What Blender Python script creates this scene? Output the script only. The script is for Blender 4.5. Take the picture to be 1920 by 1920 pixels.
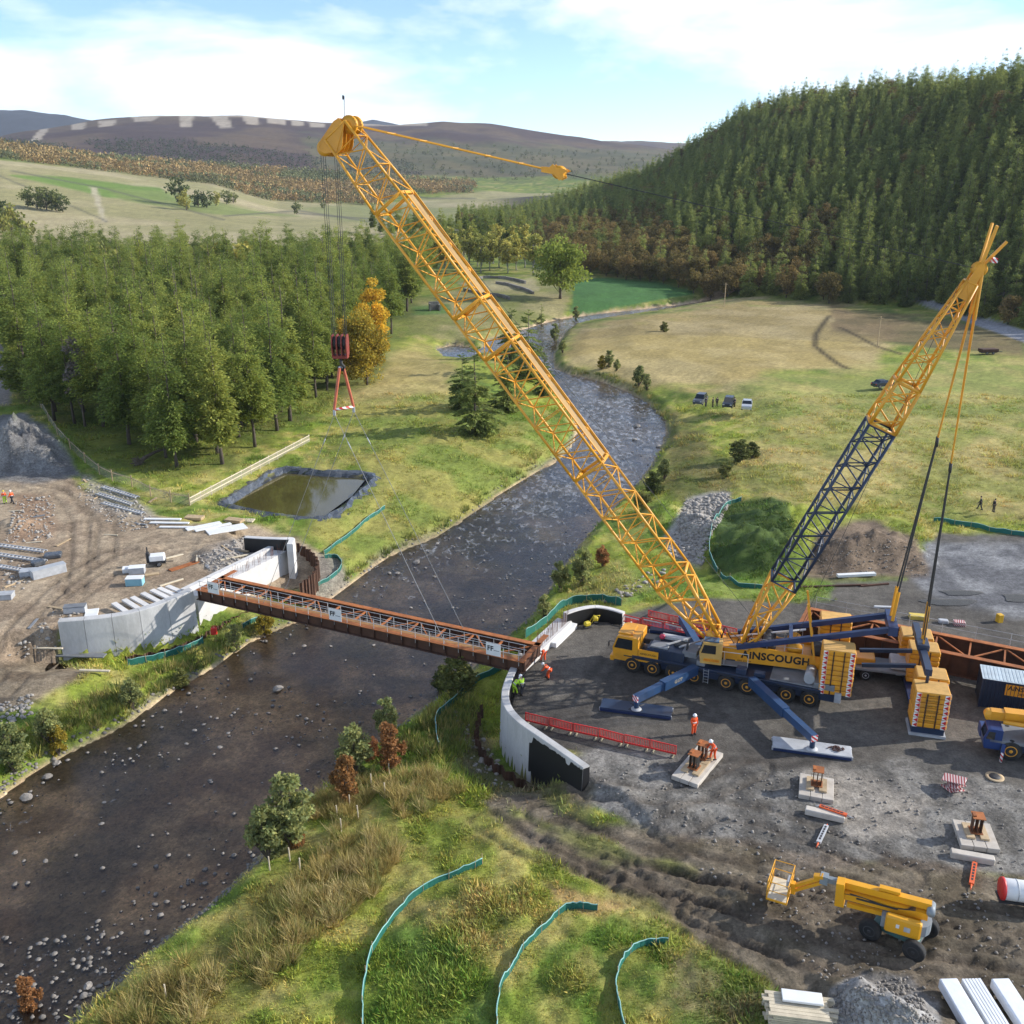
import bpy, math, random
import numpy as np
from mathutils import Vector, Matrix
R = math.radians
scene = bpy.context.scene
for o in list(bpy.data.objects): bpy.data.objects.remove(o)
random.seed(7); rng = np.random.default_rng(7)
# ------------------------------------------------------------------ camera
PITCH, FPX, CAMH = R(19.5), 1780.0, 40.0
cam_d = bpy.data.cameras.new('camera'); cam = bpy.data.objects.new('camera', cam_d)
scene.collection.objects.link(cam); scene.camera = cam
cam.location = (0, 0, CAMH); cam.rotation_euler = (R(90) - PITCH, 0, 0)
cam_d.sensor_fit = 'HORIZONTAL'; cam_d.sensor_width = 36.0; cam_d.lens = 36.0 * FPX / 1920.0
cam_d.clip_start = 0.5; cam_d.clip_end = 30000
# ------------------------------------------------------------------ light
SUN_EL, SUN_AZ = R(26), (0.985, 0.15)              # direction to the sun in plan (x, y)
n_ = math.hypot(*SUN_AZ); SUN = Vector((SUN_AZ[0] / n_ * math.cos(SUN_EL), SUN_AZ[1] / n_ * math.cos(SUN_EL), math.sin(SUN_EL)))
sl = bpy.data.lights.new('sun', 'SUN'); sl.energy = 3.8; sl.angle = R(0.6); sl.color = (1.0, 0.955, 0.885)
sun = bpy.data.objects.new('sun', sl); scene.collection.objects.link(sun)
sun.rotation_euler = SUN.to_track_quat('Z', 'Y').to_euler(); sun.location = (60, 40, 120)
w = bpy.data.worlds.new('World'); scene.world = w; w.use_nodes = True
nt = w.node_tree; N, L = nt.nodes, nt.links; N.clear()
out = N.new('ShaderNodeOutputWorld'); bg = N.new('ShaderNodeBackground'); sky = N.new('ShaderNodeTexSky')
sky.sky_type = 'NISHITA'; sky.sun_disc = False; sky.sun_elevation = SUN_EL
sky.sun_rotation = math.atan2(SUN.x, SUN.y); sky.altitude = 300; sky.air_density = .65; sky.dust_density = .1; sky.ozone_density = 2.6
bg.inputs[1].default_value = 0.15
tc = N.new('ShaderNodeTexCoord'); mp = N.new('ShaderNodeMapping'); mp.inputs['Scale'].default_value = (1.6, 1.6, 5.0)
mp.inputs['Location'].default_value = (0.45, 0.2, 0.5)
L.new(tc.outputs['Generated'], mp.inputs[0])
cn = N.new('ShaderNodeTexNoise'); cn.inputs['Scale'].default_value = 1.7; cn.inputs['Detail'].default_value = 8; cn.inputs['Roughness'].default_value = 0.56; cn.inputs['Distortion'].default_value = 0.25
L.new(mp.outputs[0], cn.inputs['Vector'])
cr = N.new('ShaderNodeValToRGB'); cr.color_ramp.elements[0].position = 0.47; cr.color_ramp.elements[1].position = 0.64
L.new(cn.outputs['Fac'], cr.inputs[0])
mx = N.new('ShaderNodeMix'); mx.data_type = 'RGBA'
cm = N.new('ShaderNodeMath'); cm.operation = 'MULTIPLY'; cm.inputs[1].default_value = 0.9
L.new(cr.outputs[0], cm.inputs[0]); L.new(cm.outputs[0], mx.inputs[0]); L.new(sky.outputs[0], mx.inputs[6]); mx.inputs[7].default_value = (5.7, 5.85, 6.05, 1)
L.new(mx.outputs[2], bg.inputs[0]); L.new(bg.outputs[0], out.inputs[0])
scene.view_settings.view_transform = 'Standard'; scene.view_settings.look = 'None'
scene.view_settings.exposure = 0.8; scene.view_settings.gamma = 1.0; scene.view_settings.use_curve_mapping = False
scene.render.engine = 'CYCLES'
scene.cycles.volume_step_rate = 1.0; scene.cycles.max_bounces = 8; scene.cycles.transparent_max_bounces = 8
# ------------------------------------------------------------------ measuring helpers (photograph pixel <-> place)
cp_, sp_ = math.cos(PITCH), math.sin(PITCH)
def ray(px, py):
    a = (px - 960) / FPX; b = (960 - py) / FPX
    return a, cp_ + b * sp_, -sp_ + b * cp_
def G(px, py, z=0.0):                               # point on the level plane z
    d = ray(px, py); t = (z - CAMH) / d[2]; return Vector((d[0] * t, d[1] * t, z))
def PX(x, y, z):                                    # arrays: place -> pixel
    dz = z - CAMH; dep = y * cp_ - dz * sp_; up = y * sp_ + dz * cp_
    dep = np.maximum(dep, 0.5)
    return 960 + FPX * x / dep, 960 - FPX * up / dep
# ------------------------------------------------------------------ noise
def _h(ix, iy, s):
    n = (ix.astype(np.int64) * 374761393 + iy.astype(np.int64) * 668265263 + s * 974634777) & 0x7fffffff
    n = ((n ^ (n >> 13)) * 1274126177) & 0x7fffffff
    return ((n ^ (n >> 16)) & 0xffff) / 65535.0
def vn(x, y, s=0):
    ix = np.floor(x); iy = np.floor(y); fx = x - ix; fy = y - iy
    fx = fx * fx * (3 - 2 * fx); fy = fy * fy * (3 - 2 * fy)
    a = _h(ix, iy, s); b = _h(ix + 1, iy, s); c = _h(ix, iy + 1, s); d = _h(ix + 1, iy + 1, s)
    return (a + (b - a) * fx) * (1 - fy) + (c + (d - c) * fx) * fy
def fbm(x, y, sc, o=4, s=0):
    v = 0; a = 0.5; t = 0
    for k in range(o):
        v = v + a * vn(x / sc + 17.3 * k, y / sc - 9.1 * k, s + k); t += a; a *= 0.5; sc *= 0.48
    return v / t
def sst(a, b, x):
    t = np.clip((x - a) / (b - a), 0, 1); return t * t * (3 - 2 * t)
def pdist(x, y, pts, closed=False):                 # distance to a polyline
    d = np.full(x.shape, 1e9); m = len(pts)
    for i in range(m if closed else m - 1):
        ax, ay = pts[i][0], pts[i][1]; bx, by = pts[(i + 1) % m][0], pts[(i + 1) % m][1]
        vx, vy = bx - ax, by - ay; q = vx * vx + vy * vy + 1e-9
        t = np.clip(((x - ax) * vx + (y - ay) * vy) / q, 0, 1)
        d = np.minimum(d, (x - ax - t * vx) ** 2 + (y - ay - t * vy) ** 2)
    return np.sqrt(d)
def inside(x, y, pts):
    r = np.zeros(x.shape, bool); m = len(pts)
    for i in range(m):
        ax, ay = pts[i][0], pts[i][1]; bx, by = pts[(i + 1) % m][0], pts[(i + 1) % m][1]
        if ay == by: continue
        c = ((ay > y) != (by > y)) & (x < (bx - ax) * (y - ay) / (by - ay) + ax); r ^= c
    return r
def sdist(x, y, pts, lim=60):                       # signed, negative inside; only near the polygon
    P = np.array([(p[0], p[1]) for p in pts]); o = np.full(x.shape, float(lim))
    m = (x > P[:, 0].min() - lim) & (x < P[:, 0].max() + lim) & (y > P[:, 1].min() - lim) & (y < P[:, 1].max() + lim)
    xs, ys = x[m], y[m]; d = pdist(xs, ys, pts, True); o[m] = np.where(inside(xs, ys, pts), -d, d); return o
def smooth(pts, n=6):                               # Catmull-Rom
    P = [Vector(p) for p in pts]; r = []
    for i in range(len(P) - 1):
        a = P[max(i - 1, 0)]; b = P[i]; c = P[i + 1]; d = P[min(i + 2, len(P) - 1)]
        for k in range(n):
            t = k / n; r.append(0.5 * ((2 * b) + (c - a) * t + (2 * a - 5 * b + 4 * c - d) * t * t + (3 * b - a - 3 * c + d) * t ** 3))
    r.append(P[-1]); return r
# ------------------------------------------------------------------ materials
MATS = {}
def nodes_of(name):
    m = bpy.data.materials.new(name); m.use_nodes = True; t = m.node_tree
    return m, t, t.nodes['Principled BSDF']
def mat(name, col, rough=0.6, metal=0.0, var=0.25, sc=1.5, dirt=None, dirt_amt=0.5, bump=0.0, bsc=20.0, stretch=None, spec=0.5, fine=0.0, fsc=30.0):
    """paint / steel / timber / concrete: colour broken up by two noises, optional dirt patches and relief"""
    if name in MATS: return MATS[name]
    m, t, b = nodes_of(name); n, l = t.nodes, t.links
    b.inputs['Roughness'].default_value = rough; b.inputs['Metallic'].default_value = metal; b.inputs['Specular IOR Level'].default_value = spec
    c = n.new('ShaderNodeNewGeometry')
    vec = c.outputs['Position']
    if stretch:
        mpn = n.new('ShaderNodeMapping'); mpn.inputs['Scale'].default_value = stretch; l.new(vec, mpn.inputs[0]); vec = mpn.outputs[0]
    z = n.new('ShaderNodeTexNoise'); z.inputs['Scale'].default_value = sc; z.inputs['Detail'].default_value = 5; l.new(vec, z.inputs['Vector'])
    oi = n.new('ShaderNodeObjectInfo'); ma = n.new('ShaderNodeMath'); ma.operation = 'MULTIPLY_ADD'; ma.inputs[1].default_value = 0.35; l.new(oi.outputs['Random'], ma.inputs[0]); l.new(z.outputs[0], ma.inputs[2])
    mr = n.new('ShaderNodeMapRange'); mr.inputs[1].default_value = 0.35; mr.inputs[2].default_value = 0.95; mr.inputs[3].default_value = 1 - var; mr.inputs[4].default_value = 1 + var * 0.6
    l.new(ma.outputs[0], mr.inputs[0])
    mu = n.new('ShaderNodeVectorMath'); mu.operation = 'SCALE'; mu.inputs[0].default_value = col[:3]; l.new(mr.outputs[0], mu.inputs['Scale'])
    last = mu.outputs[0]
    if fine:
        zf = n.new('ShaderNodeTexNoise'); zf.inputs['Scale'].default_value = fsc; zf.inputs['Detail'].default_value = 3; l.new(vec, zf.inputs['Vector'])
        mf = n.new('ShaderNodeMapRange'); mf.inputs[1].default_value = 0.3; mf.inputs[2].default_value = 0.7; mf.inputs[3].default_value = 1 - fine; mf.inputs[4].default_value = 1 + fine; l.new(zf.outputs[0], mf.inputs[0])
        m2 = n.new('ShaderNodeVectorMath'); m2.operation = 'SCALE'; l.new(last, m2.inputs[0]); l.new(mf.outputs[0], m2.inputs['Scale']); last = m2.outputs[0]
    if dirt:
        zd = n.new('ShaderNodeTexNoise'); zd.inputs['Scale'].default_value = sc * 0.6; zd.inputs['Detail'].default_value = 8; zd.inputs['Roughness'].default_value = 0.7; l.new(vec, zd.inputs['Vector'])
        rd = n.new('ShaderNodeMapRange'); rd.inputs[1].default_value = 0.48; rd.inputs[2].default_value = 0.72; rd.inputs[4].default_value = dirt_amt; l.new(zd.outputs[0], rd.inputs[0])
        mm = n.new('ShaderNodeMix'); mm.data_type = 'RGBA'; l.new(rd.outputs[0], mm.inputs[0]); l.new(last, mm.inputs[6]); mm.inputs[7].default_value = (*dirt, 1); last = mm.outputs[2]
        rr = n.new('ShaderNodeMapRange'); rr.inputs[3].default_value = rough; rr.inputs[4].default_value = min(1, rough + 0.35); l.new(rd.outputs[0], rr.inputs[0]); l.new(rr.outputs[0], b.inputs['Roughness'])
    l.new(last, b.inputs['Base Color'])
    if bump:
        zb = n.new('ShaderNodeTexNoise'); zb.inputs['Scale'].default_value = bsc; zb.inputs['Detail'].default_value = 4; l.new(vec, zb.inputs['Vector'])
        bn = n.new('ShaderNodeBump'); bn.inputs['Strength'].default_value = bump; bn.inputs['Distance'].default_value = 0.05; l.new(zb.outputs[0], bn.inputs['Height']); l.new(bn.outputs[0], b.inputs['Normal'])
    MATS[name] = m; return m
def leafmat(name, col, trans=0.3, var=0.35):
    """foliage: attribute 'tint' (colour multiplier per leaf) times a hue that drifts from plant to plant"""
    if name in MATS: return MATS[name]
    m, t, b = nodes_of(name); n, l = t.nodes, t.links
    b.inputs['Roughness'].default_value = 0.75; b.inputs['Specular IOR Level'].default_value = 0.25
    at = n.new('ShaderNodeAttribute'); at.attribute_name = 'tint'
    oi = n.new('ShaderNodeObjectInfo'); hs = n.new('ShaderNodeHueSaturation'); hs.inputs['Color'].default_value = (*col, 1)
    h = n.new('ShaderNodeMapRange'); h.inputs[3].default_value = 0.5 - 0.018 * var / 0.35; h.inputs[4].default_value = 0.5 + 0.02 * var / 0.35; l.new(oi.outputs['Random'], h.inputs[0]); l.new(h.outputs[0], hs.inputs['Hue'])
    v = n.new('ShaderNodeMapRange'); v.inputs[3].default_value = 1 + var; v.inputs[4].default_value = 1 - var; l.new(oi.outputs['Random'], v.inputs[0]); l.new(v.outputs[0], hs.inputs['Value'])
    mu = n.new('ShaderNodeVectorMath'); mu.operation = 'MULTIPLY'; l.new(hs.outputs[0], mu.inputs[0]); l.new(at.outputs['Color'], mu.inputs[1])
    l.new(mu.outputs[0], b.inputs['Base Color'])
    tr = n.new('ShaderNodeBsdfTranslucent'); l.new(mu.outputs[0], tr.inputs[0]); ms = n.new('ShaderNodeMixShader'); ms.inputs[0].default_value = trans
    l.new(b.outputs[0], ms.inputs[1]); l.new(tr.outputs[0], ms.inputs[2]); l.new(ms.outputs[0], n['Material Output'].inputs[0])
    MATS[name] = m; return m
# ------------------------------------------------------------------ object helpers
COL = scene.collection
def link(o, parent=None):
    COL.objects.link(o)
    if parent is not None: o.parent = parent
    return o
def tag(o, label=None, cat=None, group=None, kind=None):
    if label: o['label'] = label
    if cat: o['category'] = cat
    if group: o['group'] = group
    if kind: o['kind'] = kind
    return o
def thing(name, label, cat, loc=(0, 0, 0), rz=0.0, group=None):
    o = bpy.data.objects.new(name, None); o.empty_display_size = 0.2; o.location = loc; o.rotation_euler = (0, 0, rz)
    link(o); return tag(o, label, cat, group)
def copy_tree(o, parent=None):
    c = o.copy(); COL.objects.link(c); c.parent = parent
    for ch in o.children: copy_tree(ch, c)
    return c
def np_mesh(name, V, Fq, mats, attrs=None, smooth_=False, mat_idx=None, tri=None):
    """mesh from numpy arrays: quads Fq (n,4) and/or triangles"""
    me = bpy.data.meshes.new(name); V = np.asarray(V, np.float32)
    nq = 0 if Fq is None else len(Fq); ntr = 0 if tri is None else len(tri)
    me.vertices.add(len(V)); me.vertices.foreach_set('co', V.ravel())
    idx = []; tot = []
    if nq: idx.append(np.asarray(Fq).ravel()); tot.append(np.full(nq, 4))
    if ntr: idx.append(np.asarray(tri).ravel()); tot.append(np.full(ntr, 3))
    idx = np.concatenate(idx).astype(np.int32); tot = np.concatenate(tot).astype(np.int32)
    me.loops.add(len(idx)); me.loops.foreach_set('vertex_index', idx)
    me.polygons.add(len(tot)); st = np.zeros(len(tot), np.int32); st[1:] = np.cumsum(tot)[:-1]
    me.polygons.foreach_set('loop_start', st); me.polygons.foreach_set('loop_total', tot)
    if smooth_: me.polygons.foreach_set('use_smooth', np.ones(len(tot), bool))
    for m in (mats if isinstance(mats, (list, tuple)) else [mats]): me.materials.append(m)
    if mat_idx is not None: me.polygons.foreach_set('material_index', np.asarray(mat_idx, np.int32))
    for k, (ty, a) in (attrs or {}).items():
        at = me.attributes.new(k, ty, 'POINT')
        at.data.foreach_set('color' if ty == 'FLOAT_COLOR' else 'value', np.asarray(a, np.float32).ravel())
    me.update(calc_edges=True); me.validate(); return me
class MB:
    """collects shapes, builds ONE mesh object"""
    def __init__(s, M=None): s.v = []; s.f = []; s.sm = []; s.M = M
    def _add(s, vs, fs, sm=False):
        k = len(s.v)
        for v in vs:
            v = Vector(v); s.v.append(tuple(s.M @ v) if s.M else tuple(v))
        for f in fs: s.f.append(tuple(i + k for i in f)); s.sm.append(sm)
        return s
    def box(s, c, d, rz=0.0, rot=None, bev=0.0):
        c = Vector(c); hx, hy, hz = d[0] / 2, d[1] / 2, d[2] / 2
        Q = rot if rot is not None else Matrix.Rotation(rz, 3, 'Z')
        if bev > 0:
            b = min(bev, hx * 0.45, hy * 0.45, hz * 0.45); vs = []; fs = []
            for z, ins in ((-hz, b), (-hz + b, 0), (hz - b, 0), (hz, b)):
                x, y, k = hx - ins, hy - ins, (b if ins == 0 else 0.0)
                ring = [(x - k, -y, z), (x, -y + k, z), (x, y - k, z), (x - k, y, z), (-x + k, y, z), (-x, y - k, z), (-x, -y + k, z), (-x + k, -y, z)]
                vs += [c + Q @ Vector(p) for p in ring]
            for r in range(3):
                for i in range(8): fs.append((r * 8 + i, r * 8 + (i + 1) % 8, r * 8 + 8 + (i + 1) % 8, r * 8 + 8 + i))
            fs.append(tuple(range(7, -1, -1))); fs.append(tuple(range(24, 32)))
            return s._add(vs, fs)
        vs = [c + Q @ Vector((x * hx, y * hy, z * hz)) for z in (-1, 1) for y in (-1, 1) for x in (-1, 1)]
        return s._add(vs, [(0, 2, 3, 1), (4, 5, 7, 6), (0, 1, 5, 4), (2, 6, 7, 3), (0, 4, 6, 2), (1, 3, 7, 5)])
    def bar(s, a, b, w_, h, up=(0, 0, 1)):          # box beam from a to b
        a, b = Vector(a), Vector(b); x = (b - a); ln = x.length; x.normalize(); u = Vector(up)
        y = u.cross(x)
        if y.length < 1e-4: y = Vector((0, 1, 0)).cross(x)
        y.normalize(); z = x.cross(y); Q = Matrix((x, y, z)).transposed()
        return s.box((a + b) / 2, (ln, w_, h), rot=Q)
    def tube(s, a, b, r, n=8, r2=None, caps=True):
        a, b = Vector(a), Vector(b); x = (b - a).normalized(); y = x.orthogonal().normalized(); z = x.cross(y); r2 = r if r2 is None else r2
        vs = []
        for p, q in ((a, r), (b, r2)):
            for i in range(n):
                t = 2 * math.pi * i / n; vs.append(p + (y * math.cos(t) + z * math.sin(t)) * q)
        fs = [(i, (i + 1) % n, n + (i + 1) % n, n + i) for i in range(n)]
        s._add(vs, fs, n > 5)
        if caps: s._add([], []); k = len(s.v) - 2 * n; s.f.append(tuple(range(k + n - 1, k - 1, -1))); s.f.append(tuple(range(k + n, k + 2 * n))); s.sm += [False, False]
        return s
    def path(s, pts, r, n=6):                       # tube swept along points
        P = [Vector(p) for p in pts]; vs = []; rr = r if isinstance(r, (list, tuple)) else [r] * len(P)
        for i, p in enumerate(P):
            x = (P[min(i + 1, len(P) - 1)] - P[max(i - 1, 0)]).normalized(); u = Vector((0, 0, 1)) if abs(x.z) < 0.9 else Vector((0, 1, 0))
            y = u.cross(x).normalized(); z = x.cross(y)
            for k in range(n):
                t = 2 * math.pi * k / n; vs.append(p + (y * math.cos(t) + z * math.sin(t)) * rr[i])
        fs = [(i * n + k, i * n + (k + 1) % n, (i + 1) * n + (k + 1) % n, (i + 1) * n + k) for i in range(len(P) - 1) for k in range(n)]
        fs += [tuple(range(n - 1, -1, -1)), tuple(range((len(P) - 1) * n, len(P) * n))]
        return s._add(vs, fs, True)
    def prism(s, poly, d, o=(0, 0, 0), u=(1, 0, 0), v=(0, 0, 1)):   # polygon in the plane (u, v) pushed along u x v by d (centred)
        o, u, v = Vector(o), Vector(u), Vector(v); nn = u.cross(v).normalized() * (d / 2); m = len(poly)
        vs = [o + u * p[0] + v * p[1] - nn for p in poly] + [o + u * p[0] + v * p[1] + nn for p in poly]
        return s._add(vs, [tuple(range(m - 1, -1, -1)), tuple(range(m, 2 * m))] + [(i, (i + 1) % m, m + (i + 1) % m, m + i) for i in range(m)])
    def lathe(s, prof, o=(0, 0, 0), ax=(0, 0, 1), n=16):            # profile (radius, height)
        o = Vector(o); x = Vector(ax).normalized(); y = x.orthogonal().normalized(); z = x.cross(y); vs = []; m = len(prof)
        for (r, h) in prof:
            for i in range(n):
                t = 2 * math.pi * i / n; vs.append(o + x * h + (y * math.cos(t) + z * math.sin(t)) * r)
        fs = [(k * n + i, k * n + (i + 1) % n, (k + 1) * n + (i + 1) % n, (k + 1) * n + i) for k in range(m - 1) for i in range(n)]
        fs += [tuple(range(n - 1, -1, -1)), tuple(range((m - 1) * n, m * n))]
        return s._add(vs, fs, True)
    def strip(s, A, B, close=False):                # quads between two point rows
        n = len(A); return s._add(list(A) + list(B), [(i, i + 1, n + i + 1, n + i) for i in range(n - 1)])
    def build(s, name, m, parent=None, loc=None, flat=False):
        me = bpy.data.meshes.new(name); me.from_pydata(s.v, [], s.f); me.materials.append(m)
        if not flat and any(s.sm): me.polygons.foreach_set('use_smooth', s.sm)
        me.update(); o = bpy.data.objects.new(name, me); link(o, parent)
        if loc is not None: o.location = loc
        return o
def inst(name, me, parent=None, M=None):
    o = bpy.data.objects.new(name, me); link(o, parent)
    if M is not None: o.matrix_local = M
    return o
_unit = {}
def rod(name, a, b, r, m, parent, n=6):             # a tube that shares one unit mesh with all rods of its material
    k = (m.name, n)
    if k not in _unit:
        q = MB(); q.tube((0, 0, 0), (0, 0, 1), 1, n); me = bpy.data.meshes.new('rod'); me.from_pydata(q.v, [], q.f); me.materials.append(m); me.polygons.foreach_set('use_smooth', q.sm); _unit[k] = me
    a, b = Vector(a), Vector(b); d = b - a
    Mx = Matrix.Translation(a) @ d.to_track_quat('Z', 'Y').to_matrix().to_4x4() @ Matrix.Diagonal((r, r, d.length, 1))
    return inst(name, _unit[k], parent, Mx)
_ubox = {}
def plank(name, a, b, w_, h, m, parent, up=(0, 0, 1)):   # a bar that shares one unit box
    if m.name not in _ubox:
        q = MB(); q.box((0, 0, 0), (1, 1, 1)); me = bpy.data.meshes.new('board'); me.from_pydata(q.v, [], q.f); me.materials.append(m); _ubox[m.name] = me
    a, b = Vector(a), Vector(b); x = b - a; ln = x.length; x.normalize(); y = Vector(up).cross(x)
    if y.length < 1e-4: y = Vector((0, 1, 0)).cross(x)
    y.normalize(); z = x.cross(y)
    Mx = Matrix.Translation((a + b) / 2) @ Matrix((x, y, z)).transposed().to_4x4() @ Matrix.Diagonal((ln, w_, h, 1))
    return inst(name, _ubox[m.name], parent, Mx)
_txt = {}
def text(name, s, m, parent, M, size=1.0, ext=0.004, bold=0.0, space=1.0):   # lettering, turned into a mesh
    k = (s, m.name, size, ext, bold, space)
    if k not in _txt:
        cu = bpy.data.curves.new(name, 'FONT'); cu.body = s; cu.size = size; cu.extrude = ext; cu.align_x = 'CENTER'; cu.align_y = 'CENTER'; cu.offset = bold; cu.space_character = space; cu.resolution_u = 3
        o = bpy.data.objects.new(name, cu); me = bpy.data.meshes.new_from_object(o); me.materials.clear(); me.materials.append(m); bpy.data.objects.remove(o); _txt[k] = me
    return inst(name, _txt[k], parent, M)
# ================================================================== the ground
WATER = -4.0
LB = [(-420, 1790), (-200, 1640), (0, 1497), (60, 1452), (130, 1412), (230, 1362), (330, 1292), (400, 1252), (470, 1204), (555, 1166), (610, 1130), (655, 1098), (700, 1062), (745, 1036), (830, 1000), (930, 932), (1000, 888), (1047, 862), (1078, 822), (1072, 775), (1030, 725), (985, 690), (940, 672), (905, 655), (925, 634), (985, 616), (1040, 600), (1120, 588), (1220, 577), (1300, 566), (1345, 556), (1400, 545)]
RB = [(1410, 551), (1350, 565), (1300, 576), (1220, 589), (1130, 602), (1075, 614), (1050, 640), (1042, 690), (1130, 716), (1200, 746), (1246, 786), (1246, 822), (1222, 872), (1182, 922), (1122, 982), (1072, 1042), (1040, 1092), (1000, 1150), (950, 1196), (900, 1242), (830, 1302), (760, 1352), (700, 1402), (640, 1452), (560, 1522), (480, 1612), (400, 1692), (300, 1772), (230, 1832), (150, 1902), (60, 1990), (-40, 2120)]
river_l = [G(x, y, WATER) for x, y in LB]; river_r = [G(x, y, WATER) for x, y in RB]
river = smooth(river_l, 3) + smooth(river_r, 3)
pool = [G(x, y, -3) for x, y in ((815, 648), (850, 640), (900, 646), (915, 660), (870, 672), (835, 668))]
# wall lines (tops), used both for the ground step and for the walls
LW = smooth([G(108, 1166, 1.0), G(170, 1161, 1.0), G(235, 1152, 1.0), G(300, 1133, 1.2), G(362, 1106, 1.6)], 5)
LBREAST = [G(368, 1110, 1.0), G(545, 1022, 1.0)]
LUP = smooth([G(549, 1020, 1.8), G(552, 1008, 1.9), G(528, 1007, 1.9), G(495, 1006, 1.7), G(464, 1004, 1.5)], 4)
RW = smooth([G(962, 1240, 1.2), G(948, 1270, 1.2), G(940, 1299, 1.2), G(945, 1325, 1.2), G(968, 1352, 1.2), G(1012, 1383, 1.2), G(1058, 1415, 1.2), G(1093, 1440, 1.2)], 5)
RUP = smooth([G(1056, 1147, 1.4), G(1085, 1138, 1.4), G(1115, 1134, 1.3), G(1145, 1138, 1.2), G(1172, 1146, 1.1)], 4)
left_site = [(p.x, p.y) for p in LW] + [(p.x, p.y) for p in LBREAST] + [(p.x, p.y) for p in LUP] + [(-34, 108), (-60, 120), (-120, 130), (-150, 90), (-70, 72), (-52, 77)]
right_site = [(p.x, p.y) for p in reversed(RW)] + [(p.x, p.y) for p in RUP] + [(20, 92), (80, 100), (120, 60), (60, 20), (18, 34), (12, 46), (7, 54)]
def polar_curve(pts):
    az = []; rr = []; zz = []
    for px, py, r in pts:
        d = ray(px, py); az.append(math.atan2(d[0], d[1])); rr.append(r); zz.append(CAMH + d[2] / math.hypot(d[0], d[1]) * r)
    o = np.argsort(az); return np.array(az)[o], np.array(rr, float)[o], np.array(zz)[o]
cB = polar_curve([(-500, 280, 1250), (0, 302, 1250), (200, 324, 1300), (400, 347, 1350), (520, 378, 1350), (700, 390, 1350), (890, 372, 1500), (1000, 360, 1700), (1400, 350, 1800), (2400, 350, 1800)])
cC = polar_curve([(-500, 255, 1800), (0, 270, 1800), (200, 292, 1800), (400, 306, 1850), (600, 318, 1900), (890, 332, 2000), (1100, 325, 2100), (2400, 330, 2100)])
cD = polar_curve([(-500, 262, 3200), (0, 262, 3200), (60, 247, 3200), (180, 229, 3200), (300, 217, 3200), (450, 216, 3200), (600, 228, 3200), (640, 231, 3200), (740, 237, 3200), (830, 230, 3200), (920, 233, 3200), (1000, 245, 3200), (1100, 258, 3200), (1200, 270, 3200), (1300, 284, 3200), (2400, 300, 3200)])
cF = polar_curve([(-500, 222, 5600), (-200, 212, 5600), (0, 207, 5600), (50, 205, 5600), (120, 212, 5600), (175, 223, 5600), (260, 242, 5600), (560, 250, 5600), (640, 233, 5600), (700, 224, 5600), (770, 235, 5600), (860, 255, 5600), (2400, 300, 5600)])
FOOT = [(840, 428), (900, 442), (1000, 474), (1080, 512), (1200, 528), (1330, 544), (1450, 556), (1550, 566), (1700, 574), (1920, 612), (2400, 690)]
fa, fr = zip(*sorted((math.atan2(G(x, y).x, G(x, y).y), math.hypot(G(x, y).x, G(x, y).y)) for x, y in FOOT))
cR = polar_curve([(840, 430, 850), (900, 404, 850), (1000, 374, 850), (1100, 340, 850), (1200, 312, 850), (1260, 282, 830), (1320, 240, 800), (1400, 186, 760), (1500, 157, 700), (1600, 142, 650), (1700, 130, 610), (1800, 119, 570), (1920, 91, 540), (2400, 40, 480)])
def far_height(x, y):
    az = np.arctan2(x, y); r = np.hypot(x, y)
    ks = [(np.full(az.shape, 250.0), np.zeros(az.shape)), (np.full(az.shape, 650.0), np.full(az.shape, 1.0))]
    for c in (cB, cC, cD): ks.append((np.interp(az, c[0], c[1]), np.interp(az, c[0], c[2])))
    zD = ks[-1][1]; ks.append((np.full(az.shape, 4200.0), zD * 0.55))
    ks.append((np.interp(az, cF[0], cF[1]), np.interp(az, cF[0], cF[2]))); ks.append((np.full(az.shape, 9000.0), np.full(az.shape, 60.0)))
    z = np.zeros(az.shape)
    for (r0, z0), (r1, z1) in zip(ks[:-1], ks[1:]):
        m = (r >= r0) & (r < r1); t = np.clip((r - r0) / (r1 - r0), 0, 1); t = 0.6 * t + 0.4 * t * t * (3 - 2 * t)
        z = np.where(m, z0 + (z1 - z0) * t, z)
    f0 = np.interp(az, fa, fr); r1 = np.interp(az, cR[0], cR[1]); zr = np.maximum(np.interp(az, cR[0], cR[2]) - 13, 0)
    zr = zr * sst(fa[0] - 0.03, fa[0] + 0.02, az)
    t = (r - f0) / np.maximum(r1 - f0, 40)
    hz = np.where(t < 1, zr * np.clip(t, 0, 1) ** 1.1, zr - (r - r1) * 0.12)
    return np.maximum(z, hz) + sst(600, 1600, r) * (fbm(x, y, 260, 3, 5) - 0.5) * 0.007 * r, np.clip(t, -9, 1.4)
HEAPS = [  # cx, cy, rx, ry, height, rot, roughness : spoil heaps that are part of the ground
]
def heap(px, py, rx, ry, h, z=0.0, rot=0.0, s=0):
    g = G(px, py, z); HEAPS.append((g.x, g.y, rx, ry, h, rot, s))
heap(40, 862, 10, 7.5, 6.2, 0, 0.3, 1); heap(1425, 1035, 9.5, 9.0, 2.6, 0, -0.1, 2); heap(1455, 985, 8, 6, 1.3, 0, 0, 3)
heap(1590, 1045, 6.5, 6, 2.6, 0, 0.2, 4); heap(1668, 1035, 6.0, 5.5, 2.2, 0, 0, 5); heap(1640, 1915, 3.2, 3.2, 1.5, 0, 0, 6); heap(1735, 1960, 3, 3, 1.2, 0, 0, 7)
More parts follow.
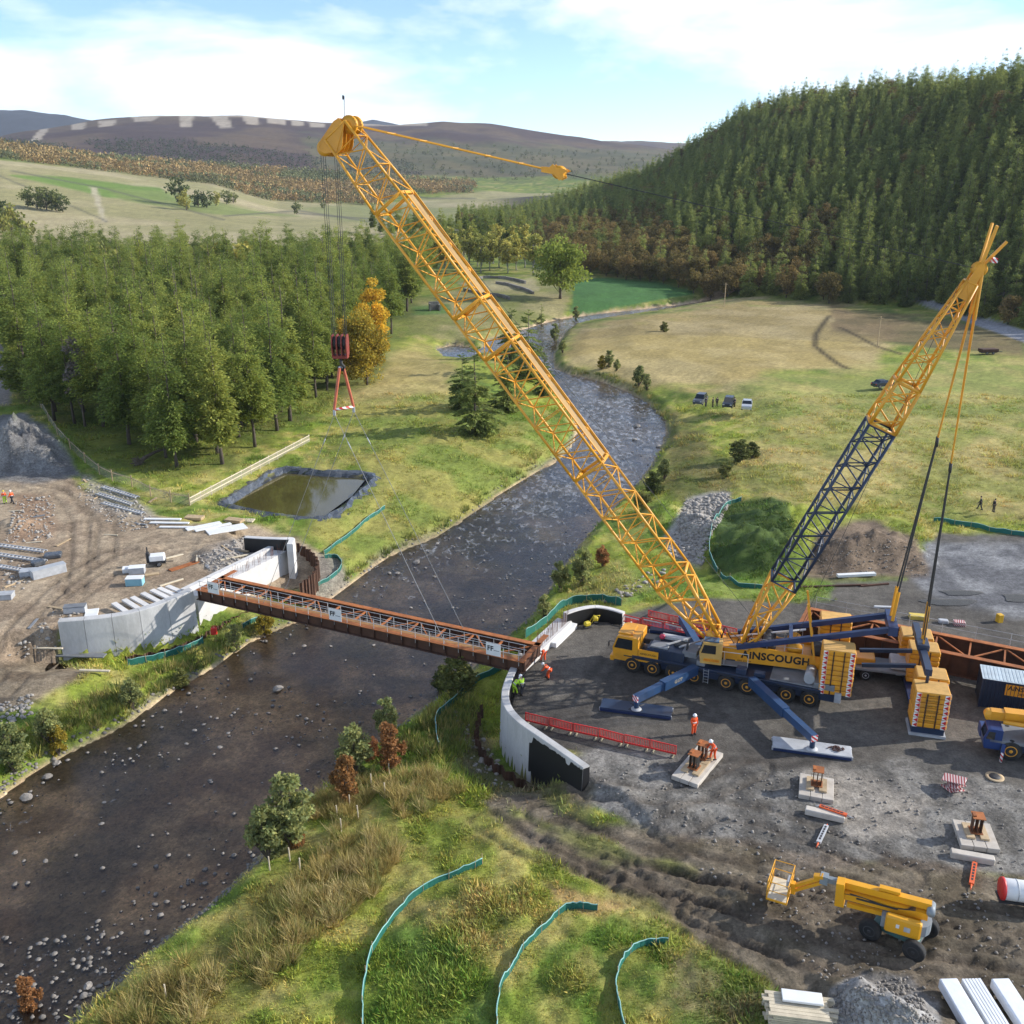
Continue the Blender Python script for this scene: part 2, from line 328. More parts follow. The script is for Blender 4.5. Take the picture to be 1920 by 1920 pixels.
heap(1130, 1500, 4, 3, 0.7, 0, 0, 8); heap(1250, 1525, 5, 1.6, 0.6, 0, 0.2, 9); heap(1240, 960, 4, 7, 1.2, -1, 0, 10); heap(1315, 980, 4.0, 7.5, 1.9, 0, 0, 11)
heap(1500, 970, 9, 4, 1.8, 0, 0, 12); heap(30, 985, 4, 3, 0.9, 0, 0, 13); heap(270, 1030, 3, 2, 0.3, 0, 0, 14); heap(400, 1040, 3.5, 2.5, 0.9, 0, 0, 15)
TRACKS = [[(905, 1510), (985, 1570), (1100, 1610), (1250, 1650), (1420, 1690), (1600, 1740)], [(1010, 1505), (1100, 1560), (1200, 1600), (1330, 1630), (1480, 1640), (1700, 1700), (1930, 1740)],
          [(1130, 1620), (1260, 1690), (1400, 1740), (1600, 1800), (1930, 1850)], [(1180, 1660), (1320, 1740), (1480, 1830), (1700, 1880), (1930, 1910)],
          [(1040, 1560), (1180, 1625), (1330, 1670), (1500, 1700), (1700, 1760), (1930, 1800)], [(1240, 1600), (1380, 1640), (1560, 1700), (1760, 1750), (1930, 1770)], [(1300, 1700), (1450, 1760), (1640, 1830), (1930, 1880)], [(1250, 1560), (1330, 1520), (1430, 1530), (1560, 1580), (1700, 1640)], [(1120, 1480), (1230, 1500), (1330, 1480), (1420, 1440)],
          [(0, 1265), (60, 1200), (130, 1130), (210, 1070), (330, 1030), (420, 1015)], [(0, 1215), (50, 1160), (110, 1100), (190, 1045), (300, 1010), (420, 1000)],
          [(140, 1110), (150, 1040), (150, 970), (110, 920), (30, 905), (-60, 900)], [(195, 1050), (200, 980), (170, 935), (120, 905), (60, 890), (-60, 885)]]
TRW = [[G(*q) for q in t] for t in TRACKS]
PADTRACK = [[(1190, 1168), (1110, 1260), (1040, 1345), (1000, 1400)], [(1220, 1180), (1150, 1260), (1085, 1340), (1040, 1400)], [(1560, 1420), (1480, 1440), (1380, 1450)]]
POND_C = G(570, 925, -1.0)
def height(x, y, detail=True):
    r = np.hypot(x, y); zf, t = far_height(x, y)
    near = r < 700
    d = np.full(x.shape, 60.0); d[near] = sdist(x[near], y[near], river, 60)
    d2 = np.full(x.shape, 40.0); d2[near] = sdist(x[near], y[near], pool, 20)
    dd = np.minimum(d, d2 + 0.3)
    dn = dd + (fbm(x, y, 5, 3, 11) - 0.5) * 3.0 * sst(0, 2, dd)
    bank = np.where(dd < 0, -0.28 * np.clip(-dd / 2.5, 0, 1), 0.15 + 1.25 * sst(-0.2, 2.2, dn) + 1.1 * sst(2, 9, dn) + 1.45 * sst(8, 26, dn))
    z = np.where(near, WATER + bank, 0.0) * (1 - sst(420, 700, r)) + zf
    z = z + (fbm(x, y, 14, 4, 3) - 0.5) * 0.9 * sst(1, 6, dd) * (r < 420)
    for site, e in ((left_site, 0.35), (right_site, 0.35)):
        sd = sdist(x, y, site, 12); k = 1 - sst(-e, e, sd + .48); z = z * (1 - k) + k * (0.02 * z)
    # low ground in front of the abutment walls
    for wl, lo, side in ((LW, -3.0, left_site), (RW[:22], -3.1, right_site)):
        dw = pdist(x[near], y[near], [(p.x, p.y) for p in wl]); ins = inside(x[near], y[near], side); q = z[near]
        k = np.where(ins, 0, 1 - sst(1.5, 6.0, dw)); z[near] = q * (1 - k) + k * np.minimum(q, lo)
    dp = np.full(x.shape, 50.0); m = (np.abs(x - POND_C.x) < 25) & (np.abs(y - POND_C.y) < 25); dp[m] = sdist(x[m], y[m], POND, 20)
    z = np.where(dp < 6, z * sst(1.5, 6, dp) + (1 - sst(1.5, 6, dp)) * (-0.9), z); z = np.where(dp < 1.0, z - 1.2 * (1 - sst(-1.2, 1.0, dp)), z)
    for cx, cy, rx, ry, h, ro, s in HEAPS:
        m = (np.abs(x - cx) < rx * 1.6 + ry) & (np.abs(y - cy) < ry * 1.6 + rx); xs, ys = x[m] - cx, y[m] - cy
        u = (xs * math.cos(ro) + ys * math.sin(ro)) / rx; v = (-xs * math.sin(ro) + ys * math.cos(ro)) / ry
        q = np.sqrt(u * u + v * v) + (fbm(x[m], y[m], rx * 0.5, 3, 40 + s) - 0.5) * 0.55
        z[m] = z[m] + h * (1 - sst(0.05, 1.0, q)) * (0.5 + 1.0 * fbm(x[m], y[m], 1.5, 4, 60 + s))
    if detail:
        for t_ in TRW:
            P = np.array([(p.x, p.y) for p in t_]); m = (x > P[:, 0].min() - 4) & (x < P[:, 0].max() + 4) & (y > P[:, 1].min() - 4) & (y < P[:, 1].max() + 4)
            dt = pdist(x[m], y[m], t_); jt = .55 + .9 * fbm(x[m], y[m], 2.2, 2, 120); z[m] += jt * (-0.12 * np.exp(-((dt - 0.95) / 0.24) ** 2) + 0.06 * np.exp(-((dt - 1.35) / 0.16) ** 2) + 0.05 * np.exp(-((dt - .55) / 0.16) ** 2)) + (vn(x[m] * 2.6, y[m] * 2.6, 9) - .5) * .08 * np.exp(-(dt / 2.0) ** 2)
    return z, dd, t
POND = [G(x, y, -1.0) for x, y in ((425, 945), (470, 915), (530, 882), (610, 888), (690, 893), (665, 925), (605, 968), (520, 962))]
yy = [12.0]
while yy[-1] < 8600: yy.append(yy[-1] * (1.0046 if yy[-1] < 66 else 1.0068) if yy[-1] > 30 else yy[-1] + 0.7)
yy = np.array(yy); uu = np.linspace(-0.86, 0.86, 590)
TY, TU = np.meshgrid(yy, uu, indexing='ij'); TX = TU * (TY + 25)
tx, ty = TX.ravel(), TY.ravel()
tz, tdw, thill = height(tx, ty)
tpx, tpy = PX(tx, ty, tz); trange = np.hypot(tx, ty)
# ---- what the ground is made of, painted in the places where the photograph shows it
g1 = fbm(tx, ty, 9, 4, 21); g2 = fbm(tx, ty, 2.2, 3, 31); g3 = fbm(tx, ty, 40, 3, 41)
def C3(a): return np.array(a, float)[None, :]
def lerp(a, b, k): return a + (b - a) * k[:, None]
GREEN, LIME, STRAW, OCH, DARKG = C3((.10, .15, .022)), C3((.185, .215, .034)), C3((.36, .285, .12)), C3((.20, .155, .055)), C3((.06, .085, .02))
col = lerp(GREEN + 0 * tx[:, None], LIME, sst(.35, .65, g1)); col = lerp(col, STRAW, sst(.5, .72, g2 * .55 + g3 * .45) * .65); col = lerp(col, DARKG, sst(.58, .75, 1 - g2) * .5)
gravel = np.zeros(tx.shape); grassy = np.ones(tx.shape)
def zone(poly, color, soft=10, wob=14, amt=1.0, grav=None, gr=None, rmin=0, rmax=1e9, nsc=None):
    """paint a patch of ground whose outline is measured in photograph pixels"""
    global col, gravel, grassy
    P = np.array(poly, float); b = soft + wob + 5
    m = (tpx > P[:, 0].min() - b) & (tpx < P[:, 0].max() + b) & (tpy > P[:, 1].min() - b) & (tpy < P[:, 1].max() + b) & (trange > rmin) & (trange < rmax)
    if not m.any(): return
    x, y = tpx[m], tpy[m]; s = nsc or max(2.0, float(np.median(trange[m])) * 0.03)
    sd = sdist(x, y, poly, b) + (fbm(tx[m], ty[m], s, 3, 77) - 0.5) * 2 * wob
    k = (1 - sst(-soft, soft, sd)) * amt
    c = color(m) if callable(color) else C3(color)
    col[m] = lerp(col[m], c, k)
    if grav is not None: gravel[m] = gravel[m] * (1 - k) + grav * k
    if gr is not None: grassy[m] = grassy[m] * (1 - k) + gr * k
def mixn(a, b, sc, s, lo=.35, hi=.65):
    return lambda m: lerp(C3(a) + 0 * tx[m][:, None], C3(b), sst(lo, hi, fbm(tx[m], ty[m], sc, 4, s)))
# valley floor and far slopes
zone([(-900, 300), (0, 300), (200, 320), (400, 342), (520, 376), (700, 386), (890, 360), (1250, 330), (1250, 470), (700, 480), (-900, 520)], mixn((.36, .30, .17), (.27, .24, .11), 90, 3), 4, 4, .92, .1, .6, 420, 1700)
zone([(20, 328), (120, 332), (240, 345), (300, 352), (330, 375), (200, 370), (120, 352)], (.13, .20, .035), 3, 3, 1, 0, .5, 500, 1600)
zone([(195, 352), (330, 360), (470, 395), (560, 405), (400, 402), (230, 375)], (.16, .20, .05), 3, 3, .8, 0, .5, 500, 1600)
zone([(560, 390), (720, 380), (880, 392), (860, 420), (640, 416)], (.19, .20, .07), 5, 5, .8, 0, .5, 500, 1700)
zone([(168, 350), (182, 352), (200, 415), (192, 416)], (.38, .33, .22), 2, 1, .9, 0, .5, 500, 1500)
zone([(-900, 255), (-200, 262), (0, 272), (200, 294), (400, 308), (600, 320), (890, 334), (1300, 322), (1300, 180), (-900, 180)], mixn((.060, .038, .034), (.105, .072, .045), 160, 6, .4, .62), 4, 8, 1, 0, .5, 1500)
zone([(560, 255), (760, 265), (1000, 270), (1250, 285), (1250, 340), (900, 335), (600, 318)], mixn((.075, .085, .036), (.13, .115, .05), 70, 8), 8, 14, .75, 0, .5, 1500, 3150)
for q in ([(136, 231), (160, 230), (158, 242), (136, 243)], [(185, 227), (220, 224), (214, 235), (188, 238)], [(248, 219), (302, 217), (286, 228), (250, 229)], [(336, 215), (363, 215), (360, 237), (340, 237)], [(393, 216), (424, 215), (438, 240), (412, 240)], [(456, 216), (482, 218), (486, 234), (462, 233)], [(497, 219), (534, 224), (533, 233), (505, 230)], [(548, 226), (570, 229), (566, 235), (550, 234)], [(577, 228), (612, 231), (606, 238), (584, 237)], [(78, 240), (95, 236), (75, 264), (54, 266)], [(240, 216), (640, 216), (640, 231), (560, 226), (450, 218), (340, 217), (248, 222)], [(655, 226), (800, 230), (800, 236), (655, 236)]):
    zone(q, (.37, .31, .235), 1.6, 2.6, .9, 0, .5, 1900, 3600)
zone([(-900, 190), (900, 190), (900, 262), (-900, 262)], (.035, .04, .05), 3, 0, 1, 0, .5, 4300)
kf = sst(0.02, 0.10, thill) * (trange > 240) * (trange < 1500) * sst(fa[0] + .03, fa[0] + .08, np.arctan2(tx, ty)); col = lerp(col, C3((.055, .048, .025)), kf); grassy = grassy * (1 - kf)
zone([(1070, 585), (1075, 528), (1120, 520), (1230, 528), (1300, 545), (1300, 552), (1220, 565), (1090, 592)], (.055, .135, .035), 2, 2, 1, 0, .4, 200, 500)
zone([(1065, 640), (1090, 606), (1240, 585), (1400, 562), (1560, 575), (1700, 600), (1640, 690), (1500, 700), (1300, 735), (1210, 735), (1130, 700), (1060, 690)], mixn((.34, .265, .13), (.27, .205, .085), 12, 51), 14, 22, .95, .05, .8, 100, 450)
zone([(1560, 575), (1920, 620), (1920, 670), (1700, 650), (1560, 620)], mixn((.10, .075, .035), (.17, .12, .06), 10, 52), 8, 10, .85, 0, .7, 100, 400)
zone([(1480, 710), (1650, 690), (1940, 670), (1940, 790), (1700, 830), (1420, 830), (1340, 740)], mixn((.18, .195, .055), (.28, .24, .09), 10, 53), 25, 30, .92, 0, .9, 90, 300)
zone([(1260, 760), (1400, 900), (1330, 960), (1250, 930), (1240, 860)], mixn((.15, .125, .05), (.08, .09, .025), 5, 54), 12, 16, .85, 0, 1, 80, 220)
zone([(1400, 830), (1940, 800), (1940, 985), (1750, 960), (1500, 940), (1360, 920)], mixn((.30, .245, .10), (.19, .185, .055), 7, 55), 25, 30, .92, 0, .9, 80, 220)
zone([(760, 570), (1000, 520), (1070, 540), (1060, 600), (960, 612), (860, 640), (770, 620)], mixn((.29, .24, .12), (.16, .16, .05), 16, 56), 8, 14, .8, 0, .7, 180, 450)
zone([(860, 530), (1000, 520), (1010, 545), (880, 545)], (.33, .28, .16), 4, 5, .7, 0, .5, 180, 450)
zone([(770, 575), (840, 570), (850, 590), (770, 592)], (.07, .14, .03), 4, 4, .9, 0, .5, 180, 450)
zone([(580, 680), (760, 640), (850, 650), (870, 700), (1020, 830), (1030, 870), (930, 940), (820, 1000), (700, 1060), (560, 1010), (700, 900), (620, 830)], mixn((.22, .20, .06), (.13, .16, .035), 6, 57), 20, 25, .9, 0, 1, 80, 260)
zone([(620, 690), (780, 650), (850, 690), (840, 740), (640, 760)], mixn((.33, .26, .12), (.24, .19, .08), 5, 58), 12, 18, .8, 0, 1, 80, 260)
zone([(0, 440), (800, 440), (780, 600), (700, 720), (560, 790), (440, 870), (300, 900), (180, 860), (60, 760), (0, 720)], mixn((.07, .095, .02), (.125, .14, .03), 6, 59), 12, 14, .8, 0, .8, 90, 420)
zone([(-300, 500), (28, 512), (34, 640), (20, 760), (-300, 800)], (.26, .23, .2), 5, 6, 1, .6, 0, 90, 420)
zone([(1700, 553), (1740, 560), (1830, 590), (1930, 622), (1930, 645), (1830, 610), (1740, 575)], (.26, .26, .27), 1.5, 0, 1, .3, 0, 100, 400)
for q in ([(1555, 590), (1530, 625), (1528, 645), (1560, 672), (1590, 688)], [(1575, 612), (1640, 645), (1690, 662)]):
    t_ = [G(*k) for k in q]; m = (trange < 400); k = np.zeros(tx.shape); k[m] = np.exp(-(pdist(tx[m], ty[m], t_) / .8) ** 2); col = lerp(col, C3((.04, .03, .015)), k * .95)
for q in ([(0, 330), (190, 410), (200, 416)], [(20, 320), (190, 352), (420, 412)], [(560, 400), (880, 425)], [(420, 405), (560, 395), (720, 420)], [(700, 350), (800, 372), (890, 372)]):   # drystone walls and field edges far away
    A_ = np.array(q, float); m = (trange > 450) & (trange < 1700); k = np.zeros(tx.shape); k[m] = np.exp(-(pdist(tpx[m], tpy[m], q) / 1.6) ** 2); col = lerp(col, C3((.09, .085, .06)), k * .7)
# near ground : left site
MUD1, MUD2 = (.34, .265, .18), (.235, .175, .118)
zone([(-300, 890), (0, 895), (60, 885), (130, 895), (200, 945), (350, 982), (480, 985), (560, 1010), (612, 1050), (625, 1085), (560, 1110), (420, 1130), (365, 1120), (235, 1165), (110, 1185), (112, 1240), (180, 1258), (60, 1300), (-300, 1330)], mixn(MUD1, MUD2, 3, 61), 8, 8, 1, .8, 0, 60, 170)
zone([(-300, 780), (40, 770), (90, 800), (130, 850), (150, 890), (60, 905), (-300, 900)], mixn((.20, .195, .185), (.13, .125, .12), 2, 62), 6, 6, 1, 1, 0, 60, 190)
zone([(150, 885), (250, 930), (300, 975), (180, 960)], (.27, .235, .19), 8, 10, .8, 1, 0, 60, 170)
zone([(30, 925), (100, 930), (100, 1010), (20, 1020)], (.25, .16, .10), 12, 14, .8, 1, 0, 60, 170)
zone([(365, 1040), (440, 1010), (500, 1020), (490, 1060), (400, 1080)], (.25, .23, .21), 8, 8, .8, 1, 0, 60, 170)
zone([(600, 1040), (640, 1050), (660, 1110), (600, 1130), (575, 1110)], (.2, .18, .15), 6, 6, .9, 1, 0, 60, 170)
zone([(-200, 1270), (60, 1240), (160, 1262), (60, 1320), (-200, 1380)], mixn((.12, .09, .06), (.2, .16, .11), 2, 63), 8, 10, 1, .8, 0, 50, 150)
# near ground : right site
zone([(960, 1245), (1060, 1165), (1180, 1150), (1300, 1120), (1500, 1130), (1560, 1090), (1700, 1090), (1760, 1000), (2300, 1010), (2300, 1560), (1920, 1500), (1600, 1455), (1270, 1440), (1010, 1400), (945, 1330)], mixn((.115, .104, .088), (.08, .072, .062), 5, 64), 5, 4, 1, .35, 0, 40, 130)
zone([(1740, 1020), (1920, 1010), (2200, 1020), (2200, 1120), (1900, 1160), (1740, 1120), (1690, 1060)], mixn((.20, .20, .20), (.11, .11, .115), 3, 65, .42, .6), 10, 14, .95, .8, 0, 40, 130)
zone([(1060, 1425), (1130, 1400), (1270, 1425), (1450, 1440), (1600, 1440), (1700, 1420), (1920, 1480), (2300, 1520), (2300, 1700), (1920, 1650), (1650, 1620), (1500, 1625), (1380, 1580), (1240, 1570), (1180, 1540), (1060, 1490)], mixn((.185, .174, .155), (.10, .093, .082), 2.0, 66), 8, 10, 1, 1, 0, 30, 90)
zone([(1490, 1440), (1560, 1430), (1740, 1500), (1720, 1560), (1600, 1570), (1560, 1500)], (.27, .24, .20), 12, 14, .7, .8, 0, 30, 90)
zone([(890, 1495), (1010, 1492), (1090, 1540), (1200, 1550), (1300, 1570), (1400, 1570), (1500, 1600), (1700, 1615), (2300, 1680), (2300, 2300), (1560, 2100), (1500, 1920), (1440, 1840), (1310, 1770), (1220, 1690), (1090, 1640), (960, 1570)], mixn((.155, .125, .095), (.08, .062, .045), 1.6, 67), 9, 13, .95, .85, .05, 25, 90)
zone([(1100, 1570), (1180, 1590), (1300, 1640), (1160, 1620), (1020, 1560), (960, 1520), (1010, 1530)], LIME, 10, 18, .6, .1, .8, 25, 90)
zone([(1300, 1770), (1430, 1840), (1440, 1900), (1400, 1960), (1280, 1960), (1240, 1800)], mixn((.13, .11, .06), (.10, .14, .03), 1.5, 68), 14, 20, .8, .4, .6, 25, 90)
zone([(1560, 1860), (1620, 1820), (1700, 1830), (1760, 1880), (1760, 2100), (1560, 2100)], mixn((.30, .29, .275), (.22, .215, .205), 1.5, 69), 8, 10, 1, 1, 0, 25, 80)
zone([(1560, 1090), (1500, 1080), (1540, 990), (1640, 970), (1720, 1010), (1740, 1080)], mixn((.17, .125, .085), (.115, .085, .06), 2, 70), 8, 8, 1, .8, 0, 50, 140)
zone([(1330, 1080), (1340, 980), (1370, 940), (1450, 932), (1480, 940), (1490, 1000), (1430, 1090), (1380, 1100)], mixn((.03, .055, .014), (.06, .09, .022), 1.2, 71), 5, 4, 1, 0, 1, 50, 140)
zone([(1310, 1080), (1420, 1080), (1560, 1095), (1560, 1125), (1420, 1120), (1300, 1115), (1200, 1130), (1120, 1130), (1180, 1060)], mixn((.10, .17, .03), (.16, .20, .045), 3, 72), 8, 8, .85, 0, 1, 50, 140)
zone([(1245, 1010), (1290, 935), (1370, 920), (1370, 945), (1320, 1000), (1310, 1060), (1270, 1050)], (.30, .28, .25), 6, 6, 1, 1, 0, 50, 140)
zone([(1080, 1090), (1170, 1060), (1230, 1100), (1150, 1135), (1060, 1150)], (.23, .2, .09), 10, 14, .6, 0, 1, 50, 140)
zone([(880, 1330), (930, 1440), (1000, 1450), (1110, 1470), (1110, 1520), (920, 1500), (850, 1420), (840, 1370)], mixn((.14, .11, .08), (.09, .085, .04), 1.5, 73), 12, 14, .8, .6, .3, 40, 90)
zone([(1130, 1690), (1180, 1700), (1100, 1720), (1040, 1690), (1010, 1650), (1080, 1670)], (.36, .24, .11), 8, 10, .8, .1, .4, 25, 80)
zone([(720, 1700), (900, 1640), (1000, 1660), (1010, 1720), (900, 1830), (760, 1790)], mixn((.27, .215, .09), (.15, .15, .04), 1.2, 74), 25, 30, .7, 0, 1, 25, 80)
zone([(690, 1960), (700, 1800), (760, 1740), (900, 1790), (940, 1880), (930, 1960)], mixn((.06, .125, .02), (.10, .15, .025), 1, 75), 25, 30, .8, 0, 1, 25, 80)
zone([(970, 1960), (1010, 1790), (1110, 1720), (1250, 1740), (1260, 1850), (1150, 1960)], mixn((.07, .13, .02), (.17, .17, .045), 1, 76), 20, 25, .7, 0, 1, 25, 80)
zone([(200, 1960), (450, 1680), (640, 1540), (760, 1520), (680, 1640), (560, 1760), (420, 1960)], mixn((.21, .17, .06), (.12, .125, .03), 1.4, 78), 20, 25, .7, 0, 1, 25, 80)
zone([(760, 1480), (880, 1490), (960, 1560), (900, 1640), (760, 1640), (680, 1600)], mixn((.14, .165, .03), (.22, .19, .06), 1.4, 79), 25, 25, .7, 0, 1, 25, 80)
for t_, amt in [(t, .4) for t in TRW]:
    P = np.array([(p.x, p.y) for p in t_]); m = (tx > P[:, 0].min() - 3) & (tx < P[:, 0].max() + 3) & (ty > P[:, 1].min() - 3) & (ty < P[:, 1].max() + 3)
    dt = pdist(tx[m], ty[m], t_); k = (np.exp(-((dt - .95) / .42) ** 2)) * amt; col[m] = lerp(col[m], C3((.065, .05, .037)), k); grassy[m] *= 1 - k; gravel[m] = np.maximum(gravel[m], k)
for q in PADTRACK:
    t_ = [G(*k) for k in q]; m = (trange < 110); k = np.zeros(tx.shape); k[m] = np.exp(-(pdist(tx[m], ty[m], t_) / .55) ** 2) * (.4 + .6 * fbm(tx[m], ty[m], 1.5, 3, 90)); col = lerp(col, C3((.04, .036, .033)), k * .75)
# river bed and bank foot
BED = lerp(C3((.34, .235, .14)) + 0 * tx[:, None], C3((.58, .43, .27)), sst(.3, .7, fbm(tx, ty, 2.5, 4, 91))); BED = lerp(BED, C3((.17, .14, .09)), sst(.5, .7, fbm(tx, ty, 7, 3, 92)) * .7)
kb = (1 - sst(-.1, .35, tdw)) * (trange < 700); col = lerp(col, BED, kb); gravel = np.maximum(gravel, kb); grassy *= 1 - (1 - sst(.3, .9, tdw)) * (trange < 700)
ke = np.exp(-((tdw - .5) / .35) ** 2) * (trange < 300) * sst(.45, .6, fbm(tx, ty, 6, 2, 93)); col = lerp(col, C3((.2, .17, .13)), ke * .7)
m = (np.abs(tx - POND_C.x) < 25) & (np.abs(ty - POND_C.y) < 25); dpn = np.full(tx.shape, 50.); dpn[m] = sdist(tx[m], ty[m], POND, 20); grassy *= sst(.8, 2.0, dpn); col = lerp(col, C3((.03, .033, .038)), 1 - sst(.3, .9, dpn))
col = np.clip(col * (1 + np.stack([.28 * grassy, .27 * grassy, .14 * grassy], 1) * (trange < 260)[:, None]) * (0.86 + 0.28 * vn(tx * 1.7, ty * 1.7, 8))[:, None], .004, .9)
lump = (fbm(tx, ty, 1.5, 3, 111) - .5) * .5 + (fbm(tx, ty, .7, 2, 112) - .5) * .22; tz = tz + lump * grassy * (trange < 200) * sst(.8, 2.5, tdw) + (fbm(tx, ty, .9, 3, 113) - .5) * .22 * sst(.6, .9, gravel) * (trange < 90) * (tpy > 1430) * (tdw > 0)
nr, nc = TX.shape; ii = np.arange(nr * nc).reshape(nr, nc); FQ = np.stack([ii[:-1, :-1], ii[:-1, 1:], ii[1:, 1:], ii[1:, :-1]], -1).reshape(-1, 4)
def ground_mat():
    m, t, b = nodes_of('ground'); n, l = t.nodes, t.links; b.inputs['Roughness'].default_value = 0.92; b.inputs['Specular IOR Level'].default_value = 0.2
    a = n.new('ShaderNodeAttribute'); a.attribute_name = 'base'; g = n.new('ShaderNodeAttribute'); g.attribute_name = 'gravel'
    p = n.new('ShaderNodeNewGeometry')
    def noise(sc, det=4, ro=0.6):
        z = n.new('ShaderNodeTexNoise'); z.inputs['Scale'].default_value = sc; z.inputs['Detail'].default_value = det; z.inputs['Roughness'].default_value = ro; l.new(p.outputs['Position'], z.inputs['Vector']); return z.outputs[0]
    def rng_(s, lo, hi, a0=.3, a1=.7):
        z = n.new('ShaderNodeMapRange'); z.inputs[1].default_value = a0; z.inputs[2].default_value = a1; z.inputs[3].default_value = lo; z.inputs[4].default_value = hi; l.new(s, z.inputs[0]); return z.outputs[0]
    n1 = noise(1.3, 6, .7); n2 = noise(7, 5, .7); n3 = noise(0.05, 5, .6); v = n.new('ShaderNodeTexVoronoi'); v.inputs['Scale'].default_value = 5.0; l.new(p.outputs['Position'], v.inputs['Vector'])
    def mul(x, y):
        z = n.new('ShaderNodeMath'); z.operation = 'MULTIPLY'; l.new(x, z.inputs[0]); l.new(y, z.inputs[1]); return z.outputs[0]
    k = mul(mul(rng_(n1, .68, 1.3), rng_(n2, .72, 1.28)), rng_(n3, .85, 1.15))
    stone = n.new('ShaderNodeMapRange'); stone.inputs[3].default_value = .75; stone.inputs[4].default_value = 1.45; l.new(v.outputs['Color'], stone.inputs[0])
    mxs = n.new('ShaderNodeMix'); mxs.data_type = 'FLOAT'; l.new(g.outputs['Fac'], mxs.inputs[0]); mxs.inputs[2].default_value = 1; l.new(stone.outputs[0], mxs.inputs[3])
    s = n.new('ShaderNodeVectorMath'); s.operation = 'SCALE'; l.new(a.outputs['Color'], s.inputs[0]); l.new(mul(k, mxs.outputs[0]), s.inputs['Scale']); l.new(s.outputs[0], b.inputs['Base Color'])
    bm = n.new('ShaderNodeBump'); bm.inputs['Strength'].default_value = .5; bm.inputs['Distance'].default_value = .12
    ad = n.new('ShaderNodeMath'); ad.operation = 'ADD'; l.new(n2, ad.inputs[0]); l.new(n1, ad.inputs[1]); l.new(ad.outputs[0], bm.inputs['Height']); l.new(bm.outputs[0], b.inputs['Normal'])
    return m
rgba = np.concatenate([col, np.ones((len(col), 1))], 1)
gme = np_mesh('ground', np.stack([tx, ty, tz], 1), FQ, ground_mat(), {'base': ('FLOAT_COLOR', rgba), 'gravel': ('FLOAT', gravel)}, True)
tag(link(bpy.data.objects.new('ground', gme)), kind='structure')
def zat(x, y):                                      # terrain height at scattered points
    x = np.atleast_1d(np.asarray(x, float)); y = np.atleast_1d(np.asarray(y, float))
    fi = np.interp(y, yy, np.arange(nr)); fj = (x / (y + 25) + .86) / 1.72 * (nc - 1); fj = np.clip(fj, 0, nc - 1.001); fi = np.clip(fi, 0, nr - 1.001)
    i = fi.astype(int); j = fj.astype(int); u = fi - i; v = fj - j; Z = tz.reshape(nr, nc)
    return (Z[i, j] * (1 - u) + Z[i + 1, j] * u) * (1 - v) + (Z[i, j + 1] * (1 - u) + Z[i + 1, j + 1] * u) * v
def z1(x, y): return float(zat([x], [y])[0])
def field_at(A, x, y):
    i = np.clip(np.rint(np.interp(y, yy, np.arange(nr))).astype(int), 0, nr - 1); j = np.clip(np.rint((x / (y + 25) + .86) / 1.72 * (nc - 1)).astype(int), 0, nc - 1)
    return A.reshape(nr, nc, *A.shape[1:])[i, j]
def hit(px, py):                                    # where the line of sight meets the ground
    d = np.array(ray(px, py)); ts = np.geomspace(15, 7000, 1500); X = d[0] * ts; Y = d[1] * ts; Zr = CAMH + d[2] * ts
    k = np.nonzero(Zr < zat(X, Y))[0]
    if len(k) == 0: return Vector((X[-1], Y[-1], float(zat(X[-1:], Y[-1:])[0])))
    lo, hi = ts[max(k[0] - 1, 0)], ts[k[0]]
    for _ in range(14):
        md = (lo + hi) / 2
        if CAMH + d[2] * md < z1(d[0] * md, d[1] * md): hi = md
        else: lo = md
    return Vector((d[0] * hi, d[1] * hi, z1(d[0] * hi, d[1] * hi)))
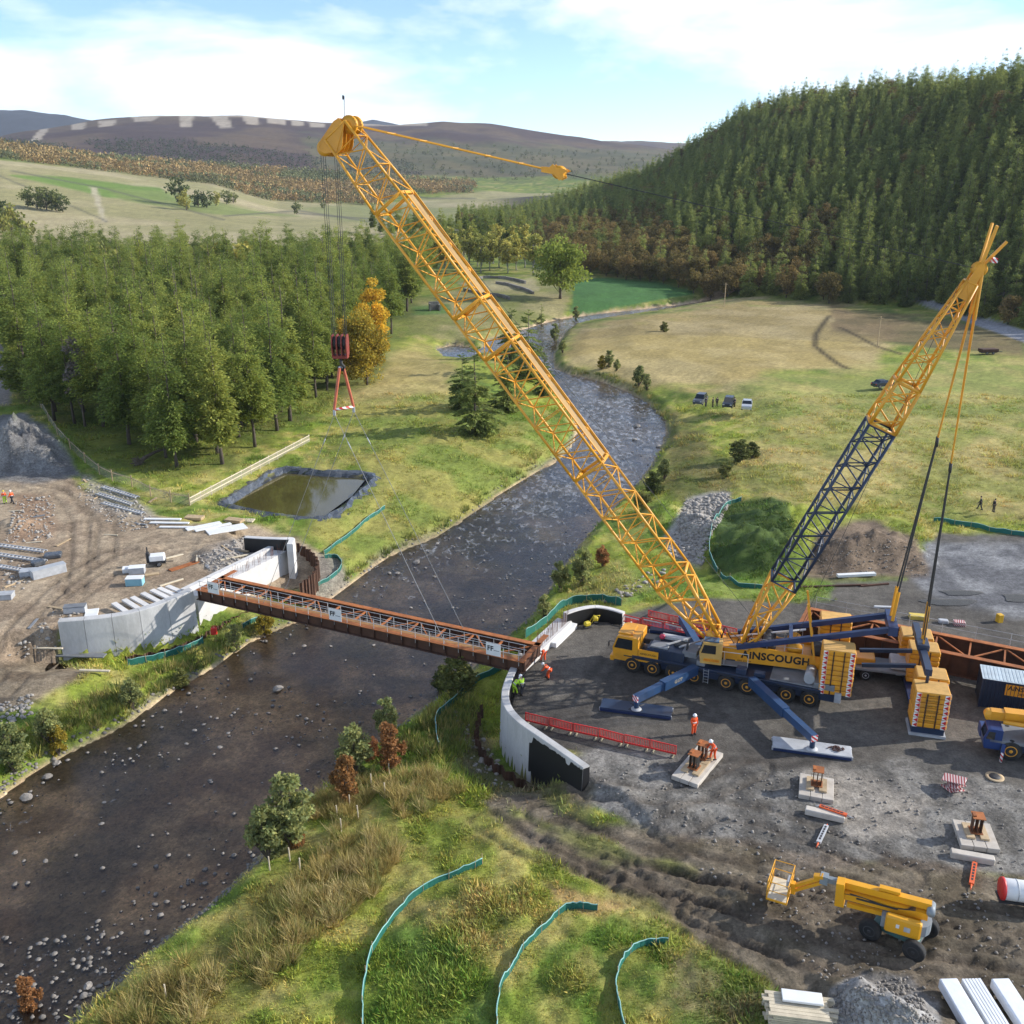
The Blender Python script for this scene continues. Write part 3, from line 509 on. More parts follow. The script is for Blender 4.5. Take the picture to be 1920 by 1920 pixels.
# ---- water
def water_mat(name, tint, rip=1.0, rsc=1.0, sheen=False):
    m, t, b = nodes_of(name); n, l = t.nodes, t.links; n.remove(b)
    p = n.new('ShaderNodeNewGeometry'); mp = n.new('ShaderNodeMapping'); mp.inputs['Scale'].default_value = (1.0, 1.0, 1.0); l.new(p.outputs['Position'], mp.inputs[0])
    z = n.new('ShaderNodeTexNoise'); z.inputs['Scale'].default_value = 2.2 * rsc; z.inputs['Detail'].default_value = 6; z.inputs['Roughness'].default_value = .65; z.inputs['Distortion'].default_value = .6; l.new(mp.outputs[0], z.inputs['Vector'])
    z2 = n.new('ShaderNodeTexNoise'); z2.inputs['Scale'].default_value = .12; z2.inputs['Detail'].default_value = 4; l.new(mp.outputs[0], z2.inputs['Vector'])
    r2 = n.new('ShaderNodeMapRange'); r2.inputs[1].default_value = .35; r2.inputs[2].default_value = .65; r2.inputs[3].default_value = .25; r2.inputs[4].default_value = 1.0; l.new(z2.outputs[0], r2.inputs[0])
    hm = n.new('ShaderNodeMath'); hm.operation = 'MULTIPLY'; l.new(z.outputs[0], hm.inputs[0]); l.new(r2.outputs[0], hm.inputs[1])
    bp = n.new('ShaderNodeBump'); bp.inputs['Strength'].default_value = min(1, .5 * rip); bp.inputs['Distance'].default_value = .1; l.new(hm.outputs[0], bp.inputs['Height'])
    fr = n.new('ShaderNodeFresnel'); fr.inputs['IOR'].default_value = 1.45; l.new(bp.outputs[0], fr.inputs['Normal'])
    gl = n.new('ShaderNodeBsdfGlossy'); gl.inputs['Roughness'].default_value = .08; l.new(bp.outputs[0], gl.inputs['Normal'])
    tr = n.new('ShaderNodeBsdfTransparent'); tr.inputs[0].default_value = (*tint, 1)
    ms = n.new('ShaderNodeMixShader'); l.new(fr.outputs[0], ms.inputs[0]); l.new(tr.outputs[0], ms.inputs[1]); l.new(gl.outputs[0], ms.inputs[2]); last = ms.outputs[0]
    if sheen:                                        # pale diffuse patches, mostly upstream: silvery sky reflection painted onto the riffles
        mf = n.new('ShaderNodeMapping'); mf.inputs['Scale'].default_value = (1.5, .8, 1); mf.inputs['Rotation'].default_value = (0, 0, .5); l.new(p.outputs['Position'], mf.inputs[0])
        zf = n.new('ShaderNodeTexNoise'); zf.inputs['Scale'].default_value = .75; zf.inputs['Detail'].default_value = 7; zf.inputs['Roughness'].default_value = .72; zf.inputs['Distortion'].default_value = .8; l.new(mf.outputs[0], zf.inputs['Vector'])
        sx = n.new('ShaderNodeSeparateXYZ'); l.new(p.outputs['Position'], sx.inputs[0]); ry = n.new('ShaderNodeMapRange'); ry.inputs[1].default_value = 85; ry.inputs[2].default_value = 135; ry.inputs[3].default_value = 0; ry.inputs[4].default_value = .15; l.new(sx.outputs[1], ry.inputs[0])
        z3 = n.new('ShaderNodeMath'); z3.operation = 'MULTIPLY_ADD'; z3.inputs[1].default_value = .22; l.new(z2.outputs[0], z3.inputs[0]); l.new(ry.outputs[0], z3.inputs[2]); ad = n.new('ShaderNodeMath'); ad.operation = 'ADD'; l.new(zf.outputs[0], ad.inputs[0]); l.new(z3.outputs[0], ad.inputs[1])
        sheen_mask = n.new('ShaderNodeMapRange'); sheen_mask.inputs[1].default_value = .75; sheen_mask.inputs[2].default_value = 1.0; sheen_mask.inputs[4].default_value = .75; l.new(ad.outputs[0], sheen_mask.inputs[0])
        df = n.new('ShaderNodeBsdfDiffuse'); df.inputs[0].default_value = (.48, .50, .53, 1); mf2 = n.new('ShaderNodeMixShader'); l.new(sheen_mask.outputs[0], mf2.inputs[0]); l.new(last, mf2.inputs[1]); l.new(df.outputs[0], mf2.inputs[2]); last = mf2.outputs[0]
    l.new(last, n['Material Output'].inputs[0])
    return m
wl = (tdw.reshape(nr, nc) < 2.2) & (trange.reshape(nr, nc) < 430) & ((TX * 1.0 > -400))
# one coarse sheet that follows the channel, cut off inside the banks
from mathutils.geometry import tessellate_polygon
def sheet(name, poly, z, m):
    P = [Vector((p[0], p[1], z)) for p in poly]; tri = tessellate_polygon([P]); me = bpy.data.meshes.new(name); me.from_pydata([tuple(p) for p in P], [], [tuple(t) for t in tri]); me.materials.append(m); me.update()
    if me.polygons and me.polygons[0].normal.z < 0: me.flip_normals()
    return link(bpy.data.objects.new(name, me))
def grow(poly, d):                                  # push a polygon outwards
    P = [Vector((p[0], p[1])) for p in poly]; n = len(P); ar = sum(P[i].x * P[(i + 1) % n].y - P[(i + 1) % n].x * P[i].y for i in range(n)); s = 1 if ar > 0 else -1; o = []
    for i in range(n):
        e = (P[(i + 1) % n] - P[i - 1]); e.normalize(); o.append((P[i].x + e.y * d * s, P[i].y - e.x * d * s))
    return o
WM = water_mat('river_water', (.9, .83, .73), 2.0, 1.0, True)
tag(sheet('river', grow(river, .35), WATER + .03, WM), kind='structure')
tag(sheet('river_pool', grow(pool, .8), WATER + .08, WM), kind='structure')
# ================================================================== vegetation
def rhombi(P, D, W, tint, bend=0.0):                # leaf sprays: P start, D along, W half width vector
    V = np.stack([P, P + D * .45 + W, P + D, P + D * .45 - W], 1); n = len(P)
    T = np.repeat(tint[:, None, :], 4, 1); return V.reshape(-1, 3), np.arange(4 * n).reshape(n, 4), T.reshape(-1, 3)
def unit(a): return a / np.maximum(np.linalg.norm(a, axis=1, keepdims=True), 1e-6)
def conifer(H, Rm, bare, nb, ns, seed, size=.8, droop=.25, shape=.8, warm=.3, lean=0.0, soft=0.0):
    """whorled branches hung with many small sprays; returns spray arrays and branch lines"""
    r = np.random.default_rng(seed); hb = bare + (1 - bare) * r.power(1.25, nb)[::1]; hb = 1 - (1 - hb) ** 1.0
    hb = bare + (1 - bare) * (1 - r.power(1.7, nb)); hb = np.sort(hb); az = r.uniform(0, 2 * np.pi, nb)
    k = (hb - bare) / (1 - bare); prof = (1 - k) ** shape * (.55 + .45 * sst(0, .18, k)) * r.uniform(.62, 1.12, nb); Lb = np.maximum(Rm * prof, .35)
    up = np.where(k > .75, .45, .08) - droop * (1 - k)
    bd = unit(np.stack([np.cos(az), np.sin(az), up], 1)); b0 = np.stack([0 * hb, 0 * hb, hb * H], 1)
    w = np.maximum(Lb, .6); w = w / w.sum(); bi = r.choice(nb, ns, p=w); tt = r.power(1.5, ns)
    P = b0[bi] + bd[bi] * (Lb[bi] * tt)[:, None]; P[:, 2] -= droop * .9 * (tt ** 2) * Lb[bi] * .5
    side = np.stack([-bd[bi, 1], bd[bi, 0], 0 * tt], 1); sg = r.uniform(-1, 1, ns)[:, None]
    D = bd[bi] * r.uniform(.5, 1.0, ns)[:, None] + side * sg * .9 + np.stack([0 * tt, 0 * tt, r.uniform(-.45, .35, ns)], 1)
    P = P + side * sg * (Lb[bi] * .16 * (1 - tt * .5))[:, None]
    sk = (1 - .5 * k[bi]) * size; D = unit(D) * (sk * r.uniform(.6, 1.3, ns))[:, None]; W = unit(np.cross(D, r.normal(size=(ns, 3)) + np.array([0, 0, 1.2]))) * (sk * r.uniform(.16, .30, ns))[:, None]
    br = r.uniform(.6, 1.35, ns); wm = r.random(ns) * warm; tint = np.stack([br * (1 + wm * 1.1), br * (1 + wm * .35), br * (1 - wm * .3)], 1)
    P = P + r.normal(size=(ns, 3)) * soft
    V, F, T = rhombi(P, D, W, tint)
    if lean: V[:, 0] += lean * V[:, 2]
    return V, F, T, [(tuple(b0[i]), tuple(b0[i] + bd[i] * Lb[i] * .8)) for i in range(nb)]
def broadleaf(H, Rx, base, nc, nl, seed, leaf=.45, squash=1.0, pointy=0.0, warm=.3, cr=(.22, .42)):
    r = np.random.default_rng(seed); c = []; 
    while len(c) < nc:
        q = r.uniform(-1, 1, 3)
        if .25 < np.linalg.norm(q) < 1: c.append(q)
    c = np.array(c); hh = (c[:, 2] + 1) / 2; nar = (1 - pointy * hh)[:, None]
    cz = base * H + hh * (1 - base) * H * .93; cx = c[:, :2] * Rx * nar * .82
    C = np.stack([cx[:, 0], cx[:, 1], cz], 1); cr = Rx * r.uniform(cr[0], cr[1], nc) * (1 - .5 * pointy * hh)
    ci = r.integers(0, nc, nl); dv = unit(r.normal(size=(nl, 3))); rad = cr[ci] * r.uniform(.55, 1.08, nl)
    P = C[ci] + dv * rad[:, None] * np.array([1, 1, .8 * squash]); D = unit(dv * .5 + r.normal(size=(nl, 3)) * .8 + np.array([0, 0, -.25])) * (leaf * r.uniform(.6, 1.3, nl))[:, None]
    W = unit(np.cross(D, r.normal(size=(nl, 3)))) * (leaf * r.uniform(.28, .5, nl))[:, None]
    lum = (r.uniform(.75, 1.25, nc))[ci] * r.uniform(.7, 1.3, nl); wm = r.random(nl) * warm; tint = np.stack([lum * (1 + wm), lum * (1 + wm * .4), lum * (1 - .2 * wm)], 1)
    V, F, T = rhombi(P, D, W, tint); return V, F, T, [((0, 0, base * H * .6), tuple(x)) for x in C[:min(nc, 14)]]
def rgb1(T): return np.concatenate([T, np.ones((len(T), 1))], 1)
def crown_mesh(name, a, m): return np_mesh(name, a[0], a[1], m, {'tint': ('FLOAT_COLOR', rgb1(a[2]))})
BARK = mat('bark', (.11, .085, .065), .95, var=.4, sc=3, bump=.5, bsc=8); BIRCH = mat('pale_bark', (.28, .26, .23), .9, var=.4, sc=4)
def trunk_mesh(name, H, r0, limbs, seed, m=BARK, top=.95, rl=.05, nl=26):
    r = random.Random(seed); q = MB(); n = 7; pts = []; rad = []
    for i in range(n + 1):
        t = i / n; pts.append((r.uniform(-.12, .12) * (0 < i < n), r.uniform(-.12, .12) * (0 < i < n), t * H * top - (.35 if i == 0 else 0))); rad.append(max(.03, r0 * (1.25 if i == 0 else 1) * (1 - .88 * t)))
    q.path(pts, rad, 7)
    for a, b in (limbs if len(limbs) <= nl else r.sample(limbs, nl)): q.tube(a, b, rl, 4, rl * .3, caps=False)
    me = bpy.data.meshes.new(name); me.from_pydata(q.v, [], q.f); me.materials.append(m); me.polygons.foreach_set('use_smooth', q.sm); return me
CON = leafmat('conifer_needles', (.21, .275, .068), .55, .3); CON2 = leafmat('dark_conifer_needles', (.20, .27, .085), .58, .28)
LGR = leafmat('light_leaves', (.30, .36, .07), .45, .2); YEL = leafmat('yellow_larch_needles', (.60, .43, .05), .45, .1); OLV = leafmat('olive_larch_needles', (.30, .26, .045), .42, .15)
BRN = leafmat('autumn_leaves', (.20, .165, .06), .45, .3); WIL = leafmat('willow_leaves', (.24, .29, .125), .5, .2); BIRL = leafmat('birch_leaves', (.30, .31, .08), .35, .3); RED = leafmat('rusty_leaves', (.28, .16, .07), .45, .2)
GRY = leafmat('bare_twigs', (.13, .12, .105), .1, .2); DGB = leafmat('gorse_leaves', (.11, .14, .045), .35, .3)
class Proto:
    def __init__(s, kind, a, m, H, r0, seed, bark=BARK, top=.95, rl=.05): s.crown = crown_mesh('crown', a, m); s.trunk = trunk_mesh('trunk', H, r0, a[3], seed, bark, top, rl); s.H = H
def plant(p, name, label, cat, loc, s=1.0, rz=0.0, group=None, sz=None):
    e = thing(name, label, cat, loc, rz, group); e.scale = (s, s, sz or s)
    inst('trunk', p.trunk, e); inst('crown', p.crown, e); return e
WOOD = [Proto('c', conifer(20 + (i % 3 - 1) * 1.5, (4.2, 3.6, 4.7, 3.9, 3.3)[i], (.16, .3, .12, .24, .2)[i], 90, 12000, 100 + i, .6, (.24, .3, .15, .35, .2)[i], (.62, .8, .5, .66, .9)[i], .35, 0, .28), CON, 20, .26, 100 + i) for i in range(5)]
LARG = leafmat('green_larch_needles', (.215, .29, .07), .55, .25)
WOOD[1] = Proto('c', conifer(19, 4.2, .22, 110, 13000, 131, .5, .42, .66, .35, 0, .3), LARG, 19, .22, 131); WOOD[3] = Proto('c', conifer(17.5, 4.0, .26, 100, 12000, 132, .5, .2, .6, .4, 0, .32), LARG, 17.5, .22, 132)
def scatter(inside_fn, n, dmin, seed, gen):
    r = np.random.default_rng(seed); P = gen(r, n); P = P[inside_fn(P[:, 0], P[:, 1])]; cell = {}; o = []
    for x, y in P:
        d = dmin(x, y); k = (int(x // 9), int(y // 9)); ok = True
        for a in (-1, 0, 1):
            for b in (-1, 0, 1):
                for (u, v) in cell.get((k[0] + a, k[1] + b), ()):
                    if (u - x) ** 2 + (v - y) ** 2 < d * d: ok = False; break
                if not ok: break
            if not ok: break
        if ok: cell.setdefault(k, []).append((x, y)); o.append((x, y))
    return o
wood_poly = [G(x, y) for x, y in ((-420, 640), (-120, 640), (20, 650), (50, 745), (110, 796), (205, 812), (300, 858), (360, 885), (440, 862), (500, 830), (560, 775), (625, 722), (660, 690), (700, 650), (755, 600), (775, 560), (840, 478), (760, 456), (380, 452), (0, 452), (-420, 452))]
wp = scatter(lambda x, y: inside(x, y, wood_poly), 60000, lambda x, y: 5.4 + .009 * max(0, y - 130), 5, lambda r, n: np.stack([r.uniform(-260, 0, n), r.uniform(110, 430, n)], 1))
wp = [q for q in wp if PX(q[0], q[1], 20)[0] > -160]
wp.sort(key=lambda q: q[1]); rw = random.Random(3)
far_wood = wp[300:] + [tuple(hit(a_, b_).xy) for a_, b_ in [(770 + 13 * i_, 452 + (i_ * 7) % 22) for i_ in range(18)] + [(700 + 16 * i_, 436 + (i_ * 5) % 12) for i_ in range(16)]]
WK = [None] * 5
for x, y in wp[:300]:
    k = rw.randrange(5); WK[k] = plant(WOOD[k], 'pine_tree', 'tall green conifer standing in the dense wood left of the river', 'tree', (x, y, z1(x, y)), rw.uniform(.78, 1.3), rw.uniform(0, 6.28), 'conifers of the wood left of the river')
class Merge:                                        # many small plants in one mesh (stuff)
    def __init__(s): s.V = []; s.F = []; s.T = []; s.n = 0
    def add(s, a, loc, sc, rz, tint=(1, 1, 1), sz=None):
        V, F, T = a[:3]; c, q = math.cos(rz), math.sin(rz); X = np.empty_like(V); X[:, 0] = (V[:, 0] * c - V[:, 1] * q) * sc + loc[0]; X[:, 1] = (V[:, 0] * q + V[:, 1] * c) * sc + loc[1]; X[:, 2] = V[:, 2] * (sz or sc) + loc[2]
        s.V.append(X); s.F.append(F + s.n); s.T.append(T * np.array(tint)); s.n += len(V)
    def build(s, name, m, label, cat):
        me = np_mesh(name, np.concatenate(s.V), np.concatenate(s.F), m, {'tint': ('FLOAT_COLOR', rgb1(np.concatenate(s.T)))}); o = link(bpy.data.objects.new(name, me)); return tag(o, label, cat, kind='stuff')
LOWC = [conifer(14, 2.9, .08, 26, 150, 300 + i, 1.5, .25, .8, .35) for i in range(4)]; LOWB = [broadleaf(11, 4.2, .15, 12, 130, 320 + i, 1.5) for i in range(4)]
NEUT = leafmat('distant_foliage', (1, 1, 1), .2, 0.0)
# the forested hill on the right
def hill_ok(x, y):
    az = np.arctan2(x, y); r = np.hypot(x, y); f0 = np.interp(az, fa, fr); r1 = np.interp(az, cR[0], cR[1]); t = (r - f0) / np.maximum(r1 - f0, 40)
    return (t > .0) & (t < 1.22) & (az > fa[0] + .01) & (az < .66) & (r > 240)
hp = scatter(hill_ok, 90000, lambda x, y: 5.0, 9, lambda r, n: (lambda a, q: np.stack([q * np.sin(a), q * np.cos(a)], 1))(r.uniform(-.06, .66, n), np.sqrt(r.uniform(240 ** 2, 980 ** 2, n))))
hz = zat([q[0] for q in hp], [q[1] for q in hp]); _, ht = far_height(np.array([q[0] for q in hp]), np.array([q[1] for q in hp]))
hx_, hy_ = PX(np.array([q[0] for q in hp]), np.array([q[1] for q in hp]), hz)
HILLC = [Proto('c', conifer(14.5, (3.2, 3.7, 2.9, 3.4)[i], .04, 80, 5600, 140 + i, .56, .3, (.8, .75, .9, .72)[i], .45, 0, .28), CON2, 14.5, .2, 140 + i) for i in range(4)]
HILLB = [Proto('b', broadleaf(10.5, 3.9, .15, 26, 2400, 160 + i, .55), BRN, 10, .2, 160 + i, top=.7) for i in range(3)]
order = sorted(range(len(hp)), key=lambda i: math.hypot(*hp[i]) + (4000 if not (-80 < hx_[i] < 2000) else 0)); rest = [[] for _ in range(7)]; keep = [None] * 7
for c, i in enumerate(order):
    x, y = hp[i]; z = float(hz[i]); low = ht[i] < .26 + .12 * math.sin(x * .05); dec = low and 1000 < hx_[i] < 1560 and rw.random() < .7 or rw.random() < .05 or (hx_[i] < 1250 and ht[i] < .45 and rw.random() < .4)
    k = 4 + rw.randrange(3) if dec else rw.randrange(4)
    if c < 300:
        if dec: e = plant(HILLB[k - 4], 'broadleaf_tree', 'brown autumn tree at the dark foot of the forested hill', 'tree', (x, y, z), rw.uniform(.75, 1.25), rw.uniform(0, 6), 'autumn trees at the foot of the hill')
        else: e = plant(HILLC[k], 'spruce_tree', 'dark green spruce at the foot of the forested hill', 'tree', (x, y, z), rw.uniform(.8, 1.3), rw.uniform(0, 6), 'spruces of the forested hill')
        if keep[k] is None: keep[k] = [c_ for c_ in e.children if c_.name.startswith('crown')][0]
    else: rest[k].append((x, y, z, rw.uniform(.75, 1.2), rw.uniform(0, 6.28)))
def forest(name, label, groups):
    """one object: points that carry a size and a turn, each grown into a tree by geometry nodes"""
    pts = [(q, k) for k, g_ in enumerate(groups) for q in g_[1]]; me = bpy.data.meshes.new(name); me.from_pydata([q[:3] for q, k in pts], [], [])
    for nm, ty, vals in (('size', 'FLOAT', [q[3] for q, k in pts]), ('turn', 'FLOAT', [q[4] for q, k in pts]), ('sort', 'INT', [k for q, k in pts])): me.attributes.new(nm, ty, 'POINT').data.foreach_set('value', vals)
    o = link(bpy.data.objects.new(name, me)); ng = bpy.data.node_groups.new(name, 'GeometryNodeTree'); ng.interface.new_socket('Geometry', in_out='INPUT', socket_type='NodeSocketGeometry'); ng.interface.new_socket('Geometry', in_out='OUTPUT', socket_type='NodeSocketGeometry'); n, l = ng.nodes, ng.links
    gi = n.new('NodeGroupInput'); go = n.new('NodeGroupOutput'); jn = n.new('GeometryNodeJoinGeometry'); l.new(jn.outputs[0], go.inputs[0])
    def attr(nm, ty): a_ = n.new('GeometryNodeInputNamedAttribute'); a_.data_type = ty; a_.inputs[0].default_value = nm; return a_.outputs[0]
    sz_ = attr('size', 'FLOAT'); tu = attr('turn', 'FLOAT'); so_ = attr('sort', 'INT'); cx = n.new('ShaderNodeCombineXYZ'); l.new(tu, cx.inputs[2])
    for k, (ob, _) in enumerate(groups):
        cmp_ = n.new('FunctionNodeCompare'); cmp_.data_type = 'INT'; cmp_.operation = 'EQUAL'; l.new(so_, cmp_.inputs[2]); cmp_.inputs[3].default_value = k
        oi = n.new('GeometryNodeObjectInfo'); oi.transform_space = 'ORIGINAL'; oi.inputs[0].default_value = ob; oi.inputs[1].default_value = True
        ip = n.new('GeometryNodeInstanceOnPoints'); l.new(gi.outputs[0], ip.inputs['Points']); l.new(cmp_.outputs[0], ip.inputs['Selection']); l.new(oi.outputs['Geometry'], ip.inputs['Instance']); l.new(cx.outputs[0], ip.inputs['Rotation']); l.new(sz_, ip.inputs['Scale']); l.new(ip.outputs[0], jn.inputs[0])
    md = o.modifiers.new('trees', 'NODES'); md.node_group = ng; return tag(o, label, 'forest', kind='stuff')
forest('hillside_forest', 'dense spruce forest covering the upper slope of the right hill', [(keep[k], rest[k]) for k in range(7) if keep[k] is not None])
if far_wood: forest('wood_interior', 'back of the dense green conifer wood left of the river', [([c_ for c_ in WK[k].children if c_.name.startswith('crown')][0], [(x, y, z1(x, y), rw.uniform(.85, 1.15), rw.uniform(0, 6)) for j, (x, y) in enumerate(far_wood) if j % 5 == k]) for k in range(5)])
# far woods in the valley and on the moor
def far_band(polys, n, gap, seed, rmin, rmax):
    def ok(x, y):
        z = zat(x, y); px, py = PX(x, y, z); r = np.zeros(x.shape, bool)
        for p in polys: r |= inside(px, py, p)
        return r
    return scatter(ok, n, lambda x, y: gap, seed, lambda r, k: (lambda a, q: np.stack([q * np.sin(a), q * np.cos(a)], 1))(r.uniform(-.75, .32, k), r.uniform(rmin, rmax, k)))
LOWF = [broadleaf(9, 4.5, .05, 9, 40, 340 + i, 2.2) for i in range(4)]; LOWG = [conifer(12, 2.8, .05, 12, 30, 350 + i, 2.6, .25, .8, .3) for i in range(3)]
mg = Merge()
for x, y in far_band([[(-500, 268), (0, 274), (200, 298), (400, 312), (600, 325), (700, 335), (890, 345), (890, 362), (760, 366), (700, 386), (500, 376), (400, 346), (200, 322), (0, 298), (-500, 285)]], 40000, 6.5, 61, 1150, 1990):
    k = vn(np.array([x / 45]), np.array([y / 45]), 4)[0]; b = rw.uniform(.88, 1.12); mg.add(rw.choice(LOWF), (x, y, z1(x, y)), rw.uniform(.8, 1.4), rw.uniform(0, 6), ((.25 + .04 * k) * b, .20 * b, .09 * b) if k < .6 else (.14 * b, .16 * b, .075 * b))
mg.build('autumn_wood', NEUT, 'far band of brown and yellow autumn trees above the pale fields', 'wood')
mg = Merge()
for x, y in far_band([[(150, 266), (330, 262), (420, 272), (600, 296), (620, 318), (400, 306), (200, 288)], [(640, 296), (760, 300), (790, 330), (760, 345), (660, 330)], [(-300, 258), (60, 266), (150, 280), (-300, 268)]], 16000, 9, 62, 1500, 2600):
    b = rw.uniform(.8, 1.2); mg.add(rw.choice(LOWG), (x, y, z1(x, y)), rw.uniform(.9, 1.4), rw.uniform(0, 6), (.06 * b, .085 * b, .05 * b))
for x, y in far_band([[(560, 262), (900, 275), (1240, 292), (1240, 330), (900, 340), (640, 322)]], 2600, 16, 63, 1600, 3000):
    b = rw.uniform(.7, 1.3); mg.add(rw.choice(LOWF), (x, y, z1(x, y)), rw.uniform(.6, 1.2), rw.uniform(0, 6), (.10 * b, .115 * b, .05 * b))
mg.build('moor_wood', NEUT, 'dark conifers and scrub scattered over the heather moor', 'wood')
# single trees that the photograph lets one tell apart
def bl(H, Rx, base, nc, nl, seed, m, **k):
    bk = k.pop('bark', BARK); r0 = k.pop('r0', .2); return Proto('b', broadleaf(H, Rx, base, nc, nl, seed, **k), m, H, r0, seed, bk, .62)
FARB = bl(8, 3.4, .12, 14, 420, 401, DGB, leaf=.9); FARY = bl(8, 3.2, .12, 14, 420, 402, BIRL, leaf=.9)
for i, (px, py, s, lab) in enumerate([(336, 384, 1.9, 'tall grey green tree at the left of the farm trees among the pale fields'), (350, 394, 1.3, 'bright green bushy tree in front of the farm trees'), (372, 388, 1.2, 'round tree in the middle of the farm trees'), (388, 390, 1.2, 'dark bushy tree right of the middle of the farm trees'), (405, 386, 1.0, 'brown tree near the right of the farm trees'), (425, 383, 1.1, 'dark round tree near the right end of the farm trees'), (438, 381, .9, 'small tree at the right end of the farm trees'), (557, 402, 1.0, 'lone small tree on the pale meadow below the autumn wood'), (606, 391, .6, 'tiny lone bush on the green meadow beside the crane ropes')]):
    g = hit(px, py); plant((FARB, FARY)[i in (1, 4)], 'field_tree', lab, 'tree', g, s * 1.6, i * 1.3)
for i, (px, py, s) in enumerate([(52, 388, 1.0), (70, 392, 1.25), (88, 394, 1.3), (106, 396, 1.2), (118, 398, .9)]):
    g = hit(px, py); plant(FARB, 'field_bush', 'dark bush of the round copse on the pale field at the left edge', 'bush', g, s * 1.75, i, 'bushes of the left copse')
for i, (px, py, s) in enumerate([(5, 436, 1.7), (25, 444, 1.5), (-15, 440, 1.8), (48, 452, 1.3)]):
    g = hit(px, py); plant(FARY if i % 2 else FARB, 'field_tree', 'bushy tree behind the wood at the left edge of the photo', 'tree', g, s * 1.6, i, 'trees behind the wood at the left edge')
BIR = [bl(13, 3.2, .22, 20, 1500, 410 + i, BIRL, leaf=.7, pointy=.45, bark=BIRCH) for i in range(3)]
for i, px in enumerate([770, 790, 812, 835, 858, 880, 902, 918, 936, 952, 968, 984, 1000, 845, 870, 895, 925, 960]):
    g = hit(px, 512 - (i % 3) * 5 - (12 if i > 12 else 0)); plant(BIR[i % 3], 'birch_tree', 'pale green birch in the row behind the ruined stone walls', 'tree', g, rw.uniform(1.15, 1.55), i, 'birches behind the ruined walls')
OAK = bl(16.5, 7.2, .14, 46, 6500, 421, LGR, leaf=.75, r0=.4); g = hit(1050, 560); plant(OAK, 'lime_tree', 'big round light green tree beside the bright green field', 'tree', g, 1.25, 0)
SPR = Proto('c', conifer(6.5, 1.7, .05, 36, 1400, 431, .5, .2, .9, .3), CON2, 6.5, .12, 431)
plant(SPR, 'young_spruce', 'small dark spruce standing alone by the upper river bend', 'tree', hit(1015, 608), 1.0, 0)
BIGC = [Proto('c', conifer(15, 5.2, .03, 90, 8500, 440 + i, .7, .28, .72, .3), CON2, 15, .25, 440 + i) for i in range(2)]
for px, py, s, lab in [(892, 812, 1.05, 'broad dark conifer nearest the river on the left meadow'), (952, 770, .85, 'dark conifer behind the crane boom, beside the broad conifer on the meadow'), (990, 712, 1.05, 'dark conifer by the river bend, right of the boom'), (960, 680, .9, 'dark conifer behind the boom at the upper river bend'), (1020, 742, .6, 'small dark conifer between the boom and the river water'), (868, 768, .72, 'small dark conifer at the left of the broad conifer on the meadow')]:
    plant(BIGC[int(px) % 2], 'riverside_conifer', lab, 'tree', hit(px, py), s, px)
LAR = bl(21, 5.2, .1, 44, 8000, 450, YEL, leaf=.5, pointy=.6, warm=.25); LAR2 = bl(16, 6.0, .06, 50, 9000, 451, OLV, leaf=.5, pointy=.35, warm=.7)
plant(LAR, 'yellow_larch', 'bright golden yellow larch at the edge of the wood', 'tree', hit(702, 688), 1.0, 0)
plant(LAR2, 'olive_larch', 'olive and ochre drooping larch in front of the golden larch', 'tree', hit(688, 722), 1.0, 1); plant(LAR2, 'olive_larch', 'smaller olive larch left of the hook block at the wood edge', 'tree', hit(655, 705), .8, 2)
GRT = [bl(17, 2.4, .25, 16, 700, 460 + i, GRY, leaf=.6, pointy=.5) for i in range(1)]
for px, py in [(305, 700), (250, 690), (160, 800)]: plant(GRT[0], 'bare_tree', 'bare grey tree among the green conifers of the wood', 'tree', hit(px, py), 1.05, px, 'bare trees in the wood')
for px, py in [(412, 560), (468, 555), (200, 560)]: plant(FARY, 'autumn_tree', 'yellow orange autumn crown rising from the back of the wood', 'tree', hit(px, py), 2.3, px, 'autumn trees in the wood')
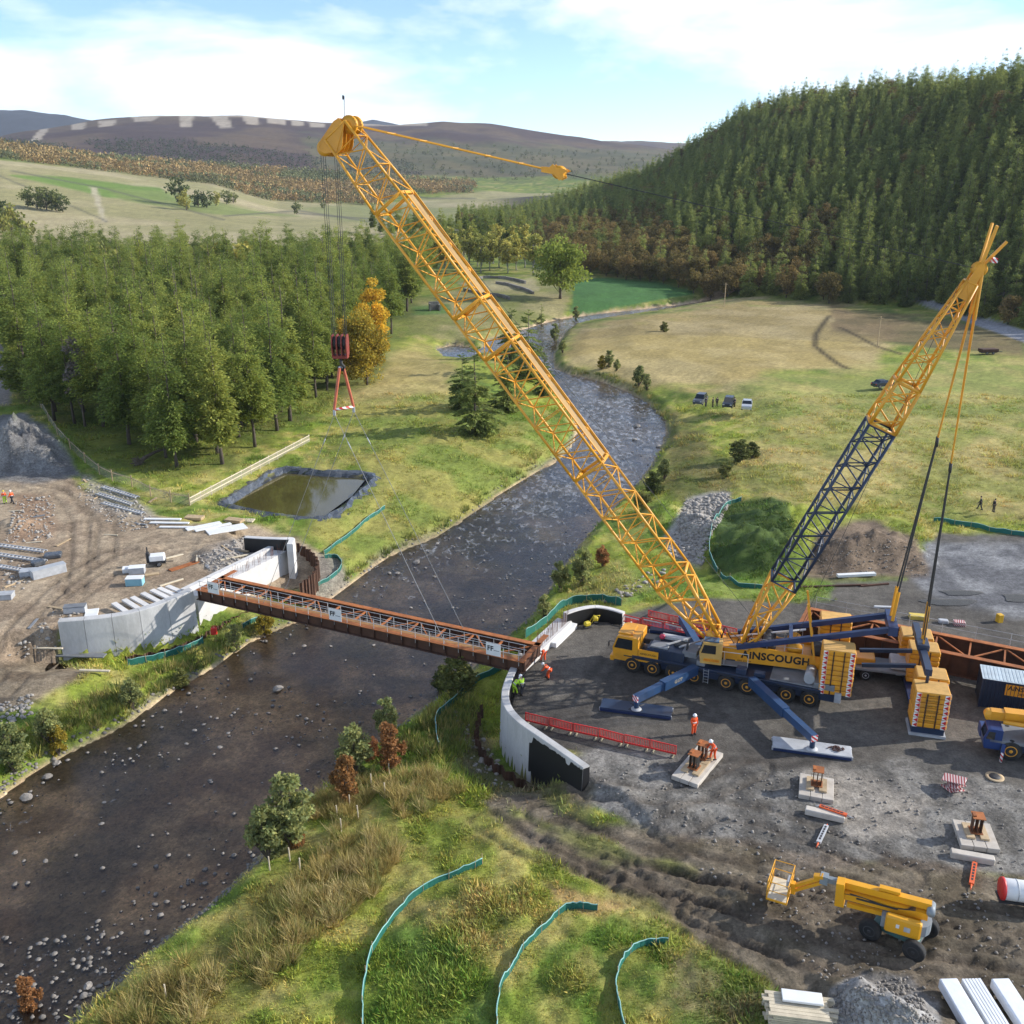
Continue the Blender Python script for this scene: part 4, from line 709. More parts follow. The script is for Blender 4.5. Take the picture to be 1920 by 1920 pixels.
# shrubs and saplings
SHR = {k: [bl(2.9 + .5 * i, 1.1, .04, 44, 3400, sd + i, m, leaf=.15, r0=.05, pointy=.5, warm=.5, cr=(.12, .27)) for i in range(2)] for k, m, sd in (('willow', WIL, 500), ('rust', RED, 510), ('gorse', DGB, 520), ('yellow', OLV, 530))}
SH = [  # kind, px, py, scale, label
 ('willow', 505, 1612, 1.7, 'bushy grey green willow nearest the camera on the right bank'), ('willow', 548, 1590, 1.95, 'taller grey green willow behind the nearest willow on the bank'), ('rust', 558, 1590, .75, 'small rusty sapling beside the two nearest willows'),
 ('rust', 648, 1500, 1.3, 'orange brown sapling between the willows and the red leaved shrubs'), ('willow', 668, 1455, 1.75, 'tall green willow in the middle of the right bank shrubs'), ('rust', 735, 1440, 1.35, 'red brown shrub right of the tall bank willow'), ('rust', 698, 1425, .8, 'small red shrub between the bank willow and the red brown shrub'), ('willow', 725, 1385, 1.25, 'dim green willow by the water below the bridge'),
 ('gorse', 862, 1300, 1.75, 'dark bush in the shade under the right end of the bridge'), ('gorse', 835, 1295, 1.2, 'smaller dark bush at the water under the bridge'), ('willow', 1050, 1108, 1.35, 'green willow at the water behind the right abutment'), ('willow', 1092, 1098, 1.5, 'green willow nearest the boom behind the right abutment'), ('rust', 1130, 1062, 1.0, 'brown shrub against the boom above the right abutment'), ('willow', 1020, 1160, .9, 'thin willow growing behind the end of the bridge'),
 ('gorse', 1225, 925, 1.5, 'dark green bush beside the river, left of the stone heap'), ('gorse', 1205, 955, 1.2, 'low dark bush next to the boom by the stone heap'), ('willow', 1245, 900, 1.3, 'green bush on the bank at the top of the river bend bank'), ('gorse', 1385, 868, 1.7, 'broad dark gorse bush below the parked cars'), ('gorse', 1410, 858, 1.2, 'dark gorse bush at the right of the broad one below the cars'), ('gorse', 1360, 895, 1.0, 'low gorse bush nearest the green mound'),
 ('willow', 1197, 725, 1.8, 'green sapling on the outside of the river bend'), ('willow', 1212, 732, 1.2, 'smaller green sapling beside the one on the river bend'), ('yellow', 1128, 692, 1.2, 'yellow shrub in the straw field by the river bend'), ('willow', 1142, 690, 1.4, 'green shrub beside the yellow shrub in the straw field'), ('willow', 1156, 696, 1.1, 'small green shrub at the right of the yellow shrub'),
 ('yellow', 112, 1415, 1.0, 'golden bush on the left bank nearest the camera'), ('willow', 95, 1395, 1.3, 'green willow bush behind the golden bush on the left bank'), ('willow', 30, 1450, 1.5, 'green bush at the left edge beside the near water'), ('yellow', 497, 1190, 1.15, 'yellow bush at the foot of the left abutment'), ('willow', 440, 1222, 1.0, 'olive bush left of the yellow bush below the left abutment'), ('willow', 250, 1330, 1.2, 'green bush on the left bank below the curved wall'), ('rust', 60, 1895, .85, 'reddish sapling in the bottom left corner by the water'), ('gorse', 340, 1285, .8, 'small dark bush below the end of the curved wall'),
 ('willow', 1040, 640, 1.7, 'green bush at the far bank beside the boom'), ('willow', 1055, 662, 1.3, 'small bush where the river bends behind the boom'), ('willow', 1080, 600, 1.5, 'bush between the upper river and the straw field'), ('gorse', 1245, 622, 1.3, 'low dark bush in the middle of the straw field')]
for i, (k, px, py, s, lab) in enumerate(SH): plant(SHR[k][i % 2], {'rust': 'rusty_shrub', 'willow': 'willow_shrub', 'gorse': 'gorse_bush', 'yellow': 'yellow_shrub'}[k], lab, 'shrub', hit(px, py) - Vector((0, 0, .1)), s * (1.25 if k == 'gorse' else 1), i * 1.7, None, s * (.8 if k == 'gorse' else 1))
# grass : blades in tufts, one object that nobody could count
def blades(pts, cols, nb, hmin, hmax, spread, width, seed, lean=.5, sz=None):
    r = np.random.default_rng(seed); n = len(pts) * nb; bi = np.repeat(np.arange(len(pts)), nb); sc = np.ones(len(pts)) if sz is None else sz
    a = r.uniform(0, 2 * np.pi, n); rad = spread * np.sqrt(r.random(n)) * sc[bi]; B = pts[bi].copy(); B[:, 0] += rad * np.cos(a); B[:, 1] += rad * np.sin(a)
    h = r.uniform(hmin, hmax, n) * sc[bi]; la = a + r.normal(0, .7, n); ln = r.uniform(.1, lean, n) * h
    Tp = B + np.stack([np.cos(la) * ln, np.sin(la) * ln, h], 1); wa = r.uniform(0, np.pi, n); Wv = np.stack([np.cos(wa), np.sin(wa), 0 * wa], 1) * (width * sc[bi] * r.uniform(.6, 1.4, n))[:, None]
    V = np.stack([B - Wv, B + Wv, Tp], 1).reshape(-1, 3); c = cols[bi] * r.uniform(.7, 1.4, n)[:, None]; return V, np.arange(3 * n).reshape(n, 3), np.repeat(c, 3, 0)
r = np.random.default_rng(77); ic = np.nonzero((yy > 30) & (yy < 185))[0]; n0 = 150000
fi = r.integers(ic[0], ic[-1], n0); fj = r.integers(60, nc - 60, n0); ids = fi * nc + fj
ok = (grassy[ids] > r.uniform(.25, .8, n0)) & (tpx[ids] > -120) & (tpx[ids] < 2050) & (tpy[ids] < 2060); ids = ids[ok]
gx = tx[ids] + r.uniform(-.3, .3, len(ids)); gy = ty[ids] + r.uniform(-.3, .3, len(ids)); gp = np.stack([gx, gy, zat(gx, gy) - .02], 1)
cl = fbm(gx, gy, 3.0, 3, 95); sz = (.55 + 1.1 * sst(.35, .75, cl)) * (1 + .004 * np.maximum(0, gy - 60)) * r.uniform(.6, 1.3, len(ids))
V, F, T = blades(gp, col[ids] * np.stack([r.uniform(.9, 1.35, len(ids)), r.uniform(.95, 1.25, len(ids)), np.ones(len(ids))], 1) * 1.35, 8, .08, .26, .3, .03, 5, 1.2, sz)
me = np_mesh('grass', V, None, leafmat('grass_blades', (1, 1, 1), .25, 0.0), {'tint': ('FLOAT_COLOR', rgb1(T))}, tri=F); tag(link(bpy.data.objects.new('grass', me)), 'rough green and straw coloured grass covering both banks', 'grass', kind='stuff')
# tall rushes on the near right bank, rank growth along both banks
def in_px(polys, n, seed):
    r = np.random.default_rng(seed); o = []
    for P, k in polys:
        A_ = np.array(P, float); q = r.uniform(A_.min(0), A_.max(0), (k * 3, 2)); q = q[inside(q[:, 0], q[:, 1], P)][:k]; o += [tuple(hit(a, b)) for a, b in q]
    return np.array(o)
rp = in_px([([(430, 1800), (520, 1690), (600, 1600), (690, 1560), (760, 1590), (700, 1680), (600, 1760), (500, 1850)], 260), ([(180, 1930), (330, 1800), (430, 1830), (380, 1930)], 90), ([(690, 1470), (800, 1440), (880, 1480), (760, 1540)], 90), ([(560, 1530), (640, 1460), (720, 1470), (640, 1570)], 80)], 0, 5)
rc = np.array([(.46, .34, .12), (.38, .31, .10), (.52, .42, .19), (.24, .25, .07)])[np.random.default_rng(6).integers(0, 4, len(rp))]
V, F, T = blades(rp, rc, 60, .4, 1.15, .26, .02, 8, 1.0, np.random.default_rng(4).uniform(.6, 1.2, len(rp)))
bp = in_px([([(-40, 1480), (100, 1400), (230, 1350), (330, 1282), (400, 1240), (470, 1195), (540, 1165), (480, 1165), (380, 1205), (300, 1255), (200, 1290), (80, 1350), (-40, 1400)], 420), ([(655, 1090), (745, 1030), (830, 990), (930, 925), (1030, 868), (1010, 850), (900, 930), (800, 985), (700, 1040), (640, 1085)], 300), ([(1060, 700), (1130, 712), (1200, 742), (1250, 790), (1262, 780), (1210, 735), (1140, 700), (1060, 690)], 130), ([(850, 1300), (900, 1330), (880, 1420), (800, 1440), (740, 1400)], 130)], 0, 9)
bc = np.array([(.21, .25, .05), (.28, .27, .065), (.36, .30, .10), (.13, .17, .04)])[np.random.default_rng(7).integers(0, 4, len(bp))]
V2, F2, T2 = blades(bp, bc, 30, .3, .95, .5, .04, 18, .7, np.random.default_rng(5).uniform(.6, 1.3, len(bp)))
me = np_mesh('rushes', np.concatenate([V, V2]), None, MATS['grass_blades'], {'tint': ('FLOAT_COLOR', rgb1(np.concatenate([T, T2])))}, tri=np.concatenate([F, F2 + len(V)])); tag(link(bpy.data.objects.new('rushes', me)), 'tall ochre rushes and rank grass along the water edges', 'rushes', kind='stuff')
# stones
def rock(seed, sub=2):
    import bmesh
    b = bmesh.new(); bmesh.ops.create_icosphere(b, subdivisions=sub, radius=1); r = random.Random(seed); o = Vector((r.uniform(0, 50),) * 3)
    from mathutils import noise
    for v in b.verts: v.co *= 1 + .38 * noise.noise(v.co * 1.1 + o) + .15 * noise.noise(v.co * 2.6 + o)
    for v in b.verts: v.co.z *= .62
    me = bpy.data.meshes.new('stone'); b.to_mesh(me); b.free(); me.materials.append(STONE); me.polygons.foreach_set('use_smooth', [False] * len(me.polygons)); return me
STONE = mat('stone', (.26, .235, .205), .85, var=.5, sc=2.5, dirt=(.10, .09, .075), dirt_amt=.6, bump=.4, bsc=9)
ROCKS = [rock(i) for i in range(6)]
for i, (px, py, s) in enumerate([(50, 1497, .42), (88, 1457, .38), (105, 1432, .3), (120, 1415, .25), (780, 1055, .42), (745, 1075, .3), (815, 1082, .22), (690, 1070, .25), (730, 1075, .28), (795, 1128, .18), (520, 1292, .42), (412, 1402, .2), (365, 1370, .2), (350, 1395, .18), (428, 1375, .16), (395, 1345, .16), (165, 1850, .32), (157, 1868, .3), (620, 1212, .2), (570, 1212, .22), (700, 1210, .2), (660, 1185, .18), (860, 1010, .22), (960, 950, .2), (905, 1000, .2), (1195, 800, .8), (1235, 838, .6), (1190, 825, .5), (28, 1600, .2), (85, 1615, .2), (195, 1505, .15), (190, 1545, .16), (130, 1385, .3), (820, 1020, .3), (770, 1140, .2), (480, 1340, .18), (445, 1330, .16)]):
    g = G(px, py, WATER); o = inst('boulder', ROCKS[i % 6]); o.location = (g.x, g.y, WATER + .02); o.scale = (s * rw.uniform(.8, 1.4), s * rw.uniform(.8, 1.3), s); o.rotation_euler = (rw.uniform(-.3, .3), rw.uniform(-.3, .3), rw.uniform(0, 6)); tag(o, 'worn boulder breaking the surface of the shallow river', 'boulder', 'boulders in the river')
def stones(name, pts, smin, smax, seed, label, m):
    q = np.array([v.co for v in ROCK0.vertices]); t_ = np.array([p.vertices for p in ROCK0.polygons]); r = np.random.default_rng(seed); V = []; F = []; k = 0
    for p in pts:
        s = smin + (smax - smin) * r.power(.5); A_ = Matrix.Rotation(r.uniform(0, 6), 3, 'Z') @ Matrix.Rotation(r.uniform(-.7, .7), 3, 'X'); V.append((q * s * r.uniform(.7, 1.3, 3)) @ np.array(A_) + np.array(p)); F.append(t_ + k); k += len(q)
    me = np_mesh(name, np.concatenate(V), None, m, tri=np.concatenate(F)); return tag(link(bpy.data.objects.new(name, me)), label, 'stones', kind='stuff')
ROCK0 = rock(77, 1)
r = np.random.default_rng(12); q = []
cand = np.nonzero((tdw < -.2) & (trange < 190) & (tpx > -60) & (tpx < 1300))[0]; wgt = np.exp(-(-tdw[cand] / 2.5)) * 1.2 + sst(.52, .68, fbm(tx[cand], ty[cand], 5, 3, 97)) * 1.0 + .04; cand = r.choice(cand, 1700, p=wgt / wgt.sum())
pts = [(tx[i] + r.uniform(-.3, .3), ty[i] + r.uniform(-.3, .3), WATER - .02) for i in cand]
ce = np.nonzero((tdw > 0) & (tdw < .9) & (trange < 170) & (tpx > -60) & (tpx < 1300))[0]; ce = r.choice(ce, 1500); pts += [(tx[i], ty[i], tz[i]) for i in ce]
stones('river_stones', pts, .05, .24, 3, 'small stones scattered over the river bed and along the water edge', STONE)
RUB = mat('rubble', (.36, .33, .29), .9, var=.5, sc=1.5, bump=.3)
def rub(polys, seed): return [tuple(Vector(p) + Vector((0, 0, .05))) for p in in_px(polys, 0, seed)]
stones('heap_stones', rub([([(1250, 1040), (1285, 940), (1360, 922), (1372, 940), (1335, 1000), (1318, 1060)], 1300), ([(1100, 1145), (1200, 1075), (1250, 1060), (1230, 1100)], 60)], 5), .12, .4, 4, 'heap of pale rubble stones beside the green mound', RUB)
stones('site_rubble', rub([([(150, 890), (250, 930), (300, 985), (230, 1000), (140, 930)], 330), ([(30, 930), (105, 930), (100, 1010), (10, 1020)], 260), ([(370, 1045), (460, 1005), (480, 1040), (400, 1085)], 260), ([(0, 1320), (60, 1300), (60, 1340), (0, 1370)], 110), ([(60, 1230), (200, 1190), (120, 1130), (0, 1240)], 110), ([(850, 1330), (920, 1400), (960, 1480), (900, 1480)], 90), ([(0, 1040), (90, 1050), (40, 1110), (0, 1120)], 120)], 6), .06, .26, 5, 'broken stones and rubble strewn over the building site', RUB)
stones('gravel_lumps', rub([([(1060, 1440), (1270, 1420), (1920, 1480), (1920, 1640), (1500, 1630), (1240, 1570)], 500), ([(1300, 1620), (1920, 1680), (1920, 1900), (1560, 1860)], 300), ([(1560, 1860), (1700, 1830), (1760, 1920), (1560, 1920)], 500), ([(1520, 1000), (1720, 1010), (1740, 1080), (1540, 1080)], 300), ([(0, 790), (120, 830), (140, 890), (0, 895)], 250), ([(820, 640), (900, 640), (860, 660)], 160)], 7), .04, .13, 6, 'loose gravel lumps on the working area and spoil heaps', STONE)
# ================================================================== materials for made things
CONC = mat('concrete', (.50, .49, .47), .8, var=.16, sc=.8, dirt=(.27, .26, .24), dirt_amt=.6, fine=.06, fsc=8, stretch=(1, 1, .35))
CONCW = mat('new_concrete', (.62, .60, .57), .8, var=.14, sc=1.2, dirt=(.42, .39, .35), dirt_amt=.4, fine=.05)
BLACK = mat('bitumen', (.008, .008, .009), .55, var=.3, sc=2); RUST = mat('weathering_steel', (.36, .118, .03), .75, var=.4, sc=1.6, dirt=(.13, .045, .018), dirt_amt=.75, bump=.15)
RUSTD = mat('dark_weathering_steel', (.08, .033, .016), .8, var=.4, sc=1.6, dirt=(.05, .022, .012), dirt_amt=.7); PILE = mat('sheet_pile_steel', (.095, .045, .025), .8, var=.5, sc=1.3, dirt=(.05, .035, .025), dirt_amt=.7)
GALV = mat('galvanised', (.48, .49, .49), .5, .3, .2); WHITE = mat('white_paint', (.75, .75, .73), .5, var=.1); YELL = mat('crane_yellow', (.70, .31, .016), .4, var=.18, sc=.9, dirt=(.33, .16, .035), dirt_amt=.45)
YELO = mat('crane_orange_lattice', (.72, .335, .022), .42, var=.18, sc=.7, dirt=(.40, .18, .03), dirt_amt=.3); NAVY = mat('crane_navy', (.014, .028, .062), .42, var=.3, sc=.9, dirt=(.07, .07, .07), dirt_amt=.35)
BLUE = mat('crane_blue', (.022, .06, .14), .4, var=.25, sc=1.2, dirt=(.06, .065, .07), dirt_amt=.3); DKBL = mat('outrigger_blue', (.014, .032, .10), .42, var=.25, sc=1.2, dirt=(.05, .05, .06), dirt_amt=.3)
TYRE = mat('rubber', (.016, .016, .016), .85, var=.4, sc=3, dirt=(.09, .08, .065), dirt_amt=.5); GLASS = mat('dark_glass', (.012, .016, .02), .08, var=.1, spec=.8); GREY = mat('grey_paint', (.20, .21, .22), .55, var=.3, sc=1.2, dirt=(.12, .11, .1), dirt_amt=.5)
LGREY = mat('light_grey', (.42, .43, .44), .6, var=.25, sc=1.5, dirt=(.2, .19, .18), dirt_amt=.5); DARK = mat('dark_steel', (.03, .03, .032), .6, var=.3); REDP = mat('red_plastic', (.62, .028, .022), .45, var=.15); REDW = mat('signal_red', (.5, .02, .02), .5, var=.15)
TIMB = mat('timber', (.46, .34, .20), .85, var=.3, sc=2, fine=.1); TIMW = mat('pale_timber', (.58, .50, .36), .85, var=.25, sc=2, fine=.1); TAN = mat('walkway_board', (.34, .21, .075), .8, var=.25, sc=.8); TEAL = mat('green_mesh', (.012, .13, .10), .7, var=.25, sc=2); TEALT = mat('mesh_hem', (.24, .46, .42), .6, var=.2, sc=2)
HOOKR = mat('hook_red', (.22, .032, .022), .55, var=.3, dirt=(.12, .03, .02), dirt_amt=.6); PINKR = mat('sling_red', (.48, .12, .06), .55, var=.3); ROPE = mat('wire_rope', (.035, .035, .036), .55, var=.2); POLY = mat('black_liner', (.07, .08, .095), .25, var=.3, sc=1.5, dirt=(.2, .2, .19), dirt_amt=.45, bump=.6, bsc=2.5)
# ------------------------------------------------------------------ abutments
def wall_panels(parent, pts, th, zb, m, name='wall_panel', side=1, per=5, gap=.035, batter=0.0, top=None):
    """a wall along a line of top points, cut into cast panels; thickness to one side"""
    n = len(pts); i = 0; L_ = []
    for k in range(n):
        t = (pts[min(k + 1, n - 1)] - pts[max(k - 1, 0)]); t.z = 0; t.normalize(); L_.append(Vector((-t.y, t.x, 0)) * side)
    root = parent.location
    while i < n - 1:
        j = min(i + per, n - 1); q = MB(); ring = []
        for k in range(i, j + 1):
            p = pts[k].copy(); e = Vector((0, 0, 0))
            if k == i and i > 0: e = (pts[k + 1] - pts[k]).normalized() * gap / 2
            if k == j and j < n - 1: e = -(pts[k] - pts[k - 1]).normalized() * gap / 2
            p = p + e; zt = p.z; z0 = zb if not callable(zb) else zb(k / (n - 1)); a = Vector((p.x, p.y, z0)) - L_[k] * batter
            ring.append([a - root, Vector((p.x, p.y, zt - .06)) - root, Vector((p.x, p.y, zt)) + L_[k] * .05 - root, Vector((p.x, p.y, zt)) + L_[k] * (th - .05) - root, Vector((p.x, p.y, zt - .06)) + L_[k] * th - root, Vector((p.x, p.y, z0)) + L_[k] * th - root])
        for k in range(len(ring)): pass
        vs = [v for r_ in ring for v in r_]; m6 = 6; fs = []
        for k in range(len(ring) - 1):
            for s in range(6): fs.append((k * 6 + s, k * 6 + (s + 1) % 6, (k + 1) * 6 + (s + 1) % 6, (k + 1) * 6 + s))
        fs += [tuple(range(6)), tuple(range((len(ring) - 1) * 6 + 5, (len(ring) - 1) * 6 - 1, -1))]
        q._add(vs, fs, False); o = q.build(name, m, parent)
        import bmesh
        b = bmesh.new(); b.from_mesh(o.data); bmesh.ops.recalc_face_normals(b, faces=b.faces); b.to_mesh(o.data); b.free()
        i = j
    return L_
lab = thing('abutment', 'curved grey concrete abutment carrying the left end of the bridge', 'abutment', LW[0].copy() * 1.0)
wall_panels(lab, LW, .85, -4.4, CONC, 'wing_wall_panel', 1, 4, batter=.25)
q = MB(); a, b = LBREAST; dv = (b - a).normalized(); nv = Vector((-dv.y, dv.x, 0)); rt = lab.location
def slab_from(q, a, b, n, t0, t1, z0, z1, rt):
    A_ = [a + n * t0, b + n * t0, b + n * t1, a + n * t1]; q._add([Vector((p.x, p.y, z)) - rt for z in (z0, z1) for p in A_], [(3, 2, 1, 0), (4, 5, 6, 7), (0, 1, 5, 4), (1, 2, 6, 5), (2, 3, 7, 6), (3, 0, 4, 7)])
slab_from(q, a, b, nv, 0, 1.9, -4.4, .55, rt); q.build('breast_wall', CONCW, lab)
q = MB(); slab_from(q, a, b, nv, 1.5, 2.1, .552, .95, rt); q.build('bearing_kerb', CONCW, lab)
wall_panels(lab, LUP, .7, -3.6, CONCW, 'upstream_wing_panel', 1, 8)
def coat(parent, pts, off, z0, z1, m, name='black_coating', side=1):
    q = MB(); n = len(pts); rt = parent.location
    A_ = []; B_ = []
    for k in range(n):
        t = (pts[min(k + 1, n - 1)] - pts[max(k - 1, 0)]); t.z = 0; t.normalize(); nn = Vector((-t.y, t.x, 0)) * side
        p = pts[k] + nn * off; A_.append(Vector((p.x, p.y, z0)) - rt); B_.append(Vector((p.x, p.y, pts[k].z + z1)) - rt)
    q.strip(A_, B_); return q.build(name, m, parent)
coat(lab, LUP, .708, -.3, -.05, BLACK); coat(lab, LW, .858, -.3, -.25, BLACK)
rab = thing('abutment', 'curved concrete abutment with black end carrying the right end of the bridge', 'abutment', RW[0].copy() * 1.0)
wall_panels(rab, RW, .62, -4.2, CONC, 'wing_wall_panel', 1, 17, batter=.2)
coat(rab, RW, .628, -.3, -.12, BLACK); 
RBREAST = [G(966, 1243, .6), G(1056, 1160, .6)]; a, b = RBREAST; dv = (b - a).normalized(); nv = Vector((dv.y, -dv.x, 0)); rt = rab.location
q = MB(); slab_from(q, a, b, nv, -.6, .9, -4.2, .55, rt); q.build('breast_wall', CONCW, rab)
q = MB(); slab_from(q, a + dv * 5.2, b, nv, .9, 1.45, -.3, .42, rt); q.build('kerb_beam', WHITE, rab)
wall_panels(rab, RUP, .55, -3.6, CONCW, 'upstream_wing_panel', -1, 8); coat(rab, RUP, .558, -.3, -.1, BLACK, side=-1)
coat(rab, list(RUP), -.006, -3.5, -.02, CONC, 'outer_face', side=-1)
# ragged black paint on the end of the near wing, 6 mm proud of the concrete
q = MB(); rr = random.Random(4); pts = RW; N_ = len(pts); A_ = []; B_ = []; k0 = N_ - 13; sub = []
for k in range(k0, N_ - 1):
    for s in range(4): sub.append((k + s / 4))
sub.append(N_ - 1)
for i, f in enumerate(sub):
    k = min(int(f), N_ - 2); p = pts[k].lerp(pts[k + 1], f - k); t = (pts[k + 1] - pts[k]); t.z = 0; t.normalize(); nn = Vector((-t.y, t.x, 0)); u = i / (len(sub) - 1)
    zt = p.z - .95 + .80 * sst(0, .15, u) + rr.uniform(-.07, .07) if i < 3 else p.z - .38 + .22 * u + rr.uniform(-.06, .06) - (.35 if .62 < u < .70 else 0); zt = min(zt, p.z - .07)
    zl = -2.3 + .5 * rr.random() if i < 3 else -4.0
    def outp(z): return p - nn * (.2 * (p.z - .06 - z) / (p.z + 4.14) + .007) 
    a_ = outp(zl); b_ = outp(zt); A_.append(Vector((a_.x, a_.y, zl)) - rab.location); B_.append(Vector((b_.x, b_.y, zt)) - rab.location)
q.strip(A_, B_); q.build('black_paint', BLACK, rab)
p = RW[-1]; t = (RW[-1] - RW[-2]).normalized(); nn = Vector((-t.y, t.x, 0)); q = MB(); o_ = p + t * .008
q._add([Vector((*(o_ + nn * s).xy, z)) - rab.location for s, z in ((-.2, -4), (.62, -4), (.62, 1.05), (0.02, 1.1))], [(0, 1, 2, 3)]); q.build('black_end_face', BLACK, rab)
# rebar starter bars
REB = mat('rebar', (.16, .06, .03), .8, var=.4)
def rebar(parent, a, b, n, off, z0, z1, seed):
    r = random.Random(seed)
    for i in range(n):
        t = (i + .5) / n; p = a.lerp(b, t) + off * r.choice((0, 1)); rod('rebar', Vector((p.x, p.y, z0)) - parent.location, Vector((p.x + r.uniform(-.06, .06), p.y + r.uniform(-.06, .06), z1 + r.uniform(-.2, .2))) - parent.location, .016, REB, parent, 4)
rebar(rab, a + dv * .3, b, 70, nv * .6 + dv * .1, .5, 1.75, 5)
la, lb_ = LBREAST; ldv = (lb_ - la).normalized(); lnv = Vector((-ldv.y, ldv.x, 0)); rebar(lab, la + ldv * 4.5, lb_, 44, lnv * .5, .5, 1.5, 6)
# sheet piles : each trough-shaped pile is a part of its row
def pile_row(name, label, pts, z0, ztop, m=PILE, w_=.62, group=None):
    P = [Vector((p[0], p[1], 0)) for p in pts]; seg = []; d = 0
    root = thing(name, label, 'sheet piling', (P[0].x, P[0].y, z0), 0, group); acc = 0; i = 0; pos = P[0].copy(); c = 0; r = random.Random(len(label))
    L_ = [0]
    for u, v in zip(P[:-1], P[1:]): L_.append(L_[-1] + (v - u).length)
    n = int(L_[-1] / w_); me = None
    for k in range(n):
        s0 = k * w_
        def at(s):
            for j in range(len(P) - 1):
                if s <= L_[j + 1] or j == len(P) - 2: return P[j].lerp(P[j + 1], (s - L_[j]) / max(L_[j + 1] - L_[j], 1e-6))
        p0, p1 = at(s0), at(s0 + w_); t = (p1 - p0); t.normalize()
        if me is None:
            q = MB(); dd = .19; prof = [(0, 0), (.1, 0), (.2, dd), (.42, dd), (.52, 0), (.62, 0)]; off = .025
            A_ = [(x, y) for x, y in prof] + [(x, y - off) for x, y in reversed(prof)]; q.prism([(x, y) for x, y in A_], 1.0, (0, 0, .5), (1, 0, 0), (0, 1, 0)); me = bpy.data.meshes.new('sheet_pile'); me.from_pydata(q.v, [], q.f); me.materials.append(m)
        zt = ztop(k / max(n - 1, 1)) if callable(ztop) else ztop
        nn = Vector((-t.y, t.x, 0)); flip = 1 if k % 2 else -1
        Mx = Matrix.Translation(p0 - Vector((P[0].x, P[0].y, 0))) @ Matrix((t, nn * flip, Vector((0, 0, 1)))).transposed().to_4x4() @ Matrix.Diagonal((1, 1, zt - z0 + r.uniform(-.04, .04), 1))
        inst('sheet_pile', me, root, Mx)
    return root
pile_row('sheet_pile_wall', 'low row of brown sheet piles along the foot of the left abutment', smooth([G(236, 1246, -3.4), G(300, 1234, -3.3), (G(372, 1207, -3.2)), G(430, 1172, -3.2), G(495, 1142, -3.2), G(560, 1108, -3)], 3), -4.6, -2.55)
pile_row('sheet_pile_wall', 'brown sheet piles curving round the upstream wing of the left abutment', smooth([G(562, 1105, -1.2), G(588, 1085, -1.2), G(596, 1060, -1.2), G(580, 1040, -1.2), G(556, 1028, -1.2)], 4), -3.2, -.55)
pile_row('sheet_pile_wall', 'brown sheet piles around the foot of the right curved wall', smooth([G(905, 1330, -2.8), G(893, 1385, -2.8), G(915, 1430, -2.8), G(965, 1462, -2.7), G(1015, 1492, -2.6), G(1075, 1500, -2.4)], 4), -4.6, -2.25)
# ------------------------------------------------------------------ bridge girders
def girder_pair(label, P0, P1, wid, depth, bays, rail=True, up=1, banners=(), endext=0.0, name='bridge_beam'):
    ln = (P1 - P0).length; e = (P1 - P0).normalized(); n = Vector((-e.y, e.x, 0)).normalized(); Z = Vector((0, 0, 1)); M3 = Matrix((e, n, Z)).transposed().to_4x4()
    t = thing(name, label, 'bridge beam', P0 - Z * depth); t.matrix_world = Matrix.Translation(P0 - Z * depth) @ M3     # local x along, y across, z up from the bottom flange
    for y, nm in ((0, 'near'), (wid, 'far')):
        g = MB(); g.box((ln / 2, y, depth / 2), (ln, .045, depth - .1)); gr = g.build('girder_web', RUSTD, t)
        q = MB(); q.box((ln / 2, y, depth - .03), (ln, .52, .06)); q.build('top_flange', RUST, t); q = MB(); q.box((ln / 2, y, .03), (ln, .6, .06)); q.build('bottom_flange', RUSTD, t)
        for i in range(bays * 2 + 1):
            x = .25 + (ln - .5) * i / (bays * 2)
            for s in (-1, 1): plank('stiffener', (x, y + s * .12, .06), (x, y + s * .12, depth - .062), .19, .02, RUSTD, gr, (1, 0, 0))
    for i in range(bays):                           # plan bracing between the top flanges
        x0 = .6 + (ln - 1.2) * i / bays; x1 = .6 + (ln - 1.2) * (i + 1) / bays
        plank('cross_member', (x0, .05, depth - .22), (x0, wid - .05, depth - .22), .14, .14, RUST, t)
        p, q_ = ((x0, .1), (x1, wid - .1)) if i % 2 else ((x0, wid - .1), (x1, .1)); plank('diagonal_brace', (p[0], p[1], depth - .20), (q_[0], q_[1], depth - .20), .11, .1, RUST, t)
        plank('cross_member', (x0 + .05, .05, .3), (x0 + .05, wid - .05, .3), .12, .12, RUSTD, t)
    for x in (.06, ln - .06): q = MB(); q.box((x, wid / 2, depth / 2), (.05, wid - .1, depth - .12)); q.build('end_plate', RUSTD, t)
    for x in (.28, ln - .28): q = MB(); q.box((x, wid / 2 + endext / 2, depth - .026), (.5, wid + endext - .53, .052)); q.build('end_flange', RUST, t)
    if rail:
        q = MB(); q.box((ln / 2, .68, depth - .1), (ln - 1.4, .55, .05)); q.build('walkway', mat('walkway_deck', (.33, .17, .06), .85, var=.3), t)
        k = int(ln / 1.45)
        for i in range(k + 1):
            x = .5 + (ln - 1.0) * i / k
            for y in (-.12, .98): rod('rail_post', (x, y, depth - .35 if y > .5 else depth - .5), (x, y, depth + .95), .03, GALV, t)
        for y in (-.12, .98):
            for zz in (.5, .93): rod('guard_rail', (.3, y, depth + zz), (ln - .3, y, depth + zz), .026, GALV, t)
    for x in banners:
        b = MB(); b.box((x, -.19, depth + .55), (1.35, .015, 1.15)); bo = b.build('banner', WHITE, t); Mx = Matrix.Translation((x - .28, -.2, depth + .62)) @ Matrix.Rotation(R(90), 4, 'X')
        text('banner_mark', 'FF', BLACK, bo, Mx, .62, .004, .02); q = MB(); q.box((x + .28, -.202, depth + .5), (.5, .008, .06)); q.build('banner_line', GREY, bo)
    return t
